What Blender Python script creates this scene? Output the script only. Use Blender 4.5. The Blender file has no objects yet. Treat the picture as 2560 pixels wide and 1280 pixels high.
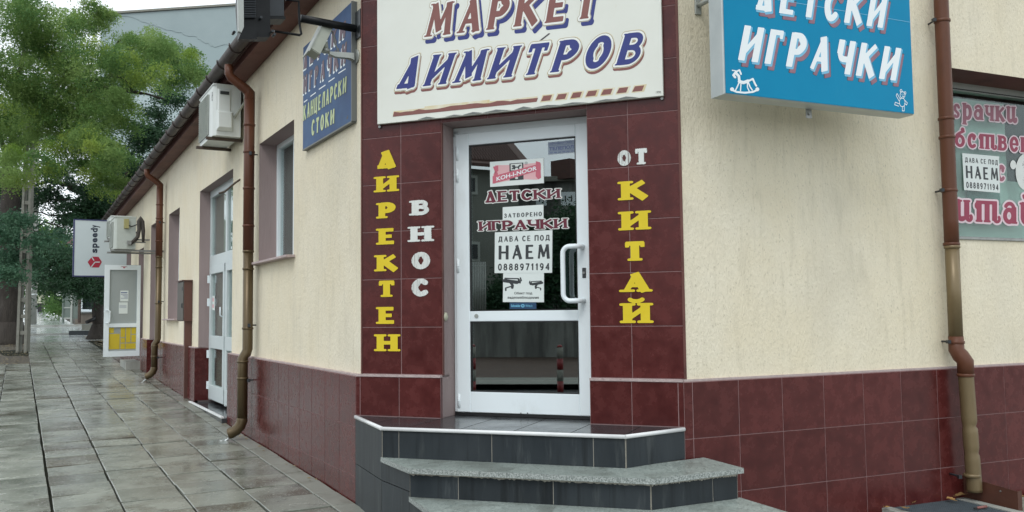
import bpy, math, random
import numpy as np
from mathutils import Vector, Matrix
from mathutils.geometry import tessellate_polygon

random.seed(7); rng = np.random.default_rng(7)
sc = bpy.context.scene
col = sc.collection
R = math.radians
EYE = 1.30                     # eye height above the ground at the camera

# ------------------------------------------------------------------ camera
F_PX, PITCH, ROLL = 2179.5, 0.0641036, -0.0113221
_cp, _sp, _cr, _sr = math.cos(PITCH), math.sin(PITCH), math.cos(ROLL), math.sin(ROLL)
FW = np.array([0, _cp, _sp]); _r = np.array([1., 0, 0]); _u = np.array([0, -_sp, _cp])
RT = _cr*_r + _sr*_u; UP = -_sr*_r + _cr*_u
cd = bpy.data.cameras.new('camera'); cam = bpy.data.objects.new('camera', cd); col.objects.link(cam)
cd.sensor_width = 36; cd.lens = F_PX/2560*36; cd.clip_start = 0.05; cd.clip_end = 600
m = Matrix.Identity(4)
for i in range(3):
    m[i][0] = RT[i]; m[i][1] = UP[i]; m[i][2] = -FW[i]
m[2][3] = EYE
cam.matrix_world = m
sc.camera = cam

# ------------------------------------------------------------------ overcast daylight
w = bpy.data.worlds.new('World'); sc.world = w; w.use_nodes = True
nt = w.node_tree; nt.nodes.clear()
out = nt.nodes.new('ShaderNodeOutputWorld'); bg = nt.nodes.new('ShaderNodeBackground')
sky = nt.nodes.new('ShaderNodeTexSky'); sky.sky_type = 'NISHITA'; sky.sun_disc = False
SUN_EL, SUN_AZ = R(52), R(200)
sky.sun_elevation = SUN_EL; sky.sun_rotation = SUN_AZ
mx = nt.nodes.new('ShaderNodeMixRGB'); mx.inputs[0].default_value = 0.86
mx.inputs[2].default_value = (9.4, 10.0, 10.3, 1)          # closed cloud cover
cln = nt.nodes.new('ShaderNodeTexNoise'); cln.inputs['Scale'].default_value = 2.2; cln.inputs['Detail'].default_value = 4
clr = nt.nodes.new('ShaderNodeMapRange'); clr.inputs[3].default_value = .9; clr.inputs[4].default_value = 1.1
mul = nt.nodes.new('ShaderNodeVectorMath'); mul.operation = 'SCALE'
nt.links.new(sky.outputs[0], mx.inputs[1]); nt.links.new(mx.outputs[0], mul.inputs[0])
nt.links.new(cln.outputs[0], clr.inputs[0]); nt.links.new(clr.outputs[0], mul.inputs['Scale'])
nt.links.new(mul.outputs[0], bg.inputs[0]); bg.inputs[1].default_value = 0.10
nt.links.new(bg.outputs[0], out.inputs[0])
sd = bpy.data.lights.new('sun', 'SUN'); sun = bpy.data.objects.new('sun', sd); col.objects.link(sun)
sd.energy = 0.7; sd.angle = R(25); sd.color = (1.0, .98, .94)
sdir = Vector((math.sin(SUN_AZ)*math.cos(SUN_EL), math.cos(SUN_AZ)*math.cos(SUN_EL), math.sin(SUN_EL)))
sun.rotation_euler = sdir.to_track_quat('Z', 'Y').to_euler(); sun.location = (0, -10, 30)
sc.view_settings.view_transform = 'Standard'; sc.view_settings.look = 'None'
sc.view_settings.exposure = 0.55; sc.view_settings.gamma = 1
sc.cycles.max_bounces = 6; sc.cycles.transparent_max_bounces = 12

# ------------------------------------------------------------------ frames of the place
def ray(x, y): return FW + RT*((x-1280)/F_PX) - UP*((y-640)/F_PX)
class Frame:
    """vertical wall plane: s metres along it, z height over eye level, o metres out of it"""
    def __init__(f, P, az):
        f.P = np.array(P, float); f.d = np.array([math.cos(az), math.sin(az)]); f.n = np.array([-f.d[1], f.d[0]])
        if f.n @ f.P > 0: f.n = -f.n
    def at(f, s, z, o=0.):
        q = f.P + f.d*s + f.n*o
        return (q[0], q[1], z+EYE)
    def px(f, x, y, o=0.):
        D = ray(x, y); P0 = f.P + f.n*o; t = (f.n@P0)/(f.n@D[:2]); X = D*t
        return float((X[:2]-f.P)@f.d), float(X[2])
    def s(f, x, y, o=0.): return f.px(x, y, o)[0]
    def z(f, x, y, o=0.): return f.px(x, y, o)[1]
L = Frame((-1.07356, 5.94853), 2.0855395)      # side wall running away to the left
C = Frame((-1.01846, 5.95260), -0.3685248)     # chamfered corner with the entrance
Rw = Frame((1.358521, 5.301595), 0.4160865)    # right-hand wall
EL, EC, ER = -0.045, 0.0, -0.02                # face of plaster / tiles in each frame
G0, GS = -1.265, 0.0235                        # ground falls towards the camera along the side wall
def gz(x, y): return G0 + GS*float((np.array([x, y])-L.P)@L.d)
def ong(x, y, dz=0.):
    D = ray(x, y); t = (G0+dz-GS*(L.P@L.d))/(D[2]-GS*(D[:2]@L.d)); return D*t
def gl(s, t, dz=0.):                           # point on the ground, s along the side wall, t out of it
    q = L.P + L.d*s + L.n*t
    return (q[0], q[1], EYE+G0+GS*s+dz)
def cross(fa, oa, fb, ob):                     # s on frame a where the two offset planes meet
    A = fa.P+fa.n*oa; B = fb.P+fb.n*ob
    M = np.array([[fa.d[0], -fb.d[0]], [fa.d[1], -fb.d[1]]]); t = np.linalg.solve(M, B-A); return t[0], t[1]

# ------------------------------------------------------------------ materials
MATS = {}
def mat(name, c, c2=None, scale=8., detail=6., rough=.6, bump=0., bscale=None, metal=0., stretch=(1, 1, 1),
        bstretch=None, rnd=0., spec=.5, rough2=None, contrast=.5, coat=0., speck=None, speck_c=(0.02, .02, .02),
        speck_s=60., speck_st=(1, 1, 1), trans=0., emit=None, dirt=None, dirt2=None, dist=.01):
    mt = bpy.data.materials.new(name); mt.use_nodes = True; n = mt.node_tree.nodes; l = mt.node_tree.links
    b = n['Principled BSDF']; b.inputs['Metallic'].default_value = metal
    b.inputs['Specular IOR Level'].default_value = spec
    if coat: b.inputs['Coat Weight'].default_value = coat; b.inputs['Coat Roughness'].default_value = .08
    geo = n.new('ShaderNodeNewGeometry')
    def mapped(st):
        mp = n.new('ShaderNodeVectorMath'); mp.operation = 'MULTIPLY'; mp.inputs[1].default_value = st
        src = geo.outputs['Position']
        if rnd:
            oi = n.new('ShaderNodeObjectInfo'); ad = n.new('ShaderNodeVectorMath'); ad.operation = 'ADD'
            ml = n.new('ShaderNodeVectorMath'); ml.operation = 'SCALE'; ml.inputs[0].default_value = (17, 31, 23)
            l.new(oi.outputs['Random'], ml.inputs['Scale']); l.new(src, ad.inputs[0]); l.new(ml.outputs[0], ad.inputs[1]); src = ad.outputs[0]
        l.new(src, mp.inputs[0]); return mp.outputs[0]
    def noise(sc_, st, det=detail):
        t = n.new('ShaderNodeTexNoise'); t.inputs['Scale'].default_value = sc_; t.inputs['Detail'].default_value = det
        t.inputs['Roughness'].default_value = .62
        l.new(mapped(st), t.inputs['Vector']); return t.outputs[0]
    def rng_(src, a, b_, lo=.5-contrast/2, hi=.5+contrast/2):
        r_ = n.new('ShaderNodeMapRange'); r_.inputs[1].default_value = lo; r_.inputs[2].default_value = hi
        r_.inputs[3].default_value = a; r_.inputs[4].default_value = b_; l.new(src, r_.inputs[0]); return r_.outputs[0]
    def mix(f, a, b_):
        x = n.new('ShaderNodeMixRGB')
        for i, v in ((0, f), (1, a), (2, b_)):
            if hasattr(v, 'links'): l.new(v, x.inputs[i])
            else: x.inputs[i].default_value = v if i == 0 else (*v[:3], 1)
        return x.outputs[0]
    colr = c
    if c2 is not None:
        nz = noise(scale, stretch); colr = mix(rng_(nz, 0, 1), c, c2)
        if rough2 is not None: l.new(rng_(nz, rough, rough2), b.inputs['Roughness'])
    if rough2 is None or c2 is None: b.inputs['Roughness'].default_value = rough
    for dd_ in (dirt, dirt2):      # (colour, scale, stretch, lo, hi, amount)
        if dd_ is None: continue
        dc, ds, dst, lo, hi, am = dd_
        colr = mix(rng_(noise(ds, dst), 0, am, lo, hi), colr, dc)
    if speck is not None:
        colr = mix(rng_(noise(speck_s, speck_st, 2), 0, 1, speck, speck+.06), colr, speck_c)
    if rnd:
        oi = n.new('ShaderNodeObjectInfo'); rr = n.new('ShaderNodeMapRange'); rr.inputs[3].default_value = 1-rnd; rr.inputs[4].default_value = 1+rnd
        l.new(oi.outputs['Random'], rr.inputs[0]); sc2 = n.new('ShaderNodeVectorMath'); sc2.operation = 'SCALE'
        if hasattr(colr, 'links'): l.new(colr, sc2.inputs[0])
        else: sc2.inputs[0].default_value = colr[:3]
        l.new(rr.outputs[0], sc2.inputs['Scale']); colr = sc2.outputs[0]
    if hasattr(colr, 'links'): l.new(colr, b.inputs['Base Color'])
    else: b.inputs['Base Color'].default_value = (*colr[:3], 1)
    if bump:
        bn = n.new('ShaderNodeBump'); bn.inputs['Strength'].default_value = bump; bn.inputs['Distance'].default_value = dist
        l.new(noise(bscale or scale*4, bstretch or stretch, 4), bn.inputs['Height']); l.new(bn.outputs[0], b.inputs['Normal'])
    if trans:
        tr = n.new('ShaderNodeBsdfTranslucent'); ms = n.new('ShaderNodeMixShader'); ms.inputs[0].default_value = trans
        if hasattr(colr, 'links'): l.new(colr, tr.inputs[0])
        else: tr.inputs[0].default_value = (*colr[:3], 1)
        l.new(b.outputs[0], ms.inputs[1]); l.new(tr.outputs[0], ms.inputs[2]); l.new(ms.outputs[0], n['Material Output'].inputs[0])
    if emit:
        b.inputs['Emission Color'].default_value = (*emit[:3], 1); b.inputs['Emission Strength'].default_value = emit[3]
    MATS[name] = mt; return mt
def glass(name, tint, refl, rough=0.0, film=None):
    mt = bpy.data.materials.new(name); mt.use_nodes = True; n = mt.node_tree.nodes; l = mt.node_tree.links; n.clear()
    o = n.new('ShaderNodeOutputMaterial'); tr = n.new('ShaderNodeBsdfTransparent'); tr.inputs[0].default_value = (*tint, 1)
    base = tr
    if film:
        df = n.new('ShaderNodeBsdfDiffuse'); df.inputs[0].default_value = (*film[:3], 1); m0 = n.new('ShaderNodeMixShader'); m0.inputs[0].default_value = film[3]
        l.new(tr.outputs[0], m0.inputs[1]); l.new(df.outputs[0], m0.inputs[2]); base = m0
    gl_ = n.new('ShaderNodeBsdfGlossy'); gl_.inputs['Roughness'].default_value = rough; gl_.inputs[0].default_value = (.95, 1, 1, 1)
    fr = n.new('ShaderNodeLayerWeight'); fr.inputs[0].default_value = .5
    pw = n.new('ShaderNodeMath'); pw.operation = 'POWER'; pw.inputs[1].default_value = 4.5; l.new(fr.outputs['Facing'], pw.inputs[0])
    mr = n.new('ShaderNodeMapRange'); mr.inputs[1].default_value = 0; mr.inputs[2].default_value = 1; mr.inputs[3].default_value = refl*.55; mr.inputs[4].default_value = .9
    ms = n.new('ShaderNodeMixShader'); l.new(pw.outputs[0], mr.inputs[0]); l.new(mr.outputs[0], ms.inputs[0])
    l.new(base.outputs[0], ms.inputs[1]); l.new(gl_.outputs[0], ms.inputs[2]); l.new(ms.outputs[0], o.inputs[0])
    MATS[name] = mt; return mt

mat('plaster', (.735, .655, .485), (.79, .735, .60), scale=1.3, rough=.88, bump=.8, bscale=75, bstretch=(1, 1, .42),
    speck=.62, speck_s=85, speck_st=(1, 1, .55), speck_c=(.60, .545, .42), spec=.2, dist=.010, dirt=((.46, .42, .32), 20, (1, 1, .14), .52, .80, .42), dirt2=((.53, .49, .40), 1.1, (1, 1, .55), .52, .76, .50))
mat('mauve', (.30, .235, .23), (.36, .285, .275), scale=3, stretch=(1, 1, .4), rough=.85, bump=.4, bscale=30, bstretch=(2.5, 2.5, .4), spec=.25)
mat('ledge', (.34, .26, .26), (.50, .42, .40), scale=30, rough=.8, bump=.5, bscale=60)
mat('tile', (.062, .0110, .0105), (.100, .0210, .0190), scale=11, detail=9, rough=.20, rough2=.32, rnd=.11, contrast=.32, spec=.32, bump=.04, bscale=3)
mat('grout', (.31, .20, .195), (.22, .14, .14), scale=20, rough=.8)
mat('slate', (.017, .022, .026), (.034, .041, .046), scale=5, detail=8, stretch=(1, 1, .3), rough=.34, rough2=.5, rnd=.18, spec=.28,
    dirt=((.14, .15, .145), 6, (2, 2, .25), .58, .78, .45), dirt2=((.008, .010, .011), 9, (2, 2, .12), .52, .66, .6), bump=.15, bscale=12)
mat('slate_floor', (.028, .031, .034), (.048, .052, .056), scale=4, rough=.10, rough2=.28, rnd=.1, bump=.05, bscale=4)
mat('granite', (.15, .185, .17), (.38, .425, .395), scale=85, detail=4, rough=.26, rough2=.5, rnd=.10, contrast=.34, bump=.08, bscale=80,
    dirt=((.11, .12, .105), 3.2, (1, 1, 1), .50, .66, .6), speck=.62, speck_s=120, speck_c=(.10, .11, .10))
mat('granite_edge', (.16, .18, .17), (.40, .43, .41), scale=130, detail=2, rough=.6, contrast=.2, bump=.3, bscale=90)
mat('mortar', (.30, .28, .24), (.42, .40, .34), scale=25, rough=.9, bump=.5)
mat('white_trim', (.78, .79, .79), (.66, .67, .67), scale=9, rough=.35)
mat('pvc', (.76, .83, .86), (.80, .87, .89), scale=3, rough=.32, spec=.5, dirt=((.45, .46, .42), 5, (1, 1, .4), .62, .85, .35))
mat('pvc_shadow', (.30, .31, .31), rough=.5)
mat('pvc_shade', (.50, .56, .57), (.56, .62, .62), scale=3, rough=.4)  # white PVC with the shade of the side door recess put into its colour
mat('rubber', (.01, .01, .011), rough=.5)
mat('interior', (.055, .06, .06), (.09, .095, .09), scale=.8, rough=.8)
mat('shop_floor', (.10, .095, .085), rough=.5)
mat('brown_paint', (.115, .048, .040), (.165, .075, .064), scale=2.5, stretch=(1, 1, 1), rough=.55, spec=.2, bump=.15, bscale=8,
    dirt=((.03, .016, .014), 3, (1, 1, 1), .52, .72, .6))
mat('gutter_dark', (.030, .022, .020), (.075, .052, .046), scale=14, rough=.5, bump=.3, bscale=20)
mat('roof_tile', (.10, .045, .035), (.06, .035, .03), scale=6, rough=.8, rnd=.2)
mat('pipe_red', (.092, .034, .018), (.125, .048, .026), scale=3, stretch=(1, 1, .3), rough=.42, spec=.3, dirt=((.05, .03, .02), 7, (1, 1, .4), .6, .8, .5))
mat('pipe_brass', (.085, .060, .030), (.13, .092, .046), scale=4, stretch=(1, 1, .3), rough=.36, metal=.45, bump=.12, bscale=6)
mat('pipe_olive', (.15, .108, .056), (.20, .148, .076), scale=4, stretch=(1, 1, .4), rough=.38, metal=.25, dirt=((.05, .05, .05), 2, (1, 1, .15), .55, .75, .6))
mat('slab', (.125, .135, .112), (.30, .312, .268), scale=1.7, detail=8, rough=.10, rough2=.36, rnd=.15, contrast=.40, bump=.55, bscale=16, dist=.004,
    speck=.60, speck_s=60, speck_c=(.30, .315, .28), dirt=((.068, .053, .034), .8, (1, 1, 1), .52, .62, .85), dirt2=((.045, .050, .040), 5.5, (1, 1, 1), .58, .70, .65))
mat('wet_sheen_slab', (.30, .33, .33), (.40, .43, .43), scale=1.2, rough=.06, rough2=.25, spec=.9, bump=.25, bscale=3, dirt=((.10, .11, .10), 1.6, (1, 1, 1), .54, .66, .8))  # wet paving, base colour lightened to stand in for reflected sky
mat('kerb_strip', (.19, .20, .17), (.27, .275, .24), scale=3, detail=8, rough=.22, rough2=.5, bump=.35, bscale=12, dirt=((.10, .095, .07), 4, (1, 1, 1), .52, .7, .6))
mat('joint_dirt', (.016, .018, .013), (.034, .036, .026), scale=10, rough=.9, spec=.05)
mat('earth', (.045, .038, .026), (.085, .07, .05), scale=5, rough=.6, rough2=.9, bump=.6, bscale=20)
mat('asphalt', (.045, .047, .048), (.065, .067, .068), scale=14, rough=.22, rough2=.5, bump=.3, bscale=90)
mat('concrete', (.26, .27, .25), (.38, .385, .35), scale=4, detail=8, rough=.8, bump=.4, bscale=25, dirt=((.12, .12, .10), 3, (1, 1, .2), .5, .7, .6))
mat('concrete_old', (.17, .17, .145), (.27, .27, .235), scale=9, rough=.85, bump=.5, bscale=30)
mat('grey_render', (.38, .465, .475), (.43, .515, .525), scale=.5, detail=9, rough=.9, dirt=((.28, .35, .36), .075, (1, 1, 1.6), .50, .512, .85))
mat('grey_render_dark', (.27, .335, .345), (.32, .385, .395), scale=.5, detail=9, rough=.9)
mat('sign_cream', (.78, .80, .74), (.70, .71, .64), scale=2, rough=.35, dirt=((.50, .40, .22), 6, (1, 1, .35), .68, .85, .45))
mat('sign_edge', (.14, .15, .145), rough=.5)
mat('ink_blue', (.016, .026, .175), (.028, .042, .22), scale=6, rough=.4)
mat('ink_maroon', (.20, .070, .062), (.25, .10, .085), scale=10, rough=.5)
mat('ink_cream', (.82, .83, .78), rough=.4)
mat('ink_line', (.05, .045, .05), rough=.5)
mat('ink_rust', (.62, .48, .20), (.78, .77, .66), scale=9, rough=.5)
mat('vinyl_yellow', (.66, .50, .022), (.72, .56, .035), scale=5, rough=.4, spec=.25)
mat('vinyl_white', (.72, .75, .73), (.62, .64, .60), scale=12, rough=.45)
mat('sky_blue', (.001, .215, .40), (.002, .24, .43), scale=3, rough=.35, spec=.12, dirt=((.03, .27, .42), 4, (1, 1, .3), .62, .8, .35))
mat('box_side', (.40, .44, .44), (.52, .56, .55), scale=4, rough=.4, metal=.2)
mat('ink_plum', (.22, .10, .15), (.30, .16, .20), scale=14, rough=.5)
mat('ink_white', (.80, .85, .87), rough=.4)
mat('panel_navy', (.010, .045, .150), (.030, .095, .22), scale=2.4, rough=.4, spec=.12, contrast=.3)
mat('ink_lime', (.46, .56, .24), (.55, .62, .36), scale=12, rough=.5)
mat('ink_faded', (.10, .05, .085), (.16, .08, .11), scale=20, rough=.5)
mat('paper', (.66, .72, .70), (.72, .77, .75), scale=3, rough=.6)
mat('ink_black', (.02, .024, .028), (.05, .055, .06), scale=20, rough=.5)
mat('ink_pink', (.55, .13, .18), rough=.4)
mat('ink_pale_pink', (.72, .42, .44), rough=.4)
mat('sticker_blue', (.02, .06, .13), rough=.35)
mat('ink_cyan', (.16, .45, .65), rough=.35)
mat('film_grey', (.25, .30, .36), rough=.4)
mat('ink_slate', (.10, .13, .26), rough=.4)
mat('vinyl_maroon', (.115, .010, .026), (.145, .016, .036), scale=6, rough=.4)
mat('vinyl_crimson', (.27, .016, .055), (.32, .03, .075), scale=6, rough=.4)
mat('vinyl_crimson_dim', (.30, .09, .13), rough=.4)
mat('vinyl_rose', (.72, .58, .62), rough=.4)
mat('black_metal', (.006, .007, .008), (.014, .015, .016), scale=12, rough=.35, spec=.18, bump=.1)
mat('dark_metal', (.018, .022, .026), (.03, .035, .04), scale=6, rough=.38, metal=.1, spec=.4)
mat('alu_grey', (.33, .35, .33), (.42, .44, .41), scale=7, rough=.4, metal=.3, dirt=((.16, .16, .14), 8, (1, 1, .4), .6, .8, .5))
mat('cam_grey', (.30, .32, .27), (.38, .40, .34), scale=7, rough=.4, dirt=((.14, .14, .11), 9, (1, 1, .4), .58, .8, .5))
mat('ac_white', (.62, .66, .64), (.72, .755, .73), scale=3, rough=.4, bump=.04, dirt=((.30, .29, .24), 6, (1, 1, .3), .60, .8, .55))
mat('ac_old', (.42, .46, .42), (.52, .555, .50), scale=4, rough=.5, dirt=((.15, .16, .12), 5, (1, 1, .5), .56, .76, .7))
mat('ac_dark', (.04, .045, .045), rough=.6)
mat('bracket', (.05, .035, .028), (.10, .07, .05), scale=12, rough=.7)
mat('steel', (.35, .36, .35), (.22, .22, .21), scale=20, rough=.35, metal=.7)
mat('yellowed', (.33, .30, .12), (.40, .36, .16), scale=5, rough=.5)
mat('lagging', (.045, .04, .035), (.09, .08, .07), scale=20, rough=.9, bump=.6)
mat('hose', (.42, .44, .38), rough=.5)
mat('meter_side', (.085, .034, .026), (.12, .052, .04), scale=5, stretch=(1, 1, .3), rough=.45)
mat('meter_front', (.05, .045, .035), (.08, .07, .055), scale=7, rough=.5)
mat('speedy_face', (.50, .57, .58), (.57, .63, .64), scale=2, rough=.35)
mat('speedy_edge', (.025, .03, .12), rough=.4)
mat('ink_navy', (.012, .02, .04), rough=.4)
mat('ink_red', (.36, .012, .035), rough=.4)
mat('locker_yellow', (.56, .42, .02), (.62, .48, .03), scale=3, rough=.35)
mat('frost', (.30, .335, .33), (.34, .375, .37), scale=2, rough=.4)
mat('blind', (.34, .34, .27), (.42, .42, .34), scale=1.5, stretch=(1, 1, 3), rough=.7)
mat('curtain', (.14, .18, .16), (.22, .26, .235), scale=2.5, rough=.7)
mat('teal_board', (.42, .49, .46), (.54, .61, .58), scale=1.4, rough=.6)
mat('teal_dark', (.06, .16, .15), (.12, .22, .20), scale=5, rough=.6)
mat('lamp_tube', (.9, .9, .9), rough=.4, emit=(.93, 1, 1, 9))
mat('bark', (.030, .025, .021), (.058, .048, .040), scale=9, stretch=(1, 1, .25), rough=.9, bump=.8, bscale=14, bstretch=(2, 2, .4), dist=.04)
mat('leaf_light', (.16, .27, .085), (.26, .37, .12), scale=.9, detail=2, rough=.6, trans=.55, contrast=.3, spec=.1)
mat('leaf_gold', (.18, .30, .055), (.29, .38, .08), scale=1.4, detail=2, rough=.6, trans=.45, contrast=.3, spec=.2)
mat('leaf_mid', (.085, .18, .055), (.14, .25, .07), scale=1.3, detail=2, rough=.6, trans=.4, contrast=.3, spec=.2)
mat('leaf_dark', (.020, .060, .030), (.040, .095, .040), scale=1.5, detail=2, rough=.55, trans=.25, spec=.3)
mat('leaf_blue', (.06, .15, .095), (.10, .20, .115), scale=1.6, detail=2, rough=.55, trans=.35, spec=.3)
mat('leaf_dry', (.42, .26, .10), (.30, .17, .06), scale=30, rough=.7, rnd=.25, trans=.2)
mat('leaf_ground', (.028, .016, .011), (.075, .042, .024), scale=6, rough=.8)
mat('litter', (.30, .25, .14), (.20, .15, .08), scale=9, rough=.8)
mat('fleck', (.36, .37, .30), (.26, .24, .17), scale=4, rough=.7)
mat('rust_sheet', (.060, .022, .014), (.095, .036, .022), scale=8, rough=.42, bump=.15)
mat('grate', (.10, .13, .15), (.15, .18, .20), scale=20, rough=.4, metal=.5)
mat('pit', (.012, .014, .016), rough=.8)
mat('far_wall', (.36, .385, .35), (.44, .46, .42), scale=1, rough=.85, dirt=((.2, .2, .17), 1.5, (1, 1, .3), .55, .75, .5))
mat('far_brick', (.20, .175, .145), (.27, .235, .195), scale=5, rough=.85)
mat('gate_green', (.13, .165, .145), (.17, .205, .18), scale=3, rough=.6)
mat('cloth_grey', (.16, .19, .24), rough=.8)
mat('cloth_dark', (.015, .017, .025), rough=.8)
mat('skin', (.45, .28, .2), rough=.6)
mat('hair', (.12, .11, .10), rough=.8)
mat('cabinet', (.50, .50, .38), rough=.6)
mat('house_wall', (.12, .125, .115), (.24, .245, .225), scale=1.2, stretch=(1, 1, .4), rough=.85, dirt=((.06, .06, .055), 2.2, (1, 1, .14), .46, .62, .8))
mat('house_wall_b', (.15, .16, .14), (.22, .23, .20), scale=.7, rough=.85)
mat('bollard_red', (.20, .02, .02), rough=.4)
mat('wire', (.02, .02, .02), rough=.6)
mat('water', (.75, .8, .8), rough=.08)
mat('cable', (.20, .21, .19), rough=.5)
glass('glass_door', (.50, .57, .57), .50)
glass('glass_plain', (.86, .90, .88), .09)
glass('glass_shop', (.86, .94, .91), .085)
glass('glass_grey', (.80, .84, .84), .12)
glass('glass_far', (.4, .45, .45), .25)

# ------------------------------------------------------------------ mesh helpers
class MB:
    def __init__(b): b.v = []; b.f = []; b.mi = []; b.m = 0; b.sm = []
    def add(b, vs, fs, smooth=False):
        k = len(b.v); b.v += [tuple(map(float, p)) for p in vs]
        for f in fs: b.f.append(tuple(i+k for i in f)); b.mi.append(b.m); b.sm.append(smooth)
        return b
    def quad(b, p0, p1, p2, p3): return b.add([p0, p1, p2, p3], [(0, 1, 2, 3)])
    def hexa(b, lo, hi, smooth=False):       # two matching rings of points, capped
        n = len(lo); fs = [tuple(range(n))[::-1], tuple(range(n, 2*n))]
        fs += [(i, (i+1) % n, n+(i+1) % n, n+i) for i in range(n)]
        b.add(list(lo)+list(hi), fs[:2]); k = len(b.v)-2*n
        for f in fs[2:]: b.f.append(tuple(i+k for i in f)); b.mi.append(b.m); b.sm.append(smooth)
        return b
    def fbox(b, fr, s0, s1, z0, z1, o0, o1, bev=0.):
        if bev:
            e = bev
            lo = [fr.at(s0, z0, o0), fr.at(s1, z0, o0), fr.at(s1, z1, o0), fr.at(s0, z1, o0)]
            mi = [fr.at(s0, z0, o1-e), fr.at(s1, z0, o1-e), fr.at(s1, z1, o1-e), fr.at(s0, z1, o1-e)]
            hi = [fr.at(s0+e, z0+e, o1), fr.at(s1-e, z0+e, o1), fr.at(s1-e, z1-e, o1), fr.at(s0+e, z1-e, o1)]
            v = lo+mi+hi; fs = [(3, 2, 1, 0), (8, 9, 10, 11)]
            for a in (0, 4): fs += [(a+i, a+(i+1) % 4, a+4+(i+1) % 4, a+4+i) for i in range(4)]
            return b.add(v, fs)
        lo = [fr.at(s0, z0, o0), fr.at(s1, z0, o0), fr.at(s1, z1, o0), fr.at(s0, z1, o0)]
        hi = [fr.at(s0, z0, o1), fr.at(s1, z0, o1), fr.at(s1, z1, o1), fr.at(s0, z1, o1)]
        return b.hexa(lo, hi)
    def prism(b, pts, z0, z1):               # xy outline between two heights (over eye level)
        return b.hexa([(p[0], p[1], z0+EYE) for p in pts], [(p[0], p[1], z1+EYE) for p in pts])
    def tube(b, pts, r, n=10, cap=True, smooth=True):
        P = [Vector(p) for p in pts]; rs = r if hasattr(r, '__len__') else [r]*len(P); rings = []; prev = None
        for i, p in enumerate(P):
            d = (P[min(i+1, len(P)-1)]-P[max(i-1, 0)]).normalized()
            a = prev if prev is not None else (Vector((0, 0, 1)) if abs(d.z) < .9 else Vector((1, 0, 0)))
            x = (a - d*a.dot(d)).normalized(); y = d.cross(x); prev = x
            rings.append([p+(x*math.cos(2*math.pi*j/n)+y*math.sin(2*math.pi*j/n))*rs[i] for j in range(n)])
        v = [q for rg in rings for q in rg]; fs = []
        for i in range(len(P)-1):
            for j in range(n): fs.append((i*n+j, i*n+(j+1) % n, (i+1)*n+(j+1) % n, (i+1)*n+j))
        b.add(v, fs, smooth)
        if cap:
            k = len(b.v)-len(v)
            for f in (tuple(range(n))[::-1], tuple(range((len(P)-1)*n, len(P)*n))):
                b.f.append(tuple(i+k for i in f)); b.mi.append(b.m); b.sm.append(False)
        return b
    def obox(b, c, ax, ay, az):              # box by centre and three half-axis vectors
        c = Vector(c); ax, ay, az = Vector(ax), Vector(ay), Vector(az)
        lo = [c-ax-ay-az, c+ax-ay-az, c+ax+ay-az, c-ax+ay-az]; hi = [p+az*2 for p in lo]
        return b.hexa(lo, hi)
    def mesh(b, name, mats):
        me = bpy.data.meshes.new(name); me.from_pydata(b.v, [], b.f)
        for mm in (mats if isinstance(mats, (list, tuple)) else [mats]): me.materials.append(MATS[mm])
        me.polygons.foreach_set('material_index', b.mi); me.polygons.foreach_set('use_smooth', b.sm)
        me.update(); return me
    def build(b, name, mats, parent=None, **kw): return link(name, b.mesh(name, mats), parent, **kw)
def wloc(o):
    v = Vector((0, 0, 0))
    while o is not None: v += o.location; o = o.parent
    return v
def link(name, me, parent=None, loc=None, rot=None, label=None, cat=None, group=None, kind=None):
    o = bpy.data.objects.new(name, me); col.objects.link(o)
    if parent is not None: o.parent = parent
    o.location = (Vector(loc) if loc is not None else Vector((0, 0, 0))) - (wloc(parent) if parent is not None else Vector((0, 0, 0)))
    if rot is not None: o.rotation_euler = rot
    tag(o, label, cat, group, kind); return o
def tag(o, label=None, cat=None, group=None, kind=None):
    if label: o['label'] = label
    if cat: o['category'] = cat
    if group: o['group'] = group
    if kind: o['kind'] = kind
    return o
def thing(name, label, cat, loc, group=None):
    o = bpy.data.objects.new(name, None); col.objects.link(o); o.location = loc; o.empty_display_size = .2
    return tag(o, label, cat, group)

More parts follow.
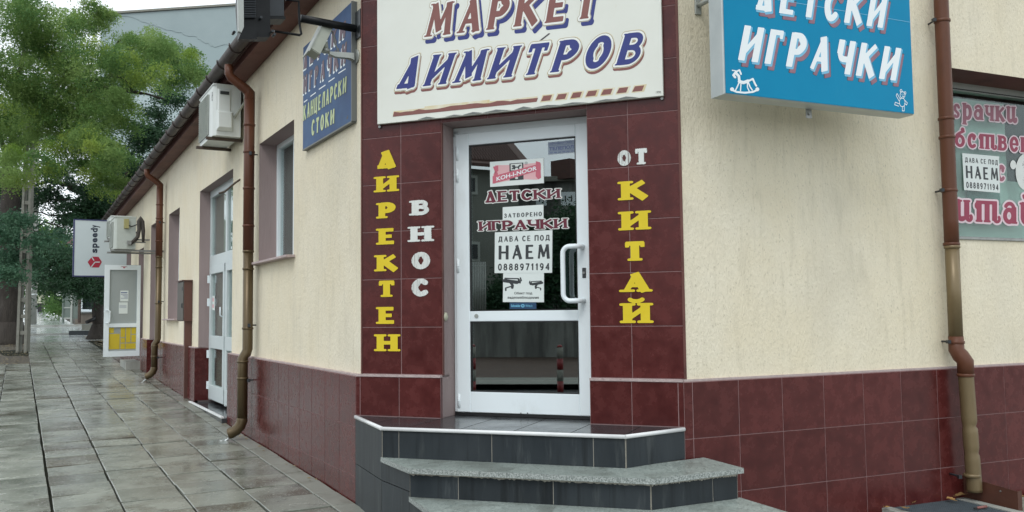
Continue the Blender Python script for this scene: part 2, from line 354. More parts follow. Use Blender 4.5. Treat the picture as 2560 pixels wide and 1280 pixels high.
# ------------------------------------------------------------------ lettering: strokes -> distance field -> outlines
def arc(cx, cy, rx, ry, a0, a1, n=12):
    return [(cx+rx*math.cos(R(a0+(a1-a0)*i/n)), cy+ry*math.sin(R(a0+(a1-a0)*i/n))) for i in range(n+1)]
def ln(*p): return ('l', p[:4], p[4] if len(p) > 4 else 1)
def cv(pts, wt=1): return ('c', pts, wt)
GL = {
 'Д': (1.05, [ln(.02, 0, .98, 0, .6), ln(.16, 0, .52, 1, .8), ln(.84, 0, .48, 1, 1.15)], []),
 'И': (1.0, [ln(0, 0, 0, 1), ln(1, 0, 1, 1), ln(0, .12, 1, .88, .62)], [(0, 0), (0, 1), (1, 0), (1, 1)]),
 'Р': (.92, [ln(.05, 0, .05, 1), cv([(.05, 1), (.5, 1)]+arc(.5, .72, .5, .28, 90, -90)+[(.05, .44)], .72), cv(arc(.55, .72, .42, .2, 60, -60), 1)], [(.05, 0), (.05, 1, -1)]),
 'Е': (.88, [ln(.05, 0, .05, 1), ln(.05, 0, 1, 0, .62), ln(.05, .5, .8, .5, .6), ln(.05, 1, .95, 1, .62)], [(.05, 0, -1), (.05, 1, -1)]),
 'К': (1.05, [ln(.02, 0, .02, 1), ln(.05, .45, .92, 1, .7), ln(.3, .6, .98, 0, 1)], [(.02, 0), (.02, 1)]),
 'Т': (.95, [ln(.5, 0, .5, 1), ln(0, 1, 1, 1, .62), ln(0, 1, 0, .82, .5), ln(1, 1, 1, .82, .5)], [(.5, 0)]),
 'Н': (1.0, [ln(0, 0, 0, 1), ln(1, 0, 1, 1), ln(0, .5, 1, .5, .6)], [(0, 0), (0, 1), (1, 0), (1, 1)]),
 'В': (.92, [ln(.05, 0, .05, 1), cv([(.05, 1), (.5, 1)]+arc(.5, .77, .4, .23, 90, -90)+[(.05, .54)], .68), cv([(.05, .54), (.5, .54)]+arc(.5, .27, .5, .27, 90, -90)+[(.05, 0)], .68)], [(.05, 0, -1), (.05, 1, -1)]),
 'О': (1.0, [cv(arc(.5, .5, .5, .5, 0, 360, 30), .85), cv(arc(.5, .5, .47, .42, 140, 220), 1), cv(arc(.5, .5, .47, .42, -40, 40), 1)], []),
 'С': (.95, [cv(arc(.52, .5, .52, .5, 48, 312, 26), .85), cv(arc(.5, .5, .47, .42, 130, 230), 1)], []),
 'А': (1.05, [ln(.04, 0, .5, 1, .65), ln(.96, 0, .5, 1, 1.05), ln(.22, .3, .78, .3, .55)], [(.04, 0), (.96, 0)]),
 'М': (1.2, [ln(0, 0, .12, 1, .7), ln(1, 0, .88, 1, 1), ln(.14, 1, .5, .15, .95), ln(.86, 1, .5, .15, .6)], [(0, 0), (1, 0), (.08, 1, -1), (.92, 1, 1)]),
 'Г': (.8, [ln(.05, 0, .05, 1), ln(.05, 1, 1, 1, .62), ln(1, 1, 1, .84, .5)], [(.05, 0), (.05, 1, -1)]),
 'Ч': (.95, [ln(1, 0, 1, 1), ln(.04, 1, .04, .68), cv(arc(.4, .68, .36, .26, 180, 270)+[(1, .42)], .75)], [(1, 0), (1, 1), (.04, 1)]),
 'Й': (1.0, [ln(0, 0, 0, 1), ln(1, 0, 1, 1), ln(0, .12, 1, .88, .62), cv(arc(.5, 1.42, .36, .16, 200, 340), .55)], [(0, 0), (0, 1), (1, 0), (1, 1)]),
 'Л': (1.0, [ln(.06, 0, .4, 1, .8), ln(1, 0, 1, 1, 1), ln(.4, 1, 1, 1, .7)], [(.05, 0), (1, 0)]),
 'Ц': (1.05, [ln(0, 0, 0, 1), ln(.86, 0, .86, 1), ln(0, 0, 1, 0, .7), ln(1, 0, 1, -.2, .7)], [(0, 1), (.86, 1)]),
 'р': (.8, [ln(.1, -.5, .1, 1.12), cv(arc(.55, .45, .45, .5, 120, -120, 20), .95), ln(.1, .9, .5, .95, .6)], [(.1, -.5), (.1, 1.12, -1)]),
 'а': (.85, [cv(arc(.45, .33, .4, .33, 0, 360, 22), .8), ln(.92, 0, .92, .72), cv(arc(.5, .7, .42, .3, 0, 150), .7)], [(.92, 0, 1), ]),
 'ч': (.8, [ln(.92, 0, .92, 1), cv([(.1, 1), (.1, .7)]+arc(.5, .65, .4, .25, 180, 290), .8)], [(.92, 0), (.92, 1), (.1, 1)]),
 'к': (.85, [ln(.08, 0, .08, 1), ln(.1, .45, .95, .95, .7), ln(.3, .55, .98, 0, .95)], [(.08, 0), (.08, 1), (.95, .05)]),
 'и': (.9, [cv([(.08, 1), (.08, .3)]+arc(.35, .28, .27, .26, 180, 300), .9), ln(.78, 1, .78, .1), cv(arc(.98, .12, .2, .16, 180, 400), .6)], [(.08, 1), (.78, 1)]),
 'б': (.85, [cv(arc(.5, .4, .45, .4, 0, 360, 24), .85), cv([(.06, .5), (.12, .85), (.5, 1.05), (.95, 1.2)], .75), cv(arc(.85, 1.3, .1, .12, -60, 180), .6)], []),
 'с': (.75, [cv(arc(.55, .48, .5, .48, 50, 310, 22), .9), cv(arc(.78, .72, .12, .12, 0, 360), .5)], []),
 'т': (1.35, [ln(.1, 0, .1, .95), ln(.5, 0, .5, .95), ln(.88, .1, .88, .95), ln(0, 1, .95, 1, .65), cv(arc(1.0, .12, .13, .16, 180, 400), .55), cv(arc(.02, .82, .08, .14, 60, 270), .5)], [(.1, 0), (.5, 0)]),
 'в': (.8, [ln(.1, 0, .1, 1), cv([(.1, .97)]+arc(.5, .76, .35, .21, 90, -90)+[(.1, .55)], .75), cv([(.1, .55)]+arc(.55, .28, .4, .27, 90, -90)+[(.1, 0)], .75)], [(.1, 0, -1), (.1, 1, -1)]),
 'е': (.8, [cv(arc(.5, .48, .46, .48, 0, 320, 24), .85), ln(.08, .48, .95, .48, .55)], []),
 'н': (.9, [ln(.05, 0, .05, 1), ln(.95, 0, .95, 1), ln(.05, .5, .95, .5, .6)], [(.05, 0), (.05, 1), (.95, 0), (.95, 1)]),
 'й': (.9, [cv([(.08, 1), (.08, .3)]+arc(.35, .28, .27, .26, 180, 300), .9), ln(.78, 1, .78, .1), cv(arc(.98, .12, .2, .16, 180, 400), .6), cv(arc(.45, 1.5, .3, .22, 190, 350), .6)], [(.08, 1), (.78, 1)]),
 'г': (.7, [cv([(.9, .8)]+arc(.5, .72, .38, .28, 20, 150)+[(.2, .55), (.75, .3)]+arc(.45, .2, .35, .2, 20, -150), .75)], []),
}
GL.update({
 'Ð': (1.15, [ln(0, .10, 1, .10, .75), ln(.03, .12, .03, -.16, .75), ln(.97, .12, .97, -.16, .75), cv([(.16, .1), (.26, .45), (.28, 1)], .9), ln(.84, .1, .84, 1), ln(.28, 1, .84, 1, .8)], []),
 'П': (1.0, [ln(0, 0, 0, 1), ln(1, 0, 1, 1), ln(0, 1, 1, 1, .9)], []),
 'З': (.85, [cv(arc(.45, .76, .42, .24, 150, -90)+arc(.45, .27, .48, .27, 90, -150)[1:], .9)], []),
 '0': (.72, [cv(arc(.5, .5, .5, .5, 0, 360, 26), .9)], []),
 '8': (.72, [cv(arc(.5, .76, .42, .24, 0, 360, 20), .85), cv(arc(.5, .27, .5, .27, 0, 360, 20), .85)], []),
 '9': (.72, [cv(arc(.5, .70, .46, .30, 0, 360, 20), .85), cv([(.96, .7), (.92, .35), (.65, .05), (.3, 0)], .85)], []),
 '7': (.72, [ln(0, 1, 1, 1, .85), ln(1, 1, .32, 0, .95)], []),
 '1': (.5, [ln(.7, 0, .7, 1), ln(.7, 1, .1, .78, .85)], []),
 '4': (.76, [ln(.76, 0, .76, 1), ln(.76, 1, 0, .28, .8), ln(0, .28, 1, .28, .8)], []),
})
def regions(field, xs, ys, lev):
    """the part of a distance field below lev as flat polygons: whole cells merged along each column, cut cells one by one"""
    A = field - lev; V = []; Fc = []; vi = {}
    def vid(k, p):
        if k not in vi: vi[k] = len(V); V.append(p)
        return vi[k]
    def gp(i, j): return vid((i, j), (xs[i], ys[j]))
    def ep(i0, j0, i1, j1):
        k = ('e', min(i0, i1), min(j0, j1), i0 != i1)
        if k in vi: return vi[k]
        a, b = A[i0, j0], A[i1, j1]; t = a/(a-b); return vid(k, (xs[i0]+(xs[i1]-xs[i0])*t, ys[j0]+(ys[j1]-ys[j0])*t))
    ins = A < 0; cnt = ins[:-1, :-1]*1+ins[1:, :-1]*1+ins[1:, 1:]*1+ins[:-1, 1:]*1
    nx, ny = cnt.shape
    for i in range(nx):
        if not cnt[i].any(): continue
        j = 0
        while j < ny:
            c = cnt[i, j]
            if c == 4:
                j0 = j
                while j < ny and cnt[i, j] == 4: j += 1
                Fc.append((gp(i, j0), gp(i+1, j0), gp(i+1, j), gp(i, j))); continue
            if c:
                cs = [(i, j), (i+1, j), (i+1, j+1), (i, j+1)]; poly_ = []
                for k in range(4):
                    p, q = cs[k], cs[(k+1) % 4]
                    if ins[p]: poly_.append(gp(*p))
                    if ins[p] != ins[q]: poly_.append(ep(*p, *q))
                if len(poly_) > 2: Fc.append(tuple(poly_))
            j += 1
    return V, Fc
def stroke_field(strokes, serifs, w_, hw, ser, serh, rnd_, X, Y, inset):
    mxx = lambda x: hw+x*(w_-2*hw) if inset else x*w_
    myy = lambda y: hw*.62+y*(1-2*hw*.62) if inset else y
    D = np.full(X.shape, 9.)
    def seg(a, b, h, square):
        nonlocal D
        ax, ay = a; bx, by = b; dx, dy = bx-ax, by-ay; ll = math.hypot(dx, dy)
        if ll < 1e-6: return
        ux, uy = dx/ll, dy/ll
        px, py = X-(ax+bx)/2, Y-(ay+by)/2; u = np.abs(px*ux+py*uy); v = np.abs(-px*uy+py*ux)
        if square:
            e = h*.62 if abs(uy) > .3 or True else 0
            qx = u-(ll/2+e)+rnd_; qy = v-h+rnd_
            d = np.hypot(np.maximum(qx, 0), np.maximum(qy, 0))+np.minimum(np.maximum(qx, qy), 0)-rnd_
        else: d = np.hypot(np.maximum(u-ll/2, 0), v)-h
        D = np.minimum(D, d)
    for kind, p, wt in strokes:
        h = hw*wt
        if kind == 'l': seg((mxx(p[0]), myy(p[1])), (mxx(p[2]), myy(p[3])), h, True)
        else:
            for a, b in zip(p[:-1], p[1:]): seg((mxx(a[0]), myy(a[1])), (mxx(b[0]), myy(b[1])), h, False)
    if ser:
        for s_ in serifs:
            x, y = mxx(s_[0]), myy(s_[1]); yy = y-hw*.62+serh if s_[1] < .5 else y+hw*.62-serh
            a = -1 if len(s_) > 2 and s_[2] < 0 else 0
            lo = x-hw-ser if not (len(s_) > 2 and s_[2] > 0) else x; hi = x+hw+ser if a == 0 else x
            px, py = np.abs(X-(lo+hi)/2)-(hi-lo)/2+serh, np.abs(Y-yy)-serh+serh
            D = np.minimum(D, np.hypot(np.maximum(px, 0), np.maximum(py, 0))-serh)
    return D
GC = {}
def glyph(ch, style, off=0.):
    """returns advance width, verts2d, tris for one letter grown by off"""
    key = (ch, style, off)
    if key in GC: return GC[key]
    hw, ser, serh, rnd_, wm, res = style
    w_, st, se = GL[ch]; w_ = w_*wm
    pad = ser+.22; xs = np.arange(-pad, w_+pad, res); ys = np.arange(-.75 if ch in 'р' else -.35, 1.8 if ch in 'Ййб' else 1.35, res)
    X, Y = np.meshgrid(xs, ys, indexing='ij')
    Fd = stroke_field(st, se, w_, hw, ser, serh, rnd_, X, Y, True)
    v, f = regions(Fd, xs, ys, off)
    GC[key] = (w_, v, f); return GC[key]
def fill(loops):
    if not loops: return [], []
    vv = [[Vector((x, y, 0)) for x, y in lp] for lp in loops]
    tris = tessellate_polygon(vv); flat = [(p[0], p[1]) for lp in loops for p in lp]
    return flat, [tuple(t) for t in tris if len(set(t)) == 3]
def art(strokes, w_, h_, hw, res=.02, off=0.):
    xs = np.arange(-.15, w_+.15, res); ys = np.arange(-.15, h_+.15, res); X, Y = np.meshgrid(xs, ys, indexing='ij')
    return regions(stroke_field(strokes, [], 1, hw, 0, 0, .005, X, Y, False), xs, ys, off)
class Quad:
    """maps u,v in 0..1 to a quadrilateral on a wall; corners as BL, BR, TR, TL in 3D"""
    def __init__(q, BL, BR, TR, TL, n): q.c = [np.array(p) for p in (BL, BR, TR, TL)]; q.n = np.array([n[0], n[1], 0.])
    def at(q, u, v, o=0.):
        a, b, c, d = q.c; return tuple((a*(1-u)+b*u)*(1-v)+(d*(1-u)+c*u)*v + q.n*o)
def pq(fr, pts, o):                       # corners as photo pixels (BL, BR, TR, TL) cast on the wall plane
    return Quad(*[fr.at(*fr.px(x, y, o), o) for x, y in pts], fr.n)
def put(mb, v, f, fn, two=False):
    mb.add([fn(x, y) for x, y in v], [t for t in f])
def word(body, style, gap=.12):
    adv = []; x = 0.
    for ch in body:
        if ch == ' ': x += .5; continue
        w_ = glyph(ch, style)[0]; adv.append((ch, x, w_)); x += w_+gap
    return adv, x-gap
def letters(parent, body, style, q, layers, gap=.12, o=0.002, shear=0., name='letter', one=False):
    """each letter its own mesh; layers = [(grow, dx, dy, material, lift)] from back to front, q maps word box (width, cap height)"""
    adv, W = word(body, style, gap); mats = [l_[3] for l_ in layers]; big = MB(); objs = []
    for ch, x0, w_ in adv:
        mb = big if one else MB()
        for k, (gr, dx, dy, mt, lift) in enumerate(layers):
            mb.m = k; _, v, f = glyph(ch, style, gr)
            put(mb, v, f, lambda a, b_: q.at((x0+a+dx+shear*(b_+dy))/W, b_+dy, o+lift))
        if not one: objs.append(mb.build(name, mats, parent))
    if one: return big.build(name, mats, parent)
    return objs
_tc = {}
def text2d(body, bold=0., shear=0.):
    key = (body, bold, shear)
    if key in _tc: return _tc[key]
    cu = bpy.data.curves.new('t', 'FONT'); cu.body = body; cu.size = 1; cu.offset = bold; cu.shear = shear; cu.resolution_u = 3
    ob = bpy.data.objects.new('t', cu); col.objects.link(ob); dg = bpy.context.evaluated_depsgraph_get()
    me = bpy.data.meshes.new_from_object(ob.evaluated_get(dg)); v = [(p.co.x, p.co.y) for p in me.vertices]; f = [tuple(p.vertices) for p in me.polygons]
    bpy.data.objects.remove(ob); bpy.data.curves.remove(cu); bpy.data.meshes.remove(me)
    x0 = min(p[0] for p in v); x1 = max(p[0] for p in v); y0 = min(p[1] for p in v); y1 = max(p[1] for p in v)
    _tc[key] = ([((a-x0)/(x1-x0), (b_-y0)/(y1-y0)) for a, b_ in v], f); return _tc[key]
def txt(mb, body, q, u0, u1, v0, v1, o, bold=0.):
    v, f = text2d(body, bold); put(mb, v, f, lambda a, b_: q.at(u0+(u1-u0)*a, v0+(v1-v0)*b_, o))
def rect(mb, q, u0, u1, v0, v1, o): mb.quad(q.at(u0, v0, o), q.at(u1, v0, o), q.at(u1, v1, o), q.at(u0, v1, o))
def poly(mb, q, pts, o):
    v, f = fill([pts]); put(mb, v, f, lambda a, b_: q.at(a, b_, o))
def sheet(q, th=.0015):                    # paper / panel with thickness
    mb = MB(); mb.hexa([q.at(0, 0, 0), q.at(1, 0, 0), q.at(1, 1, 0), q.at(0, 1, 0)], [q.at(0, 0, th), q.at(1, 0, th), q.at(1, 1, th), q.at(0, 1, th)]); return mb
# ================================================================== GROUND AND PAVING (setting)
def ground_sheet(name, mt, s0, s1, t0, t1, dz, kind='structure', n=8, wob=0.):
    mb = MB(); vs = []; ns = max(2, int((s1-s0)/n)+1); ntt = max(2, int((t1-t0)/n)+1)
    for i in range(ns):
        for j in range(ntt):
            s_, t_ = s0+(s1-s0)*i/(ns-1), t0+(t1-t0)*j/(ntt-1); p = gl(s_, t_, dz)
            vs.append((p[0], p[1], p[2]+(random.uniform(-wob, wob) if wob else 0)))
    fs = [(i*ntt+j, (i+1)*ntt+j, (i+1)*ntt+j+1, i*ntt+j+1) for i in range(ns-1) for j in range(ntt-1)]
    mb.add(vs, fs, True); return mb.build(name, mt, kind=kind)
ground_sheet('ground', 'earth', -160, 260, -200, 200, -.085, n=20)
pav = ground_sheet('pavement', 'joint_dirt', -9, 23.4, -.06, 2.57, -.030, n=2)
SL = .4; SG = .011
def slab_mesh(w_, h_, th=.05):
    e = .0035; a, b = w_/2, h_/2
    v = [(-a, -b, -th), (a, -b, -th), (a, b, -th), (-a, b, -th), (-a, -b, -e), (a, -b, -e), (a, b, -e), (-a, b, -e), (-a+e, -b+e, 0), (a-e, -b+e, 0), (a-e, b-e, 0), (-a+e, b-e, 0)]
    f = [(0, 1, 5, 4), (1, 2, 6, 5), (2, 3, 7, 6), (3, 0, 4, 7), (4, 5, 9, 8), (5, 6, 10, 9), (6, 7, 11, 10), (7, 4, 8, 11), (8, 9, 10, 11)]
    me = bpy.data.meshes.new('paving_slab'); me.from_pydata(v, [], f); me.materials.append(MATS['slab']); me.update(); return me
slab_me = slab_mesh(SL-SG, SL-SG)
edge_me = slab_mesh(SL-SG, .155); edge_me.materials[0] = MATS['kerb_strip']
azL = math.atan2(L.d[1], L.d[0]); slope = -math.atan(GS)
rs = random.Random(3); slabs_far = MB(); cnt = 0
for k in range(-3, 58):
    s_ = -.02+SL*(k+.5)
    for c_ in range(-1, 6):
        t_ = .17+SL*(c_+.5) if c_ >= 0 else .085
        me = slab_me if c_ >= 0 else edge_me
        if c_ >= 4 and s_ > 14.4: continue
        t_ += (.008 if c_ >= 4 else 0)+(.004 if c_ >= 3 else 0)
        dz = rs.uniform(-.004, .004)+.007*math.sin(s_*1.3+t_*2)*math.sin(s_*.37)
        if c_ == 0 and abs(s_-5.35) < .25: dz -= .010
        big = s_ < 17.5 and (c_ >= 0 or s_ < 6.5) and cnt < 299
        ti, tj = rs.uniform(-.014, .014), rs.uniform(-.016, .016)
        if big:
            cnt += 1
            link('paving_slab', me, pav, loc=gl(s_, t_+rs.uniform(-.003, .003), dz), rot=(tj, slope+ti, azL+rs.uniform(-.004, .004)))
        else:
            if c_ < 0 and s_ > 16: continue
            h_ = (.195 if c_ >= 0 else .0775); a_ = .195
            p = [gl(s_-a_, t_-h_, dz), gl(s_+a_, t_-h_, dz+ti*.4), gl(s_+a_, t_+h_, dz), gl(s_-a_, t_+h_, dz)]
            q = [(x, y, z-.05) for x, y, z in p]; slabs_far.hexa(q, p)
slabs_far.build('distant_paving_slabs', 'slab', pav, kind='stuff')
# cross lane, its kerbs and the narrow path beyond
ground_sheet('forecourt_paving', 'wet_sheen_slab', 23.4, 28.6, -3, 2.0, -.012)
ground_sheet('side_lane', 'wet_sheen_slab', 28.6, 38.0, -30, 60, -.055, n=12)
for s_, nm in ((28.5, 'near'), (38.0, 'far')):
    mb = MB(); p = [gl(s_, -6, .03), gl(s_+.16, -6, .03), gl(s_+.16, 14, .03), gl(s_, 14, .03)]
    mb.hexa([(x, y, z-.15) for x, y, z in p], p); mb.build('kerb', 'concrete', kind='structure')
ground_sheet('distant_path', 'wet_sheen_slab', 38.16, 120, -.2, 1.9, .02, n=10)
# street on the left of the pavement, kerb between
mb = MB(); p = [gl(-40, 2.58, .0), gl(14.3, 2.58, .0), gl(14.3, 2.72, .0), gl(-40, 2.72, .0)]
mb.hexa([(x, y, z-.2) for x, y, z in p], p); mb.build('kerb', 'concrete', kind='structure')
ground_sheet('street', 'asphalt', -40, 60, 3.6, 11.0, -.07, n=8)
ground_sheet('verge', 'earth', 14.4, 28.4, 1.77, 3.6, -.022, n=1, wob=.012)
# corner pavement before the entrance and along the right wall
mb = MB(); vs = [(-2.2, -6), (16, -6), (16, 12.2), (1.0, 5.2), (-1.0, 5.95)]
fv = [(x, y, gz(x, y)+EYE-.028) for x, y in vs]; mb.add(fv, [tuple(range(5))]); cpv = mb.build('corner_pavement', 'joint_dirt', kind='structure')
mbs = MB()
for i in range(-3, 34):
    for j in range(0, 26):
        a = Rw.P+Rw.d*(i*SL-1.2)+Rw.n*(.06+j*SL)
        ql = ((a+Rw.d*SL)-L.P)@L.n
        if ql > -.30 or (a[1] < -5): continue
        z0 = rs.uniform(-.004, .004)
        p = []
        for du, dv in ((.005, .005), (SL-.005, .005), (SL-.005, SL-.005), (.005, SL-.005)):
            b_ = a+Rw.d*du+Rw.n*dv; p.append((b_[0], b_[1], gz(*b_)+EYE-.012+z0))
        mbs.hexa([(x, y, z-.04) for x, y, z in p], p)
mbs.build('corner_paving_slabs', 'slab', cpv, kind='stuff')

# ================================================================== CORNER BUILDING
bl = thing('corner_shop_building', 'single-storey cream plastered corner shop with dark red tiled plinth', 'building', C.at(1.09, 0, 0)[:2]+(EYE-1.3,))
SC_R, S0_R = cross(C, .0, Rw, ER)             # corner seams, plaster height
SC_L, S0_L = cross(C, .0, L, EL)
PC_R, PR_C = cross(C, .03, Rw, .0)            # plinth corners
PC_L, PL_C = cross(C, .03, L, .0)
LEDGE = -.42; PLAT = -.685; TOP = 3.3; LEND = 17.6; REND = 9.0
def wall_cells(mb, fr, s0, s1, z0, z1, op, o, th=.30):
    ss = sorted({s0, s1, *[x for p in op for x in p[:2] if s0 < x < s1]}); zs = sorted({z0, z1, *[x for p in op for x in p[2:4] if z0 < x < z1]})
    for a, b in zip(ss[:-1], ss[1:]):
        for c_, d in zip(zs[:-1], zs[1:]):
            if any(p[0]-1e-6 < (a+b)/2 < p[1]+1e-6 and p[2] < (c_+d)/2 < p[3] for p in op): continue
            mb.quad(fr.at(a, c_, o), fr.at(b, c_, o), fr.at(b, d, o), fr.at(a, d, o))
            mb.quad(fr.at(a, c_, o-th), fr.at(a, d, o-th), fr.at(b, d, o-th), fr.at(b, c_, o-th))
def reveal(mb, fr, p, o, th=.30, bottom=True):
    s0, s1, z0, z1 = p[:4]
    for a, b, c_, d in ((s0, z0, s0, z1), (s0, z1, s1, z1), (s1, z1, s1, z0)) + (((s1, z0, s0, z0),) if bottom else ()):
        mb.quad(fr.at(a, b, o-.001), fr.at(c_, d, o-.001), fr.at(c_, d, o-th), fr.at(a, b, o-th))
# openings (s0, s1, z0, z1)
def sp(fr, x, y, o): return fr.px(x, y, o)
W1 = (1.70, 2.95, .505, 1.685)                # first side window
D2 = (4.16, 6.20, -1.115, 1.625)              # glazed side door
W3 = (7.85, 8.90, -.05, 1.60)
D4 = (10.15, 11.05, -1.00, 1.62)
D5 = (12.05, 12.85, -.96, 1.30)
W6 = (14.2, 15.2, 0., 1.6)
opL = [W1, D2, W3, D4, D5, W6]
ENT = (.595, 1.601, PLAT, 1.262)
WR = (1.84, 4.6, .495, 1.70)
mb = MB(); wall_cells(mb, L, S0_L, LEND, LEDGE, 2.56, [(a, b, max(c_, LEDGE-.01), d) for a, b, c_, d in opL], EL)
mb.build('side_wall', 'plaster', bl)
mb = MB(); wall_cells(mb, Rw, S0_R, REND, LEDGE, TOP, [WR], ER); mb.build('front_wall', 'plaster', bl)
mb = MB(); wall_cells(mb, C, SC_L, SC_R, -1.5, TOP, [(ENT[0], ENT[1], -1.5, ENT[3])], -.0025, .25); mb.build('entrance_wall', 'grout', bl)
# plinth backings, ledges, reveals
mb = MB(); wall_cells(mb, L, PL_C, LEND, -1.6, LEDGE, [(a, b, -1.115 if i == 1 else c_, LEDGE+.1) for i, (a, b, c_, d) in enumerate(opL) if c_ < LEDGE], -.0025, .3)
wall_cells(mb, Rw, PR_C, REND, -1.6, LEDGE, [], -.0025, .3)
wall_cells(mb, C, PC_L, ENT[0], -1.5, LEDGE, [], .0275, .2); wall_cells(mb, C, ENT[1], PC_R, -1.5, LEDGE, [], .0275, .2)
mb.build('plinth', 'grout', bl)
mb = MB()
segs = []; cur = PL_C
for a, b, c_, d in opL:
    if c_ < LEDGE: segs.append((cur, a)); cur = b
segs.append((cur, LEND))
for a, b in segs: mb = MB(); mb.fbox(L, a, b, LEDGE-.004, LEDGE+.010, -.13, -.004); mb.build('plinth_ledge', 'ledge', bl)
mb = MB(); mb.fbox(Rw, PR_C+.004, REND, LEDGE-.004, LEDGE+.012, -.10, -.004); mb.build('plinth_ledge', 'ledge', bl)
mb = MB(); mb.fbox(C, PC_L+.004, ENT[0], LEDGE-.002, LEDGE+.012, -.10, .034); mb.build('plinth_ledge', 'ledge', bl)
mb = MB(); mb.fbox(C, ENT[1], PC_R-.004, LEDGE-.002, LEDGE+.012, -.10, .034)
mb.build('plinth_ledge', 'ledge', bl)
for i, p in enumerate(opL): mb = MB(); reveal(mb, L, (p[0], p[1], p[2] if i != 1 else -1.115, p[3]), EL, .34, i in (0, 2, 5)); mb.build('reveal', 'mauve', bl)
mb = MB(); reveal(mb, C, (ENT[0], ENT[1], PLAT, ENT[3]), 0, .34, False)
mb.build('reveal', 'mauve', bl)
mb = MB(); reveal(mb, Rw, WR, ER, .36); mb.build('shop_window_reveal', 'brown_paint', bl)
mb = MB()   # window head board over the shop window
mb.fbox(Rw, WR[0], WR[1], 1.64, 1.70, -.36, -.295); mb.build('window_head', 'alu_grey', bl)
# tiles, each its own object
TM = {}
def tile_mesh(w_, h_):
    k = (round(w_, 3), round(h_, 3))
    if k not in TM:
        t_ = MB(); e = .0015; a, b = k
        v = [(0, -.0, 0), (a, 0, 0), (a, 0, b), (0, 0, b), (0, -.009, 0), (a, -.009, 0), (a, -.009, b), (0, -.009, b), (e, -.011, e), (a-e, -.011, e), (a-e, -.011, b-e), (e, -.011, b-e)]
        f = [(0, 1, 5, 4), (1, 2, 6, 5), (2, 3, 7, 6), (3, 0, 4, 7), (4, 5, 9, 8), (5, 6, 10, 9), (6, 7, 11, 10), (7, 4, 8, 11), (8, 9, 10, 11)]
        t_.add(v, f); TM[k] = t_.mesh('tile', 'tile')
    return TM[k]
def tile(fr, s0, s1, z0, z1, o, flip=False):
    g = .0022
    if s1-s0 < .03 or z1-z0 < .02: return
    me = tile_mesh(s1-s0-2*g, z1-z0-2*g); az = math.atan2(fr.d[1], fr.d[0])
    # local x along the wall, local -y towards the street
    if flip: link('tile', me, bl, loc=fr.at(s1-g, z0+g, o-.011), rot=(0, 0, az+math.pi))
    else: link('tile', me, bl, loc=fr.at(s0+g, z0+g, o-.011), rot=(0, 0, az))
TW = .333
def rows_L(a, b, s_first):
    k0 = math.floor((a-s_first)/TW)
    cuts = [a]+[s_first+TW*k for k in range(k0, k0+60) if a+.02 < s_first+TW*k < b-.02]+[b]
    return list(zip(cuts[:-1], cuts[1:]))
for a, b in segs:
    if b > 12.2: b_ = min(b, 13.0)
    for x0, x1 in rows_L(a, min(b, 11.9), 0.0):
        for z1, z0 in ((LEDGE-.004, -.7629), (-.7629, -1.0959), (-1.0959, -1.42)): tile(L, x0, x1, z0, z1, 0., True)
mb = MB(); mb.fbox(L, 12.0, LEND, -1.3, LEDGE-.004, -.012, -.002); mb.build('distant_tiling', 'tile', bl)
for x0, x1 in rows_L(PR_C, 4.0, 0.0):
    for z1, z0 in ((LEDGE-.004, -.754), (-.754, -1.087), (-1.087, -1.42)): tile(Rw, x0, x1, z0, z1, 0.)
mb = MB(); mb.fbox(Rw, 4.0, REND, -1.42, LEDGE-.004, -.012, 0); mb.build('distant_tiling', 'tile', bl)
HC = .3233
zc = [.8763-HC*k for k in range(5)]                      # .876 .553 .230 -.094 -.417
zz = [z for z in (.8763+HC*k for k in range(7, 0, -1))]+zc
colsC = [(.0+SC_L, .292), (.292, .595), (1.601, 1.860), (1.860, SC_R)]
zz[-1] = LEDGE+.014
for za, zb in zip(zz[:-1], zz[1:]):
    for a, b in colsC:
        if za > TOP+.2: continue
        tile(C, a, b, zb, za, 0.)
    if zb > 1.25:                                        # lintel course
        for a, b in ((.595, .93), (.93, 1.262), (1.262, 1.601)): tile(C, a, b, zb, za, 0.)
tile(C, .595, .93, 1.262, .8763+2*HC, 0.); tile(C, .93, 1.262, 1.262, .8763+2*HC, 0.); tile(C, 1.262, 1.601, 1.262, .8763+2*HC, 0.)
for a, b in ((PC_L+.035, .29), (.29, .595), (1.601, 1.86), (1.86, PC_R-.035)): tile(C, a, b, PLAT+.002, LEDGE-.004, .03)
for a, b in ((PC_L, PC_L+.035), (PC_R-.035, PC_R)): tile(C, a, b, PLAT+.002, LEDGE-.004, .029)
# jamb tiles of the side doors (lower part of the far reveal)
for s_, z0 in ((D2[1], -1.115), (D4[1], -1.0)):
    mb = MB(); 
    for za, zb in ((LEDGE-.004, -.7629), (-.765, -1.094)):
        p = [L.at(s_-.013, zb, -.0), L.at(s_-.013, zb, -.20), L.at(s_-.013, za, -.20), L.at(s_-.013, za, -.0)]
        mb.hexa([L.at(s_+.0, zb, 0), L.at(s_+.0, zb, -.20), L.at(s_+.0, za, -.20), L.at(s_, za, 0)], p)
    mb.build('jamb_tiling', 'tile', bl)
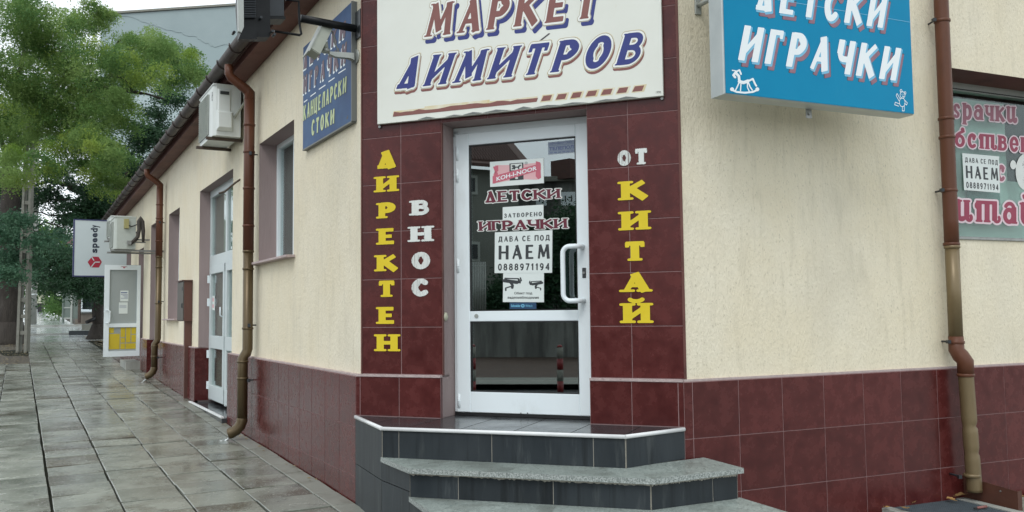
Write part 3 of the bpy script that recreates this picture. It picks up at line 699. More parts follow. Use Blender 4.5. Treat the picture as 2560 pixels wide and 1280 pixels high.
# inside of the shop (seen dimly through the glass)
mb = MB()
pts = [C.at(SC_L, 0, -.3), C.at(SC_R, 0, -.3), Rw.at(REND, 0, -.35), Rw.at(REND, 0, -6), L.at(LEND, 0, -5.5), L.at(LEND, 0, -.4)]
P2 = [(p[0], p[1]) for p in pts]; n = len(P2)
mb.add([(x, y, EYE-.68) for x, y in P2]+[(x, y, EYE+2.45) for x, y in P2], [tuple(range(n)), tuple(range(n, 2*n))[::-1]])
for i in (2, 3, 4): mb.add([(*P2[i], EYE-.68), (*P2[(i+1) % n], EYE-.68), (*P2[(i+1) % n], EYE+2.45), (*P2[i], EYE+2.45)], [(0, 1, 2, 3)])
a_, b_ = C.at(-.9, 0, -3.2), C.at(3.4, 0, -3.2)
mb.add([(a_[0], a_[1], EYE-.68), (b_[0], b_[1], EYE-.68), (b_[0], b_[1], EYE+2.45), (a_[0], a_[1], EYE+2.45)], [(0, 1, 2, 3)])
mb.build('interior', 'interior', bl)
# partition behind the right-hand window keeps its back dark
# eaves of the side wall: soffit, fascia, gutter
def eave(mb, s0, s1, prof, n=10, sl_=-.015):
    rings = []
    for i in range(n+1):
        s_ = s0+(s1-s0)*i/n; dz = sl_*s_
        rings.append([L.at(s_, z+dz, o) for o, z in prof])
    for a, b in zip(rings[:-1], rings[1:]):
        for j in range(len(prof)-1): mb.quad(a[j], b[j], b[j+1], a[j+1])
ev = MB(); eave(ev, S0_L-.15, LEND+.1, [(EL-.01, 2.53), (EL+.012, 2.515), (.150, 2.505), (.155, 2.60), (.20, 2.62), (.20, 2.70)], 10, -.018)
ev.build('soffit', 'brown_paint', bl)
gt = MB(); GO, GZ, GR_ = .252, 2.580, .064
eave(gt, S0_L-.25, LEND+.15, [(GO+GR_*math.cos(R(a)), GZ+GR_*math.sin(R(a))) for a in range(180, 375, 15)], 14)
eave(gt, S0_L-.25, LEND+.15, [(GO+GR_*.92*math.cos(R(a)), GZ+.002+GR_*.92*math.sin(R(a))) for a in range(0, -195, -15)], 14)
gut = gt.build('gutter', 'gutter_dark', bl)
for k in range(30):
    s_ = .3+.58*k; mb = MB(); dz = -.015*s_
    mb.tube([L.at(s_, GZ+dz+(GR_+.006)*math.sin(R(a)), GO+(GR_+.006)*math.cos(R(a))) for a in range(170, 375, 17)], .007, 5); mb.build('gutter_bracket', 'gutter_dark', gut)
# shallow tiled roof behind the gutter
rf = MB()
for k in range(7):
    for (a, b) in ((k, k+1),):
        o0, o1 = .18-k*.38, .18-(k+1)*.38; z0, z1 = 2.58+k*.15, 2.73+k*.15
        i = 0
        s_ = S0_L-.2-.2*k*0
        p = [L.at(S0_L-.3+k*.1, z0, o0), L.at(LEND+.1, z0-.22, o0), L.at(LEND+.1, z1-.24, o1), L.at(S0_L-.3+k*.1, z1-.02, o1)]
        rf.hexa([(x, y, z-.03) for x, y, z in p], p)
rf.build('roof', 'roof_tile', bl)
# roof slab over the shop so that daylight does not fall in from above
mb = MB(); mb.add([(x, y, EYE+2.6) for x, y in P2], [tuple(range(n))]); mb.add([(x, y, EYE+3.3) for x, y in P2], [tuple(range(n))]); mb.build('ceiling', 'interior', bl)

# ---- windows and doors (parts of the building)
def framed(name, mats, fr, s0, s1, z0, z1, o, bars, fw_=.055, th=.06, gl_mat='glass_grey', parent=bl, zb=None):
    f = MB()
    f.fbox(fr, s0, s1, z0, z0+fw_, o-th, o, .004); f.fbox(fr, s0, s1, z1-fw_, z1, o-th, o, .004)
    f.fbox(fr, s0, s0+fw_, z0+fw_, z1-fw_, o-th, o, .004); f.fbox(fr, s1-fw_, s1, z0+fw_, z1-fw_, o-th, o, .004)
    for b_ in bars: f.fbox(fr, *b_, o-th+.002, o-.003, .004)
    fo = f.build(name, mats, parent); g = MB(); g.fbox(fr, s0+fw_*.6, s1-fw_*.6, z0+fw_*.6, z1-fw_*.6, o-th*.62, o-th*.5); g.build('glass_pane', gl_mat, fo); return fo
o1 = EL-.17
win1 = framed('window', 'pvc', L, W1[0]-.01, W1[1]+.01, W1[2], W1[3]+.01, o1, [(2.30, 2.36, W1[2]+.05, W1[3]-.05)])
mb = MB(); mb.fbox(L, W1[0], W1[1], W1[2]+.02, W1[3]-.02, o1-.10, o1-.08); mb.build('curtain', 'curtain', win1)
mb = MB(); mb.fbox(L, W1[0]-.05, W1[1]+.12, W1[2]-.018, W1[2]+.004, EL-.17, EL+.075, .003); mb.build('window_sill', 'ledge', bl)
o3 = EL-.15
win3 = framed('window', 'pvc', L, W3[0]-.01, W3[1]+.01, W3[2], W3[3]+.01, o3, [(W3[0], W3[1], 1.02, 1.08), (8.33, 8.39, W3[2]+.05, 1.02)], gl_mat='glass_grey')
mb = MB(); mb.fbox(L, W3[0], W3[1], W3[2]+.02, W3[3]-.02, o3-.10, o3-.08); mb.build('curtain', 'curtain', win3)
mb = MB(); mb.fbox(L, W3[0]-.05, W3[1]+.10, W3[2]-.018, W3[2]+.004, EL-.15, EL+.07, .003); mb.build('window_sill', 'ledge', bl)
# glazed side door with fanlight
od = EL-.13; zb = -1.09; f = MB(); fw_ = .06
s0, s1, sm_ = D2[0], D2[1], 5.16
ztr = .68
f.fbox(L, s0, s1, D2[3]-.09, D2[3]+.01, od-.07, od, .004); f.fbox(L, s0, s1, ztr-.05, ztr+.09, od-.07, od, .004)
for a in (s0, s1-.07, sm_-.045): f.fbox(L, a, a+(.07 if a != sm_-.045 else .09), zb, D2[3]-.08, od-.068, od-.002, .004)
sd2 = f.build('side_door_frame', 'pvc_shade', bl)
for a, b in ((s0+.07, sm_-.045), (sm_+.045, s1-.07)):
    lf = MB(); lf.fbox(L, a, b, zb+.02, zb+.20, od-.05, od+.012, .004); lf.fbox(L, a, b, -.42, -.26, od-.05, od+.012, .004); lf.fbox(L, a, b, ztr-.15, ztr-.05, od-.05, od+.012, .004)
    for c_ in (a, b-.075): lf.fbox(L, c_, c_+.075, zb+.02, ztr-.05, od-.049, od+.011, .004)
    lo = lf.build('side_door_leaf', 'pvc_shade', bl); g = MB(); g.fbox(L, a+.05, b-.05, zb+.15, ztr-.1, od-.025, od-.019); g.build('glass_pane', 'glass_grey', lo)
g = MB(); g.fbox(L, s0+.05, s1-.05, ztr+.05, D2[3]-.06, od-.03, od-.024); g.build('fanlight_pane', 'glass_grey', sd2)
g = MB(); g.fbox(L, s0+.02, s1-.02, zb+.03, D2[3]-.05, od-.075, od-.070); g.build('blind', 'blind', sd2)
for z_ in (.42, .12, -.55, -.95):
    mb = MB(); mb.fbox(L, s1-.075, s1-.045, z_, z_+.10, od, od+.035, .004); mb.build('hinge', 'pvc', sd2)
mb = MB(); mb.tube([L.at(sm_+.06, -.02, od+.02), L.at(sm_+.06, .0, od+.05), L.at(sm_+.06, .10, od+.05)], .008, 6); mb.build('handle', 'pvc', sd2)
mb = MB(); mb.fbox(L, D2[0]-.01, D2[1]+.01, -1.4, -1.118, EL-.3, .055, .004); dstep = mb.build('door_step', 'slate_floor', bl)
mb = MB(); mb.fbox(L, D2[0]-.012, D2[1]+.012, -1.116, -1.098, .032, .066, .004); mb.build('step_edge', 'white_trim', dstep)
# door opening 4 : dark door
framed('window', 'pvc', L, D4[0], D4[1], -1.0, 1.62, EL-.16, [(D4[0], D4[1], -.3, -.2)], gl_mat='glass_far')
framed('window', 'pvc', L, W6[0], W6[1], 0., 1.6, EL-.16, [], gl_mat='glass_far')
mb = MB(); mb.fbox(L, D5[0]-.1, D5[1]+.1, -1.2, -.84, -.2, .25, .004); mb.build('door_step', 'concrete', bl)
# open glazed door (hinged outwards at right angles to the wall)
dq = lambda t0, t1, z0, z1, s_: [L.at(s_, z0, t0), L.at(s_, z0, t1), L.at(s_, z1, t1), L.at(s_, z1, t0)]
DS = 12.05; DT0, DT1, DZ0, DZ1 = .01, .625, -.74, .955
def pbox(mb, t0, t1, z0, z1, s0_, s1_): mb.hexa(dq(t0, t1, z0, z1, s0_), dq(t0, t1, z0, z1, s1_))
f = MB()
for t0, t1, z0, z1 in ((DT0, DT1, DZ0, DZ0+.10), (DT0, DT1, DZ1-.09, DZ1), (DT0, DT0+.06, DZ0+.1, DZ1-.09), (DT1-.085, DT1, DZ0+.1, DZ1-.09), (DT0+.06, DT1-.085, -.20, -.13)): pbox(f, t0, t1, z0, z1, DS, DS-.055)
odr = f.build('open_door', 'pvc', bl)
g = MB(); pbox(g, DT0+.05, DT1-.075, -.13, DZ1-.09, DS-.02, DS-.028); g.build('glass_pane', 'frost', odr)
g = MB(); pbox(g, DT0+.05, DT1-.075, DZ0+.1, -.20, DS-.02, DS-.028); g.build('lower_panel', 'frost', odr)
y_ = MB(); PZ0, PZ1 = DZ0+.135, -.21
T0, T1 = DT0+.065, DT1-.09
def yr(u0, u1, v0, v1): 
    a, b = T1-(T1-T0)*u0, T1-(T1-T0)*u1; pbox(y_, min(a, b), max(a, b), PZ0+(PZ1-PZ0)*v0, PZ0+(PZ1-PZ0)*v1, DS-.029, DS-.031)
for r_ in ((0, .40, 0, .72), (0, .18, .76, 1), (.43, .60, 0, .26), (.62, 1, 0, .26), (.43, .60, .30, .52), (.43, .60, .56, 1), (.63, .80, .30, 1), (.83, 1, .30, .66), (.83, 1, .70, 1)): yr(*r_)
y_.build('locker_print', 'locker_yellow', odr)
mb = MB(); hx = DT1-.04
mb.tube([L.at(DS-.055, .12, hx), L.at(DS-.10, .12, hx-.01), L.at(DS-.11, .10, hx-.055), L.at(DS-.11, -.10, hx-.055), L.at(DS-.10, -.12, hx-.01), L.at(DS-.055, -.12, hx)], .012, 8); mb.build('handle', 'pvc', odr)
mb = MB(); pbox(mb, T0+.14, T0+.28, .28, .48, DS-.029, DS-.031); mb.build('notice_sheet', 'paper', odr)
mb = MB(); pbox(mb, T0+.15, T0+.30, .05, .26, DS-.032, DS-.034); mb.build('notice_sheet', 'paper', odr)
mb = MB(); pbox(mb, T0+.16, T0+.27, .43, .45, DS-.0315, DS-.0325); [pbox(mb, T0+.15, T0+.27-.03*(i % 3), .40-.022*i, .408-.022*i, DS-.0315, DS-.0325) for i in range(4)]; [pbox(mb, T0+.17, T0+.29, .20-.02*i, .205-.02*i, DS-.0345, DS-.0355) for i in range(3)]; mb.build('notice_print', 'ink_slate', odr)
mb = MB()
em = [(.30, DZ1-.065), (.27, DZ1-.035), (.33, DZ1-.035)]
mb.hexa([L.at(DS-.0555, z, t) for t, z in em], [L.at(DS-.058, z, t) for t, z in em]); mb.build('emblem', 'ink_pink', odr)
mb = MB(); mb.tube([L.at(DS-.057, DZ1-.045-.0+.022*math.sin(R(a)), .30+.055*math.cos(R(a))) for a in range(10, 171, 16)], .003, 4); mb.build('emblem_arc', 'ink_red', odr)

# ---- shop window on the right
ow = ER-.275
fo = framed('shop_window', 'rubber', Rw, WR[0], WR[1], WR[2], 1.66, ow, [], fw_=.018, th=.04, gl_mat='glass_shop')
mb = MB(); mb.fbox(Rw, 1.86, Rw.s(2508, 300, ow-.13), .40, 1.62, ow-.13, ow-.12); mb.build('display_board', 'teal_board', fo)
mb = MB(); mb.fbox(Rw, 1.86, 5.4, .36, .40, ow-.9, ow-.05); mb.build('display_shelf', 'far_wall', fo)
mb = MB(); mb.fbox(Rw, Rw.s(2509, 300, ow-.13)+.01, 5.4, -.3, Rw.z(2540, 455, ow-.18), ow-.18, ow-.17); mb.build('display_board', 'teal_board', fo)
mb = MB(); mb.fbox(Rw, Rw.s(2420, 500, ow-.1), Rw.s(2500, 500, ow-.1), Rw.z(2450, 510, ow-.1), Rw.z(2450, 480, ow-.1), ow-.11, ow-.10); mb.build('display_card', 'teal_dark', fo)
mb = MB(); mb.fbox(Rw, WR[0]-.02, WR[1]+.02, WR[2]-.022, WR[2]+.0, ER-.1, ER+.012, .003); mb.build('window_sill', 'steel', bl)
t = thing('strip_lamp', 'lit white strip lamp behind the top of the shop window', 'lamp', Rw.at(2.5, 1.6, -1.0))
mb = MB(); lo_ = -1.0; lz = Rw.z(2490, 236, lo_); la, lb = Rw.s(2449, 236, lo_), Rw.s(2526, 236, lo_); mb.fbox(Rw, la, lb, lz-.01, lz+.012, lo_-.05, lo_+.05, .003); mb.build('diffuser', 'lamp_tube', t)
mb = MB(); mb.fbox(Rw, la-.02, lb+.02, lz+.014, lz+.045, lo_-.07, lo_+.07, .003); mb.build('housing', 'pvc', t)

# ---- entrance door
oD = -.17
dl, dr = .597, 1.62
D0, D1 = PLAT+.012, 1.245
f = MB()   # outer frame
f.fbox(C, .597, .640, D0, D1, oD-.08, oD-.018, .003); f.fbox(C, .597, 1.66, D1-.05, D1+.015, oD-.08, oD-.018, .003); f.fbox(C, 1.60, 1.68, D0, D1, oD-.08, oD-.018, .003)
of_ = f.build('entrance_frame', 'pvc', bl)
mb = MB(); mb.fbox(C, .60, 1.62, D0-.012, D0+.012, oD-.09, oD-.012); mb.build('threshold', 'rubber', of_)
z = lambda y, x=1300, o=oD: C.z(x, y, o)
s_at = lambda x, y=700, o=oD: C.s(x, y, o)
LS0, LS1 = s_at(1140), 1.585
GS0, GS1 = s_at(1174), s_at(1443.5)
zt0, zt1 = C.z(1174, 778, oD), C.z(1174, 363, oD); zl0, zl1 = C.z(1174, 979, oD), C.z(1174, 804, oD)
lf = MB()
lf.fbox(C, LS0, GS0, D0+.01, D1-.03, oD-.06, oD, .005); lf.fbox(C, GS1, LS1, D0+.01, D1-.03, oD-.06, oD, .005)
lf.fbox(C, GS0, GS1, D0+.01, zl0, oD-.06, oD-.002, .004); lf.fbox(C, GS0, GS1, zl1, zt0, oD-.06, oD-.002, .004); lf.fbox(C, GS0, GS1, zt1, D1-.03, oD-.06, oD-.002, .004)
leaf = lf.build('entrance_door', 'pvc', bl)
sl = MB()
for za, zb_ in ((zt0, zt1), (zl0, zl1)):
    for a, b, c_, d in ((GS0, GS1, za, za+.007), (GS0, GS1, zb_-.007, zb_), (GS0, GS0+.006, za, zb_), (GS1-.006, GS1, za, zb_)): sl.fbox(C, a, b, c_, d, oD-.03, oD-.004)
sl.build('glazing_seal', 'rubber', leaf)
OG = oD-.016
g = MB(); g.fbox(C, GS0, GS1, zt0, zt1, OG-.006, OG); g.build('upper_pane', 'glass_door', leaf)
g = MB(); g.fbox(C, GS0, GS1, zl0, zl1, OG-.006, OG); g.build('lower_pane', 'glass_door', leaf)
for y0 in (385, 440, 665, 1002):
    z_ = C.z(1137, y0, oD); mb = MB(); mb.tube([C.at(.634, z_-.045, oD-.004), C.at(.634, z_+.045, oD-.004)], .011, 8); mb.tube([C.at(.634, z_-.003, oD-.004), C.at(.634, z_+.003, oD-.004)], .0125, 8); mb.build('hinge', 'pvc', of_)
def handle(o_s, mt, nm, r_=.016, dd=.075, x0=1408, x1=1458, y0=616, y1=752):
    sA, sB = s_at(x0, 680, oD+o_s*.07), s_at(x1, 680, oD); zA, zB = C.z(1440, y0, oD+o_s*.05), C.z(1440, y1, oD+o_s*.05)
    base = oD if o_s > 0 else oD-.06; oo = base+o_s*dd; pts = [C.at(sB, zA, base), C.at(sB, zA, base+o_s*dd*.75)]
    pts = [C.at(sB, zA, base), C.at(sB-.008, zA, oo-o_s*.02), C.at(sB-.03, zA, oo)]
    pts += [C.at(sA+.045-.045*math.sin(R(a)), zA-.045+.045*math.cos(R(a)), oo) for a in range(0, 91, 15)]
    pts += [C.at(sA+.045-.045*math.cos(R(a)), zB+.045-.045*math.sin(R(a)), oo) for a in range(0, 91, 15)]
    pts += [C.at(sB-.03, zB, oo), C.at(sB-.008, zB, oo-o_s*.02), C.at(sB, zB, base)]
    mb = MB(); mb.tube(pts, r_, 12); return mb.build(nm, mt, leaf)
handle(1, 'pvc', 'handle'); handle(-1, 'pvc', 'inner_handle')
mb = MB(); zk = C.z(1460, 682, oD); sk = s_at(1460.5, 682); mb.fbox(C, sk-.012, sk+.012, zk-.032, zk+.032, oD, oD+.006, .002); mb.m = 1; mb.tube([C.at(sk, zk, oD+.006), C.at(sk, zk, oD+.012)], .008, 10); mb.build('lock', ['ink_black', 'steel'], leaf)
mb = MB(); zk = C.z(1192, 790, oD); sk = s_at(1191, 790); mb.tube([C.at(sk, zk, oD), C.at(sk, zk, oD+.003)], .014, 16); mb.build('cap', 'alu_grey', leaf)
mb = MB()
for x_ in (1302, 1319): sk = s_at(x_, 1030); mb.tube([C.at(sk, C.z(x_, 1033, oD), oD-.002), C.at(sk, C.z(x_, 1033, oD), oD+.001)], .004, 8)
mb.build('drain_hole', 'rubber', leaf)
mb = MB(); p0 = C.at(.594, C.z(1113, 792), -.045); q0 = C.at(.612, C.z(1113, 792), -.045); mb.tube([p0, C.at(.603, C.z(1113, 792), -.045), q0], [.030, .028, .012], 14); mb.build('door_stop', 'cabinet', bl)
# brass-coloured edge of the tiled pillar by the door
mb = MB(); mb.fbox(C, .5955, .6005, LEDGE+.01, ENT[3], -.02, .003); mb.build('pillar_edge', 'brown_paint', bl)
for a, b in ((SC_R-.004, SC_R+.010), (SC_L-.008, SC_L+.002)): mb = MB(); mb.fbox(C, a, b, LEDGE+.014, TOP, -.03, .004); mb.build('corner_bead', 'brown_paint', bl)
# ================================================================== ENTRANCE STEPS
st = thing('entrance_steps', 'dark slate and grey granite steps up to the corner shop door', 'steps', C.at(1.3, -1.27, .5))
def c2(s, n_): q = C.P+C.d*s+C.n*n_; return (q[0], q[1])
def rin(s, off=.0): q = Rw.P+Rw.d*s+Rw.n*off; return (q[0], q[1])
def slabp(name, mt, outline, z1, z0, parent=st): mb = MB(); mb.prism(outline, z0, z1); return mb.build(name, mt, parent)
def lerp(a, b, t): return (a[0]+(b[0]-a[0])*t, a[1]+(b[1]-a[1])*t)
H1, H2, H3 = -.685, -.865, -1.03
A1, B1, C1, D1_ = c2(PC_L+.004, .034), c2(.437, .515), c2(1.915, .435), c2(PC_R-.004, .036)
# body
mb = MB(); mb.prism([c2(.0, -.2), c2(.06, .03), c2(.46, .46), c2(.78, .70), c2(1.06, .96), c2(2.39, .90), c2(2.71, .46), c2(2.24, -.06), c2(2.0, -.1)], -1.6, H3-.03)
mb.prism([c2(.0, -.1), c2(.08, .05), c2(.46, .46), c2(.78, .70), c2(2.08, .62), c2(2.46, .21), c2(2.24, -.06), c2(2.0, -.1)], H3-.032, H2-.026)
mb.prism([c2(.0, -.1), c2(.08, .04), c2(.46, .46), c2(1.89, .385), c2(2.14, .04), c2(2.1, -.1)], H2-.03, H1-.0145)
mb.build('step_body', 'mortar', st)
mb = MB(); mb.prism([c2(.597, -.3), c2(.597, .02), c2(1.60, .02), c2(1.60, -.3)], -1.2, H1-.013); mb.build('threshold_body', 'mortar', st)
# platform floor tiles
fl = [(A1, c2(.30, .40), c2(.30, .03)), ]
g_ = .003
cutS = [.0, .30, .597, .93, 1.262, 1.60, 1.915, PC_R-.016]
def front1(s): 
    if s < .437: t_ = (s-PC_L)/(.437-PC_L); return .034+(.515-.034)*max(t_, 0)
    if s < 1.915: return .515+(.435-.515)*(s-.437)/(1.915-.437)
    return .435+(.036-.435)*min(1, (s-1.915)/(PC_R-.004-1.915))
for a, b in zip(cutS[:-1], cutS[1:]):
    back = .028 if (b <= .6 or a >= 1.59) else -.155
    mid = [x for x in (.437, 1.915) if a < x < b]
    pts = [c2(a+g_, back), c2(b-g_, back), c2(b-g_, max(front1(b)-.012, back+.004))]+[c2(x, front1(x)-.012) for x in mid[::-1]]+[c2(a+g_, max(front1(a)-.012, back+.004))]
    slabp('floor_tile', 'slate_floor', pts, H1, H1-.014)
for nm, pa, pb in (('l', A1, B1), ('f', B1, C1), ('r', C1, D1_)):
    mb = MB(); a, b = Vector((*pa, 0)), Vector((*pb, 0)); d = (b-a).normalized(); nn = Vector((d.y, -d.x, 0))
    if nn.dot((a+b)/2-Vector((*c2(1.15, -.1), 0))) < 0: nn = -nn
    prof = [(-.014, .0015), (-.004, .003), (.004, .0), (.006, -.008), (.004, -.018), (-.012, -.018)]
    mb.hexa([tuple(a+nn*(o+.006)+Vector((0, 0, EYE+H1+h))) for o, h in prof], [tuple(b+nn*(o+.006)+Vector((0, 0, EYE+H1+h))) for o, h in prof], True); mb.build('edge_strip', 'white_trim', st)
# risers: slate panels set on the faces
def face(pa, pb, z0, z1, cuts, th=.010, name='riser_tile', mt='slate'):
    a, b = Vector((*pa, 0)), Vector((*pb, 0)); d = (b-a); ll = d.length; d.normalize(); nn = Vector((d.y, -d.x, 0))
    cc0 = Vector((*c2(1.15, -.1), 0))
    if nn.dot((a+b)/2-cc0) < 0: nn = -nn
    cc = [0]+[c_ for c_ in cuts if .02 < c_ < ll-.02]+[ll]
    bk = MB(); k1, k2_ = a-nn*.006, b-nn*.006; m1_, m2_ = a+nn*th*.42, b+nn*th*.42
    bk.hexa([tuple(k1+Vector((0, 0, EYE+z0))), tuple(k2_+Vector((0, 0, EYE+z0))), tuple(k2_+Vector((0, 0, EYE+z1))), tuple(k1+Vector((0, 0, EYE+z1)))], [tuple(m1_+Vector((0, 0, EYE+z0))), tuple(m2_+Vector((0, 0, EYE+z0))), tuple(m2_+Vector((0, 0, EYE+z1))), tuple(m1_+Vector((0, 0, EYE+z1)))]); bk.build('riser_bedding', 'mortar', st)
    for u, v in zip(cc[:-1], cc[1:]):
        p, q = a+d*(u+.002), a+d*(v-.002)
        lo = [tuple(x+Vector((0, 0, EYE+h))) for x, h in ((p-nn*.004, z0), (q-nn*.004, z0), (q-nn*.004, z1), (p-nn*.004, z1))]
        hi = [tuple(x+Vector((0, 0, EYE+h))) for x, h in ((p+nn*th*.6, z0), (q+nn*th*.6, z0), (q+nn*th*.6, z1), (p+nn*th*.6, z1))]
        mb = MB(); mb.hexa(lo, hi); mb.build(name, mt, st)
ins = lambda s, n_, e=.008: c2(s, n_-e)
# left flank, two courses
fl0, fl1, fl2, fl3 = c2(PC_L+.006, .03), c2(.437, .507), c2(.757, .755), c2(1.035, 1.02)
face(fl0, fl1, -1.0, H1-.019, []); face(fl0, fl1, -1.6, -1.004, [])
face(fl1, fl2, -1.0, H2-.03, []); face(fl1, fl2, -1.6, -1.004, [])
face(fl2, fl3, -1.6, H3-.03, [])
f1a, f1b, f1c = ins(.437, .515), ins(1.915, .435), ins(PC_R-.006, .04)
face(f1a, f1b, H2+.001, H1-.019, [.11, .70, 1.30]); face(f1b, f1c, H2+.001, H1-.019, [])
f2a, f2b, f2c = c2(.755, .757), c2(2.10, .655), c2(2.485, .235)
face(f2a, f2b, H3+.001, H2-.036, [.29, .83]); face(f2b, f2c, H3+.001, H2-.036, [.40])
face(f2c, c2(2.265, -.045), H3-.02, H2-.036, [])
f3a, f3b, f3c = c2(1.035, 1.02), c2(2.41, .94), c2(2.77, .49)
face(f3a, f3b, -1.6, H3-.036, [.30, .85]); face(f3b, f3c, -1.6, H3-.036, [.4]); face(f3c, c2(2.265, -.045), -1.6, H3-.036, [])
# granite treads (mitred slabs with a rough front edge)
def tread(front, back, h, cuts=()):
    n_ = len(cuts)+1; t0 = 0; cs = list(cuts)+[1]
    for t1 in cs:
        a, b = lerp(front[0], front[1], t0), lerp(front[0], front[1], t1); c_, d_ = lerp(back[0], back[1], t1), lerp(back[0], back[1], t0)
        eps = .0012; 
        a, b, c_, d_ = lerp(a, b, eps), lerp(a, b, 1-eps), lerp(d_, c_, 1-eps), lerp(d_, c_, eps)
        mb = MB(); mb.prism([a, b, c_, d_], h-.028, h)
        for k in range(len(mb.mi)): 
            if k >= 2: mb.mi[k] = 1
        mb.build('tread_slab', ['granite', 'granite_edge'], st); t0 = t1
def bis(p, q): return lerp(p, q, 1)
k2 = .06
t2f = [c2(.455, .475), c2(.765, .79), c2(2.125, .690), c2(2.525, .232)]
tread([c2(.425, .512), c2(.765, .80)], [c2(.45, .44), c2(.93, .48)], H2)
tread([c2(.765, .80), c2(2.125, .690)], [c2(.93, .48), c2(1.90, .42)], H2, (.18, .42, .66, .88))
tread([c2(2.125, .690), c2(2.525, .232)], [c2(1.90, .42), rin(-.27, .006)], H2, ())
tread([c2(.62, .62), c2(1.03, 1.06)], [c2(.74, .71), c2(1.2, .70)], H3)
tread([c2(1.03, 1.06), c2(2.42, .985)], [c2(1.2, .70), c2(2.09, .645)], H3, (.22, .45, .70))
tread([c2(2.42, .985), c2(2.79, .51)], [c2(2.09, .645), c2(2.495, .205)], H3, (.5,))
# crumbling mortar under the treads
for (pa, pb), h in (((f2a, f2b), H2), ((f2b, f2c), H2), ((f3a, f3b), H3)):
    a, b = Vector((*pa, 0)), Vector((*pb, 0)); d = b-a; nn = Vector((d.y, -d.x, 0)).normalized()
    if nn.dot(Vector((-.2, -1, 0))) < 0: nn = -nn
    mb = MB(); N = 110; top = []; bot = []
    for i in range(N+1):
        p = a+d*(i/N)+nn*.0095; lo_ = h-.038-random.uniform(.0, .006)-(.006 if random.random() < .10 else 0)
        top.append((p.x, p.y, EYE+h-.028)); bot.append((p.x, p.y, EYE+lo_))
    for i in range(N): mb.quad(bot[i], bot[i+1], top[i+1], top[i])
    mb.build('mortar_seam', 'mortar', st)

# ================================================================== DRAINPIPES
def joint_ring(mb, fr, s, z0, o, r_): mb.tube([fr.at(s, z0-.012, o), fr.at(s, z0-.008, o), fr.at(s, z0+.008, o), fr.at(s, z0+.012, o)], [r_, r_+.006, r_+.006, r_], 14)
def l_pipe(s, oc, r_, zt, zsplit, zoff, zbot, mouth):
    t = thing('drainpipe', '', 'drainpipe', L.at(s, zbot, oc))
    dz = -.015*s
    mb = MB(); mb.tube([L.at(s, 2.49+dz, GO), L.at(s, zt+.16, GO), L.at(s, zt+.13, GO-.015), L.at(s, zt+.02, oc+.03), L.at(s, zt-.01, oc), L.at(s, zt-.08, oc)], [r_*.8]*2+[r_*.85, r_*.95, r_, r_], 14); mb.build('swan_neck', 'pipe_red', t)
    mb = MB(); mb.tube([L.at(s, zt, oc), L.at(s, zsplit, oc)], r_, 14)
    for z_ in (zt-.33, zt-.60, zsplit+.62, zsplit+.25): joint_ring(mb, L, s, z_, oc, r_)
    mb.build('upper_pipe', 'pipe_red', t)
    mb = MB(); mb.tube([L.at(s, zsplit, oc), L.at(s, zoff, oc), L.at(s, zoff-.04, oc+.012), L.at(s, zoff-.085, oc+.045), L.at(s, zbot+.14, oc+.045)], [r_-.003]*5, 14)
    for z_, o in ((zsplit, oc), (zsplit-.17, oc), (zsplit-.75, oc), (zoff-.28, oc+.045), (zoff-.12, oc+.045)): joint_ring(mb, L, s, z_, o, r_-.003)
    mb.build('lower_pipe', 'pipe_brass', t)
    el = MB(); pts = []
    for i in range(9):
        a = R(90*i/8*.86); rad = .15
        pts.append(L.at(s+.10*(rad*(1-math.cos(a)))/rad*.6, zbot+.14-rad*math.sin(a), oc+.045+rad*(1-math.cos(a))))
    P_ = []; RR = []
    for i, p in enumerate(pts):
        P_.append(p); RR.append(r_+(.003 if i % 2 else -.002))
    el.tube(P_, RR, 14, cap=False); el.tube(P_, [x-.006 for x in RR], 14, cap=False)
    el.build('elbow', 'pipe_brass', t)
    for z_ in (zt-.62, zsplit-.72, zoff-.30):
        mb = MB(); mb.tube([L.at(s, z_, -.03), L.at(s, z_, oc)], .007, 6); mb.obox(L.at(s-.062, z_, oc), (.012, 0, 0), (0, .012, 0), (0, 0, .016)); mb.build('pipe_clamp', 'dark_metal', t)
    return t, pts[-1]
s1 = L.s(618, 400, .07)
p1, m1 = l_pipe(s1, .052, .052, 2.20, .62, -.33, -1.13, 0)
p1['label'] = 'brown and brass drainpipe between the first side window and the glazed side door'; p1['group'] = 'drainpipes on the building'
s2 = L.s(395, 600, .07)
p2, m2 = l_pipe(s2, .052, .052, 2.12, .95, -.36, -.95, 0)
p2['label'] = 'brown and brass drainpipe beyond the meter box, farther along the side wall'; p2['group'] = 'drainpipes on the building'
for mm in (m1, m2):
    mb = MB(); x, y, z_ = mm; g0 = gz(x, y)+EYE; v = Vector((L.n[0], L.n[1], 0)); a = Vector((x, y, z_-.045)); pts = [a, a+v*.03+Vector((0, 0, -.02)), a+v*.055+Vector((0, 0, -.06))]
    pts.append(Vector((a.x+v.x*.07, a.y+v.y*.07, g0))); mb.tube(pts, [.010, .007, .005, .012], 6)
    tag(mb.build('water_trickle', 'water'), 'thin trickle of rain water falling from the '+('nearer' if mm is m1 else 'farther')+' brass drainpipe elbow onto the slabs', 'water')
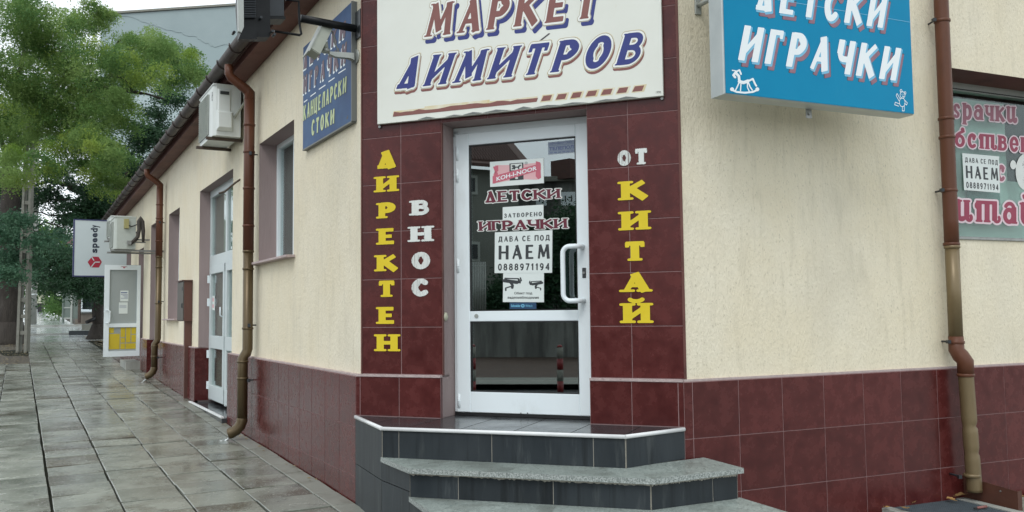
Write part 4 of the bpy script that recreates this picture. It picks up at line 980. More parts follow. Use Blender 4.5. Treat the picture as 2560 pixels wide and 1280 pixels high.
# right-hand drainpipe
sr = Rw.s(2387, 600, .09); rr = .048
t = thing('drainpipe', 'rust red drainpipe with dented olive lower length beside the shop window', 'drainpipe', Rw.at(sr, -1.2, .1), 'drainpipes on the building')
srt = Rw.s(2362, 0, .09)
mb = MB(); mb.tube([Rw.at(srt-.02, TOP, .055), Rw.at(srt, 2.2, .06), Rw.at(sr, .6, .065), Rw.at(sr, .40, .065)], rr, 18)
for z_ in (1.99, 1.30, 1.17, .80, .43): joint_ring(mb, Rw, sr+(srt-sr)*max(0, (z_-.6)/1.6), z_, .062, rr)
mb.build('upper_pipe', 'pipe_red', t)
mb = MB(); mb.tube([Rw.at(sr, .41, .065), Rw.at(sr, -.22, .065)], rr-.002, 18); joint_ring(mb, Rw, sr, .41, .065, rr-.002); mb.build('middle_pipe', 'pipe_olive', t)
mb = MB(); mb.tube([Rw.at(sr, -.20, .065), Rw.at(sr, -.29, .065), Rw.at(sr+.012, -.33, .085), Rw.at(sr+.03, -.37, .105), Rw.at(sr+.03, -.46, .105)], [rr, rr+.003, rr+.006, rr+.006, rr+.004], 18); joint_ring(mb, Rw, sr, -.24, .065, rr); joint_ring(mb, Rw, sr+.03, -.46, .105, rr+.002); mb.build('offset_bend', 'pipe_red', t)
mb = MB(); N = 40; pts = []; rs_ = []
for i in range(N+1):
    z_ = -.45-.79*i/N; dent = .010*math.exp(-((z_+.80)/.016)**2)+.006*math.exp(-((z_+.98)/.02)**2); pts.append(Rw.at(sr+.03+.035*i/N-dent*.6, z_, .105)); rs_.append(rr+.001-dent)
mb.tube(pts, rs_, 20); joint_ring(mb, Rw, sr+.045, -1.13, .105, rr); mb.build('lower_pipe', 'pipe_olive', t)
for z_, o in ((1.99, .06), (.80, .065), (-.235, .065), (-1.13, .105)):
    mb = MB(); mb.tube([Rw.at(sr-.03, z_, -.03), Rw.at(sr-.06, z_, o)], .007, 6); mb.obox(Rw.at(sr-.072, z_, o), (.011, 0, 0), (0, .014, 0), (0, 0, .011)); mb.build('pipe_clamp', 'dark_metal', t)

# ================================================================== SIGN OVER THE DOOR
q = pq(C, [(943, 310), (1658, 240), (1655, 0), (943, 0)], .035)
a, b = C.px(943, 310, .035), C.px(1658, 240, .035)
SB = (a[1]+b[1])/2; ST = SB+1.05
t = thing('shop_sign', 'large cream signboard lettered in blue and brown above the entrance', 'sign', C.at(1.1, SB, .03))
mb = MB(); mb.fbox(C, a[0], b[0], SB, ST, .008, .035, .002); mb.build('board', 'sign_cream', t)
for u in range(9):
    mb = MB(); x = a[0]+.38+(b[0]-a[0]-.42)*u/9+random.uniform(-.03, .03); w2 = random.uniform(.05, .12)
    mb.add([C.at(x-w2, SB+.004, .0375), C.at(x+w2, SB+.004, .0375), C.at(x, SB+random.uniform(.012, .02), .0375)], [(0, 1, 2)]); mb.build('peeling_flake', 'sign_edge', t)
S_FLARE = (.125, .045, .024, .008, .86, .022)
S_OUT = [(.085, .052, -.085, 'ink_line', .0004), (.078, .062, -.092, 'ink_maroon', .0010), (.090, 0, 0, 'ink_rust', .0016), (.070, 0, 0, 'ink_line', .0022), (.060, 0, 0, 'ink_cream', .0028), (0, 0, 0, 'ink_blue', .0034)]
q1 = pq(C, [(985, 224), (1597, 158), (1606, 80), (1000, 147)], .035)
def qshift(q, du, w_): return q
letters(t, 'ДИМИТРОВ', S_FLARE, q1, S_OUT, gap=.30, o=0., shear=.20)
S_OUT2 = [(.070, .15, -.14, 'ink_blue', .0010), (.088, 0, 0, 'ink_rust', .0016), (.075, 0, 0, 'ink_line', .0022), (.065, 0, 0, 'ink_cream', .0028), (0, 0, 0, 'ink_maroon', .0034)]
q2 = pq(C, [(1063, 93), (1488, 44), (1488, -40), (1066, 12)], .035)
letters(t, 'МАРКЕТ', S_FLARE, q2, S_OUT2, gap=.30, o=0., shear=.20)
mb = MB(); mb.m = 0; ql = pq(C, [(982, 292), (1615, 226), (1615, 213), (982, 279)], .035)
N = 22; vs = []
top = [(i/N*.595, .62+.34*random.random()) for i in range(N+1)]
for i in range(N):
    mb.m = 1; mb.quad(ql.at(top[i][0], .35, .0006), ql.at(top[i+1][0], .35, .0006), ql.at(top[i+1][0]+.004, 1.35 if 4 < i < 15 else 1.05, .0006), ql.at(top[i][0]+.004, 1.35 if 4 < i < 15 else 1.05, .0006))
    mb.m = 0; mb.quad(ql.at(top[i][0], 0, .0014), ql.at(top[i+1][0], 0, .0014), ql.at(top[i+1][0]+.006, top[i+1][1], .0014), ql.at(top[i][0]+.006, top[i][1], .0014))
mb.build('underline', ['ink_maroon', 'ink_rust'], t)
for i in range(7):
    u0 = .612+i*.0565; mb = MB(); mb.m = 0; mb.quad(ql.at(u0-.004, -.2, .0006), ql.at(u0+.042, -.2, .0006), ql.at(u0+.052, 1.2, .0006), ql.at(u0+.006, 1.2, .0006))
    mb.m = 1; mb.quad(ql.at(u0, 0, .0014), ql.at(u0+.035, 0, .0014), ql.at(u0+.043, 1, .0014), ql.at(u0+.010, 1, .0014)); mb.build('dash', ['ink_rust', 'ink_maroon'], t)
for x, y in ((949, 317), (1655, 246)):
    s_, z_ = C.px(x, y, .01); mb = MB(); mb.tube([C.at(s_, z_, .0), C.at(s_, z_, .014)], [.012, .009], 10); mb.build('screw', 'steel', t)
q = pq(C, [(1640, 234), (1652, 233), (1652, 227), (1640, 228)], .0354); mb = MB(); txt(mb, '1990', q, 0, 1, 0, 1, .0006); mb.build('small_print', 'ink_line', t)
mb = MB(); qq = pq(C, [(1345, 104), (1372, 83), (1376, 84), (1349, 105)], .0354); rect(mb, qq, 0, 1, 0, 1, .0008); mb.build('stroke_mark', 'ink_line', t)

# ---- lettering stuck on the door pillars
S_SLAB = (.175, .135, .064, .03, 1.02, .026)
def column(label, word_, cols, mt, st_=S_SLAB, wob=0.):
    t = thing('wall_lettering', label, 'lettering', C.at(cols[0][0], cols[-1][1], .01))
    for ch, (s0, z0, w_, h_) in zip(word_, cols):
        W_, v, f = glyph(ch, st_); mb = MB(); k = 0
        vv = [(s0+w_*(a/W_), z0+h_*b_) for a, b_ in v]
        if wob: vv = [(a+random.uniform(-wob, wob), b_+random.uniform(-wob, wob)) for a, b_ in vv]
        mb.add([C.at(a, b_, .0035) for a, b_ in vv], f); mb.build('letter', mt, t)
    return t
def box(x0, x1, y0, y1):                       # photo box of a letter -> position and size on the pillar
    s0, z0 = C.px(x0, y1, 0); s1, z1 = C.px(x1, y0, 0); k = (s1-s0)*.115; return (s0+k*.85, z0, s1-s0-1.7*k, z1-z0)
zo = lambda x0, y0, x1, y1: box(880+x0/2.327, 880+x1/2.327, 350+y0/2.327, 350+y1/2.327)
column('yellow vertical lettering down the dark red tiled pillar left of the door', 'ДИРЕКТЕН',
       [zo(118, 58, 282, 172), zo(128, 205, 275, 306), zo(140, 360, 270, 458), zo(140, 510, 272, 610), zo(128, 665, 286, 765), zo(134, 816, 272, 914), zo(140, 970, 272, 1070), zo(130, 1130, 282, 1228)], 'vinyl_yellow')
column('peeling white vertical lettering beside the door hinges on the left pillar', 'ВНОС',
       [zo(332, 346, 470, 440), zo(326, 498, 478, 594), zo(332, 652, 472, 750), zo(332, 808, 470, 908)], 'vinyl_white', wob=.0015)
zo2 = lambda x0, y0, x1, y1: box(1440+x0/2.56, 1440+x1/2.56, 350+y0/2.56, 350+y1/2.56)
column('small peeling white lettering at the top of the right pillar', 'ОТ', [zo2(255, 66, 364, 166), zo2(362, 50, 474, 160)], 'vinyl_white', wob=.0015)
column('yellow vertical lettering down the dark red tiled pillar right of the door', 'КИТАЙ',
       [zo2(266, 254, 484, 388), zo2(272, 450, 480, 580), zo2(284, 645, 472, 776), zo2(272, 848, 494, 974), zo2(282, 1042, 494, 1172)], 'vinyl_yellow')

# ================================================================== BLUE LIGHTBOX ON THE RIGHT WALL
bs0, bs1, bz0, bz1 = -.365, 1.085, 1.197, 2.32; bo0, bo1 = .29, .41
t = thing('lightbox_sign', 'bright blue lightbox sign with white slanted lettering and a rocking horse', 'sign', Rw.at(.36, bz0, .35))
mb = MB(); mb.fbox(Rw, bs0, bs1, bz0, bz1, bo0, bo1-.004, .004); mb.build('housing', 'box_side', t)
mb = MB(); mb.fbox(Rw, bs0+.012, bs1-.004, bz0+.006, bz1-.01, bo1-.004, bo1+.001); mb.build('face_panel', 'sky_blue', t)
mb = MB(); mb.fbox(Rw, bs0+.3, bs1-.004, 1.783, 1.786, bo1+.001, bo1+.002); mb.build('panel_seam', 'ink_cyan', t)
S_COND = (.118, .0, .0, .006, .72, .022)
oo = bo1+.001
zq = lambda pts: [(1680+x/2.909, y/2.909) for x, y in pts]
SH = [(.012, .16, -.16, 'ink_black', .0006), (-.004, .17, -.17, 'ink_plum', .0010), (.02, .05, -.045, 'ink_cyan', .0014), (0, 0, 0, 'ink_white', .0020)]
q = pq(Rw, zq([(478, 436), (1625, 588), (1650, 350), (507, 180)]), oo)
letters(t, 'ИГРАЧКИ', S_COND, q, SH, gap=.22, o=0., shear=.10)
q = pq(Rw, zq([(590, 68), (1530, 205), (1553, -30), (600, -180)]), oo)
letters(t, 'ДЕТСКИ', S_COND, q, SH, gap=.22, o=0., shear=.10)
q = pq(Rw, zq([(430, 675), (625, 675), (625, 490), (430, 490)]), oo)
horse = [cv([(0, .12), (.2, .03), (.5, 0), (.8, .03), (1, .12)], 1.3), cv(arc(.03, .13, .02, .02, 0, 360, 6), 2), cv(arc(.97, .13, .02, .02, 0, 360, 6), 2),
         cv([(.30, .42), (.45, .38), (.62, .44)], 2.2), cv([(.30, .45), (.28, .62), (.16, .75)], 1.8), cv([(.18, .78), (.08, .66), (.14, .58)], 1.6), cv([(.16, .82), (.04, .84)], .8), cv([(.2, .8), (.3, .85), (.36, .7)], 1.2),
         cv([(.30, .40), (.22, .22), (.16, .10)], .9), cv([(.36, .36), (.34, .08)], .8), cv([(.62, .42), (.70, .22), (.78, .10)], .9), cv([(.60, .40), (.60, .2), (.66, .07)], .8), cv([(.68, .46), (.80, .52), (.88, .34), (.93, .26)], 1.3)]
v, f = art(horse, 1, .9, .027, .014); mb = MB(); put(mb, v, f, lambda a, b_: q.at(a, b_*1.05, .0012)); mb.build('rocking_horse_print', 'ink_white', t)
q = pq(Rw, zq([(1610, 810), (1715, 812), (1715, 655), (1610, 650)]), oo)
bear = [cv(arc(.62, .76, .17, .15, 0, 360, 16)), cv(arc(.52, .95, .07, .06, 0, 360, 8)), cv(arc(.80, .86, .06, .06, 0, 360, 8)), cv(arc(.60, .42, .20, .20, 0, 360, 16)), cv([(.44, .58), (.25, .82), (.18, .72), (.38, .48)]),
        cv([(.78, .52), (.96, .40), (.90, .30), (.76, .38)]), cv([(.42, .34), (.12, .42), (.08, .30), (.35, .24)]), cv([(.62, .22), (.60, .03), (.74, .03), (.74, .26)]), cv(arc(.66, .72, .05, .035, 180, 360, 6)), cv([(.57, .79), (.59, .80)]), cv([(.69, .79), (.71, .80)])]
v, f = art(bear, 1, 1, .016, .012); mb = MB(); put(mb, v, f, lambda a, b_: q.at(a, b_, .0012)); mb.build('bear_print', 'ink_white', t)
mb = MB(); s_ = Rw.s(2022, 275, bo0); mb.fbox(Rw, s_-.022, s_+.022, bz0-.055, bz0+.05, bo0-.004, bo0+.0); mb.tube([Rw.at(s_, bz0-.03, bo0), Rw.at(s_, bz0-.03, bo0+.008)], .007, 8); mb.build('fixing_tab', 'steel', t)
bx_, bz_ = Rw.px(1746, 22, ER+.01)
for s_, z_ in ((bx_, bz_), (bs1-.3, 2.2)):
    mb = MB(); mb.fbox(Rw, s_-.022, s_+.022, z_-.035, z_+.10, ER, ER+.012, .002); mb.tube([Rw.at(s_, z_+.02, ER), Rw.at(s_, z_+.02, .05), Rw.at(s_+.05, z_+.05, bo0-.12), Rw.at(s_+.06, z_+.10, bo0+.02)], .016, 8); mb.build('wall_bracket', 'alu_grey', t)

# ================================================================== NAVY SIGN ON THE SIDE WALL
o = EL+.035
s_a, s_b = L.s(757, 375, o), L.s(879, 300, o); zb_ = (L.z(757, 375, o)+L.z(879, 300, o))/2; zt_ = (L.z(755, 122, o)+L.z(878, 5, o))/2
t = thing('wall_sign', 'weathered navy sign with faded and lime lettering high on the side wall', 'sign', L.at((s_a+s_b)/2, zb_, EL))
mb = MB(); mb.fbox(L, s_b, s_a, zb_, zt_, EL+.012, o, .002); mb.build('panel', 'panel_navy', t)
mb = MB(); mb.fbox(L, s_b-.012, s_b-.001, zb_-.004, zt_+.002, EL+.0, o+.004); mb.fbox(L, s_b, s_a, zb_-.012, zb_-.001, EL, o+.003); mb.build('frame', 'sign_edge', t)
S_COND2 = (.105, .0, .0, .01, .62, .024)
z7 = lambda pts: [(740+x/4.267, 80+y/4.267) for x, y in pts]
LO = [(.055, 0, 0, 'ink_white', .0006), (.02, .04, -.03, 'ink_line', .0012), (0, 0, 0, 'ink_lime', .0018)]
q = pq(L, z7([(78, 950), (535, 640), (542, 470), (82, 790)]), o); letters(t, 'КАНЦЕЛАРСКИ', S_COND2, q, LO[1:], gap=.20, o=0., shear=0.)
q = pq(L, z7([(165, 1110), (408, 972), (412, 815), (170, 945)]), o); letters(t, 'СТОКИ', S_COND2, q, LO[1:], gap=.22, o=0., shear=0.)
LF = [(.02, -.10, -.13, 'ink_white', .0006), (.05, 0, 0, 'ink_line', .0012), (0, 0, 0, 'ink_faded', .0018)]
q = pq(L, z7([(80, 655), (530, 320), (542, 108), (84, 478)]), o); letters(t, 'ИГРАЧКИ', (.088, 0, 0, .006, .55, .024), q, LF, gap=.38, o=0.)
q = pq(L, z7([(78, 400), (522, 50), (532, -120), (82, 240)]), o); letters(t, 'ДЕТСКИ', (.088, 0, 0, .006, .55, .024), q, LF, gap=.38, o=0.)
for x0, y0, x1, y1 in ((85, 750, 122, 722), (155, 688, 212, 645), (245, 612, 315, 565), (348, 532, 412, 488), (452, 442, 530, 392)):
    mb = MB(); qq = pq(L, z7([(x0, y0+6), (x1, y1+6), (x1, y1-6), (x0, y0-6)]), o); rect(mb, qq, 0, 1, 0, 1, .0008); mb.build('dash', 'ink_white', t)
mb = MB(); qq = pq(L, z7([(535, 935), (556, 920), (556, 880), (535, 935)]), o); rect(mb, qq, 0, 1, 0, 1, .0008); mb.build('torn_corner', 'ink_line', t)

# ================================================================== NOTICES ON THE DOOR (door glass plane)
OGF = OG+.0015
z5 = lambda pts: [(1120+x/2.4625, 280+y/2.4625) for x, y in pts]
def notice(label, cat, pts, mt='paper', o=OGF, fr=C, name='notice'):
    q = pq(fr, pts, o); c_ = q.at(.5, 0, 0); t = thing(name, label, cat, c_); sheet(q, .0012).build('sheet', mt, t); return t, Quad(*[q.at(u, v, .0014) for u, v in ((0, 0), (1, 0), (1, 1), (0, 1))], fr.n)
t, q = notice('white sticker with a pink ribbon and black crest high on the door glass', 'sticker', z5([(260, 462), (591, 438), (588, 284), (258, 308)]), name='door_sticker')
mb = MB(); mb.m = 0; poly(mb, q, [(.06, .34), (.06, .50), (.10, .60), (.10, .86), (.5, .80), (.92, .84), (.94, .72), (.94, .22), (.88, .16), (.5, .24), (.10, .14), (.06, .22)], .0004)
mb.build('ribbon_ends', 'ink_pale_pink', t)
mb = MB(); poly(mb, q, [(.05, .18), (.09, .12), (.15, .20), (.15, .55), (.09, .62), (.06, .80), (.16, .84), (.16, .62), (.08, .50)], .0006); mb.build('ribbon_fold', 'ink_pink', t); mb = MB(); poly(mb, q, [(.86, .90), (.94, .84), (.95, .22), (.90, .16), (.85, .30), (.86, .55)], .0006); mb.build('ribbon_fold', 'ink_pink', t)
mb = MB(); rect(mb, q, .37, .63, .20, .88, .0008); mb.build('crest', 'ink_black', t)
mb = MB(); rect(mb, q, .395, .605, .60, .85, .0010); v, f = art([cv(arc(.5, .5, .3, .3, 0, 360, 6)), ln(.2, .5, .8, .5), ln(.5, .2, .5, .8)], 1, 1, .08, .06); put(mb, v, f, lambda a, b_: q.at(.46+.08*a, .22+.12*b_, .0010)); mb.build('crest_field', 'vinyl_white', t)
v, f = art([cv([(.1, .2), (.3, .5), (.7, .45), (.9, .8)], 1.6), cv([(.3, .5), (.25, .85), (.1, .8)], 1.4), cv([(.7, .4), (.75, .1)], 1), cv([(.35, .4), (.3, .1)], 1), cv(arc(.2, .75, .1, .1, 0, 360, 8), 1.3)], 1, 1, .07, .05)
mb = MB(); put(mb, v, f, lambda a, b_: q.at(.41+.18*a, .62+.2*b_, .0012)); mb.build('lion_print', 'ink_black', t)
mb = MB(); mb.quad(q.at(.05, .12, .0014), q.at(.95, .53, .0014), q.at(.95, .80, .0014), q.at(.05, .42, .0014)); mb.build('ribbon_band', 'ink_pink', t)
qb = Quad(q.at(.10, .185, .0014), q.at(.90, .545, .0014), q.at(.90, .735, .0014), q.at(.10, .385, .0014), C.n); mb = MB(); txt(mb, 'KOH-I-NOOR', qb, .03, .97, .08, .92, .0006, .022); mb.build('print', 'ink_white', t)
mb = MB(); v, f = art([cv(arc(.5, .5, .4, .4, 0, 360, 16)), ln(.4, .3, .4, .7), cv(arc(.45, .6, .12, .1, 90, -90, 5)), ln(.48, .48, .6, .3)], 1, 1, .035, .03); put(mb, v, f, lambda a, b_: q.at(.65+.065*a, .78+.13*b_, .0010)); mb.build('mark', 'ink_black', t)

t, q = notice('small pale film sticker in the top right corner of the door glass', 'sticker', z5([(617, 262), (779, 248), (779, 171), (616, 187)]), 'film_grey', name='door_sticker')
mb = MB(); txt(mb, 'ОХРАНЯВАН ОБЕКТ', q, .02, .98, .76, .96, .0006, .03); rect(mb, q, .02, .98, .68, .71, .0006); txt(mb, 'ТЕЛЕПОЛ', q, .04, .97, .30, .60, .0006, .05); rect(mb, q, .02, .98, .23, .25, .0006); [rect(mb, q, .06+.16*i, .06+.16*i+.12, .08, .15, .0006) for i in range(6)]; mb.build('print', 'ink_slate', t)
LD = [(.085, 0, 0, 'vinyl_white', .0006), (0, 0, 0, 'vinyl_maroon', .0014)]
S_DOOR = (.125, .10, .045, .015, .98, .028)
for nm, wd, pts in (('upper', 'ДЕТСКИ', [(224, 560), (690, 529), (688, 472), (222, 490)]), ('lower', 'ИГРАЧКИ', [(192, 732), (733, 714), (731, 655), (190, 674)])):
    o_ = OGF+(.004 if nm == 'lower' else 0)
    q = pq(C, z5(pts), o_); t = thing('glass_lettering', 'maroon letters edged in white on the door glass, '+('just under the pink ribbon sticker' if nm == 'upper' else 'just above the big rental notice'), 'lettering', q.at(.5, 0, 0)); letters(t, wd, S_DOOR, q, LD, gap=.05, o=0.)
def sans(mb, body, q, u0, u1, v0, v1, o, st_=(.115, 0, 0, .004, .80, .03), gap=.24):
    adv, W = word(body, st_, gap)
    for ch, x0, w_ in adv:
        _, v, f = glyph(ch, st_); put(mb, v, f, lambda a, b_: q.at(u0+(u1-u0)*(x0+a)/W, v0+(v1-v0)*b_, o))
SN = (.112, 0, 0, .004, .80, .034)
t, q = notice('white paper closed notice between the two rows of maroon letters', 'notice', z5([(337, 700), (588, 690), (588, 570), (337, 586)]))
mb = MB(); sans(mb, 'ЗАТВОРЕНО', q, .035, .965, .42, .64, .0006, SN); mb.build('print', 'ink_black', t)
def sans(mb, body, q, u0, u1, v0, v1, o, st_=(.115, 0, 0, .004, .80, .03), gap=.24):
    adv, W = word(body, st_, gap)
    for ch, x0, w_ in adv:
        _, v, f = glyph(ch, st_); put(mb, v, f, lambda a, b_: q.at(u0+(u1-u0)*(x0+a)/W, v0+(v1-v0)*b_, o))
def rent(t, q):
    mb = MB(); sans(mb, 'ÐАВА СЕ ПОÐ', q, .06, .96, .76, .89, .0006, SN); sans(mb, 'НАЕМ', q, .07, .96, .33, .67, .0006); sans(mb, '0888971194', q, .06, .96, .065, .225, .0006, (.115, 0, 0, .004, .95, .034)); mb.build('print', 'ink_black', t)
t, q = notice('large white rental notice in the middle of the entrance door glass', 'notice', z5([(287, 992), (641, 990), (643, 727), (289, 741)]), o=OGF+.0015); rent(t, q)
t, q = notice('white paper notice with two surveillance cameras low on the door glass', 'notice', z5([(338, 1170), (591, 1171), (591, 985), (340, 990)]), o=OGF)
mb = MB()
camart = [cv([(.02, .62), (.62, .50)], 2.6), cv([(.70, .72), (.78, .46)], 1.0), cv([(.04, .78), (.70, .74)], .9), cv([(.30, .5), (.42, .30), (.40, .12)], 1.4), cv([(.40, .25), (.08, .12), (.08, -.05)], .9), cv([(.70, .50), (.84, .60), (.80, .80)], .8)]
v, f = art(camart, 1, 1, .045, .03); put(mb, v, f, lambda a, b_: q.at(.03+.50*a, .42+.50*b_, .0006)); put(mb, v, f, lambda a, b_: q.at(.95-.36*a, .42+.36*b_, .0006))
txt(mb, 'Обект под', q, .28, .72, .245, .345, .0006, .02); txt(mb, 'видеонаблюдение', q, .12, .88, .10, .20, .0006, .02); mb.build('print', 'ink_black', t)
t, q = notice('narrow dark blue sticker at the bottom edge of the upper door glass', 'sticker', z5([(380, 1213), (544, 1213), (543, 1172), (380, 1173)]), 'sticker_blue', name='door_sticker')
mb = MB(); txt(mb, 'Schneider', q, .05, .42, .3, .72, .0006, .03); txt(mb, 'Write it', q, .60, .86, .3, .68, .0006, .01); v, f = art([cv(arc(.5, .5, .35, .35, 0, 360, 14), 2.2)], 1, 1, .06, .05); put(mb, v, f, lambda a, b_: q.at(.43+.14*a, .22+.55*b_, .0006)); mb.build('print', 'ink_cyan', t)
# notices on the shop window
OW = ow-.018
zw = lambda pts: [(2360+x/3.2, 200+y/3.2) for x, y in pts]
t, q = notice('white rental notice taped on the shop window beside the drainpipe', 'notice', zw([(160, 880), (447, 903), (440, 612), (145, 585)]), o=OW+.003, fr=Rw); rent(t, q)
S_LC = (.125, .05, .05, .02, .9, .03)
def wl(label, wd, pts, mt='vinyl_crimson', gap=.10, cut=None):
    q = pq(Rw, zw(pts), OW); t = thing('glass_lettering', label, 'lettering', q.at(.5, 0, 0)); letters(t, wd, S_LC, q, [(.085, 0, 0, 'vinyl_rose', .0006), (0, 0, 0, mt, .0014)], gap=gap, o=0.); return t
wl('top row of ornate crimson letters on the shop window', 'грачки', [(66, 300), (580, 345), (580, 215), (66, 190)], 'vinyl_crimson_dim', .08)
wl('second row of ornate crimson letters on the shop window', 'бствен', [(80, 530), (700, 585), (700, 462), (80, 415)], 'vinyl_crimson')
wl('single ornate crimson letter half hidden behind the rental notice on the shop window', 'с', [(420, 805), (492, 808), (492, 680), (420, 675)], 'vinyl_crimson_dim')
wl('bottom row of large ornate crimson letters on the shop window', 'итай', [(85, 1125), (730, 1160), (730, 985), (85, 955)], 'vinyl_crimson', .12)
q = pq(Rw, zw([(540, 860), (720, 870), (720, 610), (540, 600)]), OW); t = thing('window_sticker', 'white and black figure print at the right edge of the shop window', 'sticker', q.at(.5, 0, 0))
v, f = art([cv(arc(.62, .5, .28, .40, 0, 360, 24), 3.2), cv([(.62, .2), (.62, .8)], 5), cv(arc(.07, .70, .05, .06, 0, 360, 10), 1.6)], 1, 1, .05, .03); mb = MB(); put(mb, v, f, lambda a, b_: q.at(a, b_, .0006)); mb.build('doll_outline', 'vinyl_white', t)
mb = MB()
for i in range(26):
    u, v_ = .45+random.random()*.4, .18+random.random()*.66; a = random.uniform(0, 6.3); mb.add([q.at(u+.05*math.cos(a), v_+.04*math.sin(a), .0012), q.at(u+.014*math.cos(a+2), v_+.014*math.sin(a+2), .0012), q.at(u-.03*math.cos(a), v_-.03*math.sin(a), .0012)], [(0, 1, 2)])
mb.build('doll_print', 'ink_black', t)
# stickers on the side door leaves
for x0, x1, y0, y1, lb in ((521, 537, 738, 772, 'left'), (567, 573, 737, 771, 'right')):
    t, q = notice('small white and pink sticker on the '+lb+' leaf of the glazed side door', 'sticker', [(x0, y1), (x1, y1+4), (x1, y0+2), (x0, y0)], o=od-.017, fr=L, name='door_sticker')
    mb = MB(); rect(mb, q, .1, .9, .15, .4, .0006); rect(mb, q, .1, .9, .6, .85, .0006); mb.build('print', 'ink_pale_pink', t); mb = MB(); rect(mb, q, .38, .62, .2, .85, .0010); mb.build('mark', 'ink_black', t)
# ================================================================== AIR CONDITIONER OUTDOOR UNITS
def ac_unit(label, s0, s1, t0, t1, z0, z1, mt, cover=True, boxy=False, grille_step=.022):
    t = thing('air_conditioner_unit', label, 'air conditioner', L.at((s0+s1)/2, z0, (t0+t1)/2), 'air conditioner outdoor units')
    mb = MB(); e = .03
    lo = [L.at(s0, z0, t0), L.at(s0, z0, t1-e), L.at(s0+e, z0, t1), L.at(s1-e, z0, t1), L.at(s1, z0, t1-e), L.at(s1, z0, t0)]
    hi = [(x, y, z+(z1-z0)) for x, y, z in lo]; mb.hexa(lo, hi); mb.build('casing', mt, t)
    mb = MB(); mb.fbox(L, s0-.006, s1+.006, z1, z1+.018, t0-.006, t1+.008, .004); mb.build('lid', mt, t)
    # fan grille on the street side
    gs0, gs1, gz0, gz1 = s0+.24, s1-.03, z0+.05, z1-.05
    mb = MB(); mb.fbox(L, gs0, gs1, gz0, gz1, t1-.002, t1+.001); mb.build('fan_opening', 'ac_dark', t)
    mb = MB(); cx, cz, rr_ = (gs0+gs1)/2, (gz0+gz1)/2, min(gs1-gs0, gz1-gz0)/2-.01
    for k in range(4):
        a = R(90*k+20); c_, s_ = math.cos(a), math.sin(a)
        mb.add([L.at(cx+.03*c_, cz+.03*s_, t1-.0), L.at(cx+rr_*.9*math.cos(a-.3), cz+rr_*.9*math.sin(a-.3), t1+.003), L.at(cx+rr_*.9*math.cos(a+.35), cz+rr_*.9*math.sin(a+.35), t1+.003)], [(0, 1, 2)])
    mb.build('fan', 'dark_metal', t)
    mb = MB(); n_ = int((gs1-gs0)/grille_step)
    for i in range(n_+1): x = gs0+(gs1-gs0)*i/n_; mb.fbox(L, x-.0028, x+.0028, gz0, gz1, t1+.006, t1+.012)
    n_ = int((gz1-gz0)/grille_step)
    for i in range(n_+1): x = gz0+(gz1-gz0)*i/n_; mb.fbox(L, gs0, gs1, x-.0028, x+.0028, t1+.0125, t1+.017)
    mb.build('grille', 'ac_old', t)
    if cover:
        mb = MB(); mb.hexa([L.at(s0, z0+.05, t0+.10), L.at(s0, z0+.05, t0+.24), L.at(s0, z1-.03, t0+.24), L.at(s0, z1-.03, t0+.10)],
                          [L.at(s0-.022, z0+.07, t0+.115), L.at(s0-.022, z0+.07, t0+.225), L.at(s0-.016, z1-.045, t0+.225), L.at(s0-.016, z1-.045, t0+.115)]); mb.build('side_cover', mt, t)
        mb = MB(); mb.fbox(L, s0-.024, s0-.019, z1-.095, z1-.062, t0+.125, t0+.215); mb.build('slot', 'ac_dark', t)
        mb = MB(); mb.hexa([L.at(s0-.014, z0+.05, t0+.085), L.at(s0-.014, z0+.05, t0+.25), L.at(s0-.014, z0+.26, t0+.25), L.at(s0-.014, z0+.26, t0+.085)],
                          [L.at(s0-.055, z0+.085, t0+.105), L.at(s0-.055, z0+.085, t0+.23), L.at(s0-.045, z0+.24, t0+.23), L.at(s0-.045, z0+.24, t0+.105)]); mb.build('valve_cover', mt, t)
        mb = MB(); v, f = art([cv(arc(.5, .5, .42, .42, 0, 360, 20)), cv([(.2, .4), (.5, .6), (.8, .6)])], 1, 1, .05, .03)
        mb.add([L.at(s0+.10-.07*a, z1-.16+.10*b, t1+.003) for a, b in v], f); mb.build('badge', 'ink_line', t)
    for s_ in (s0+.10, s1-.12):
        mb = MB(); mb.fbox(L, s_-.02, s_+.02, z0-.032, z0-.004, EL, t1+.055, .002); mb.build('bracket', 'bracket' if not boxy else 'steel', t)
    return t
def sT(px_, py, s_): # t,z of a pixel on the plane at right angles to the side wall
    D = ray(px_, py); k = ((L.P+L.d*s_)@L.d)/(D[:2]@L.d); X = D*k; return float((X[:2]-L.P)@L.n), float(X[2])
a0 = 3.62
tA, zA = sT(537, 212, a0); tB, _ = sT(600, 216, a0); _, zC = sT(540, 338, a0)
t = ac_unit('white air conditioner with round badge under the eaves beside the nearest drainpipe', a0, a0+.80, tB-.01, tA+.01, zC, zA, 'ac_white')
mb = MB(); tt = tB-.02
mb.tube([L.at(a0-.02, zC+.20, tB+.06), L.at(a0-.05, zC+.30, tB+.0), L.at(a0-.04, zA-.15, tB-.045), L.at(a0-.02, zA+.0, tB-.03), L.at(a0+.06, zA+.055, tB-.03), L.at(a0+.2, zA+.02, tB-.05)], .014, 8)
mb.tube([L.at(a0-.03, zC+.22, tB+.05), L.at(a0-.07, zC+.33, tB-.01), L.at(a0-.06, zA-.12, tB-.055)], .008, 6); mb.build('hose', 'hose', t)
mb = MB(); s_, z_ = L.px(601, 448, EL); mb.tube([L.at(s_, z_, EL), L.at(s_+.05, z_-.05, EL+.06), L.at(s_+.10, z_-.13, EL+.14), L.at(s_+.12, z_-.15, EL+.2)], .011, 7); tag(mb.build('drain_hose', 'bracket'), 'short brown drain hose poking out of the plaster beside the side door', 'hose')
a1 = 9.35
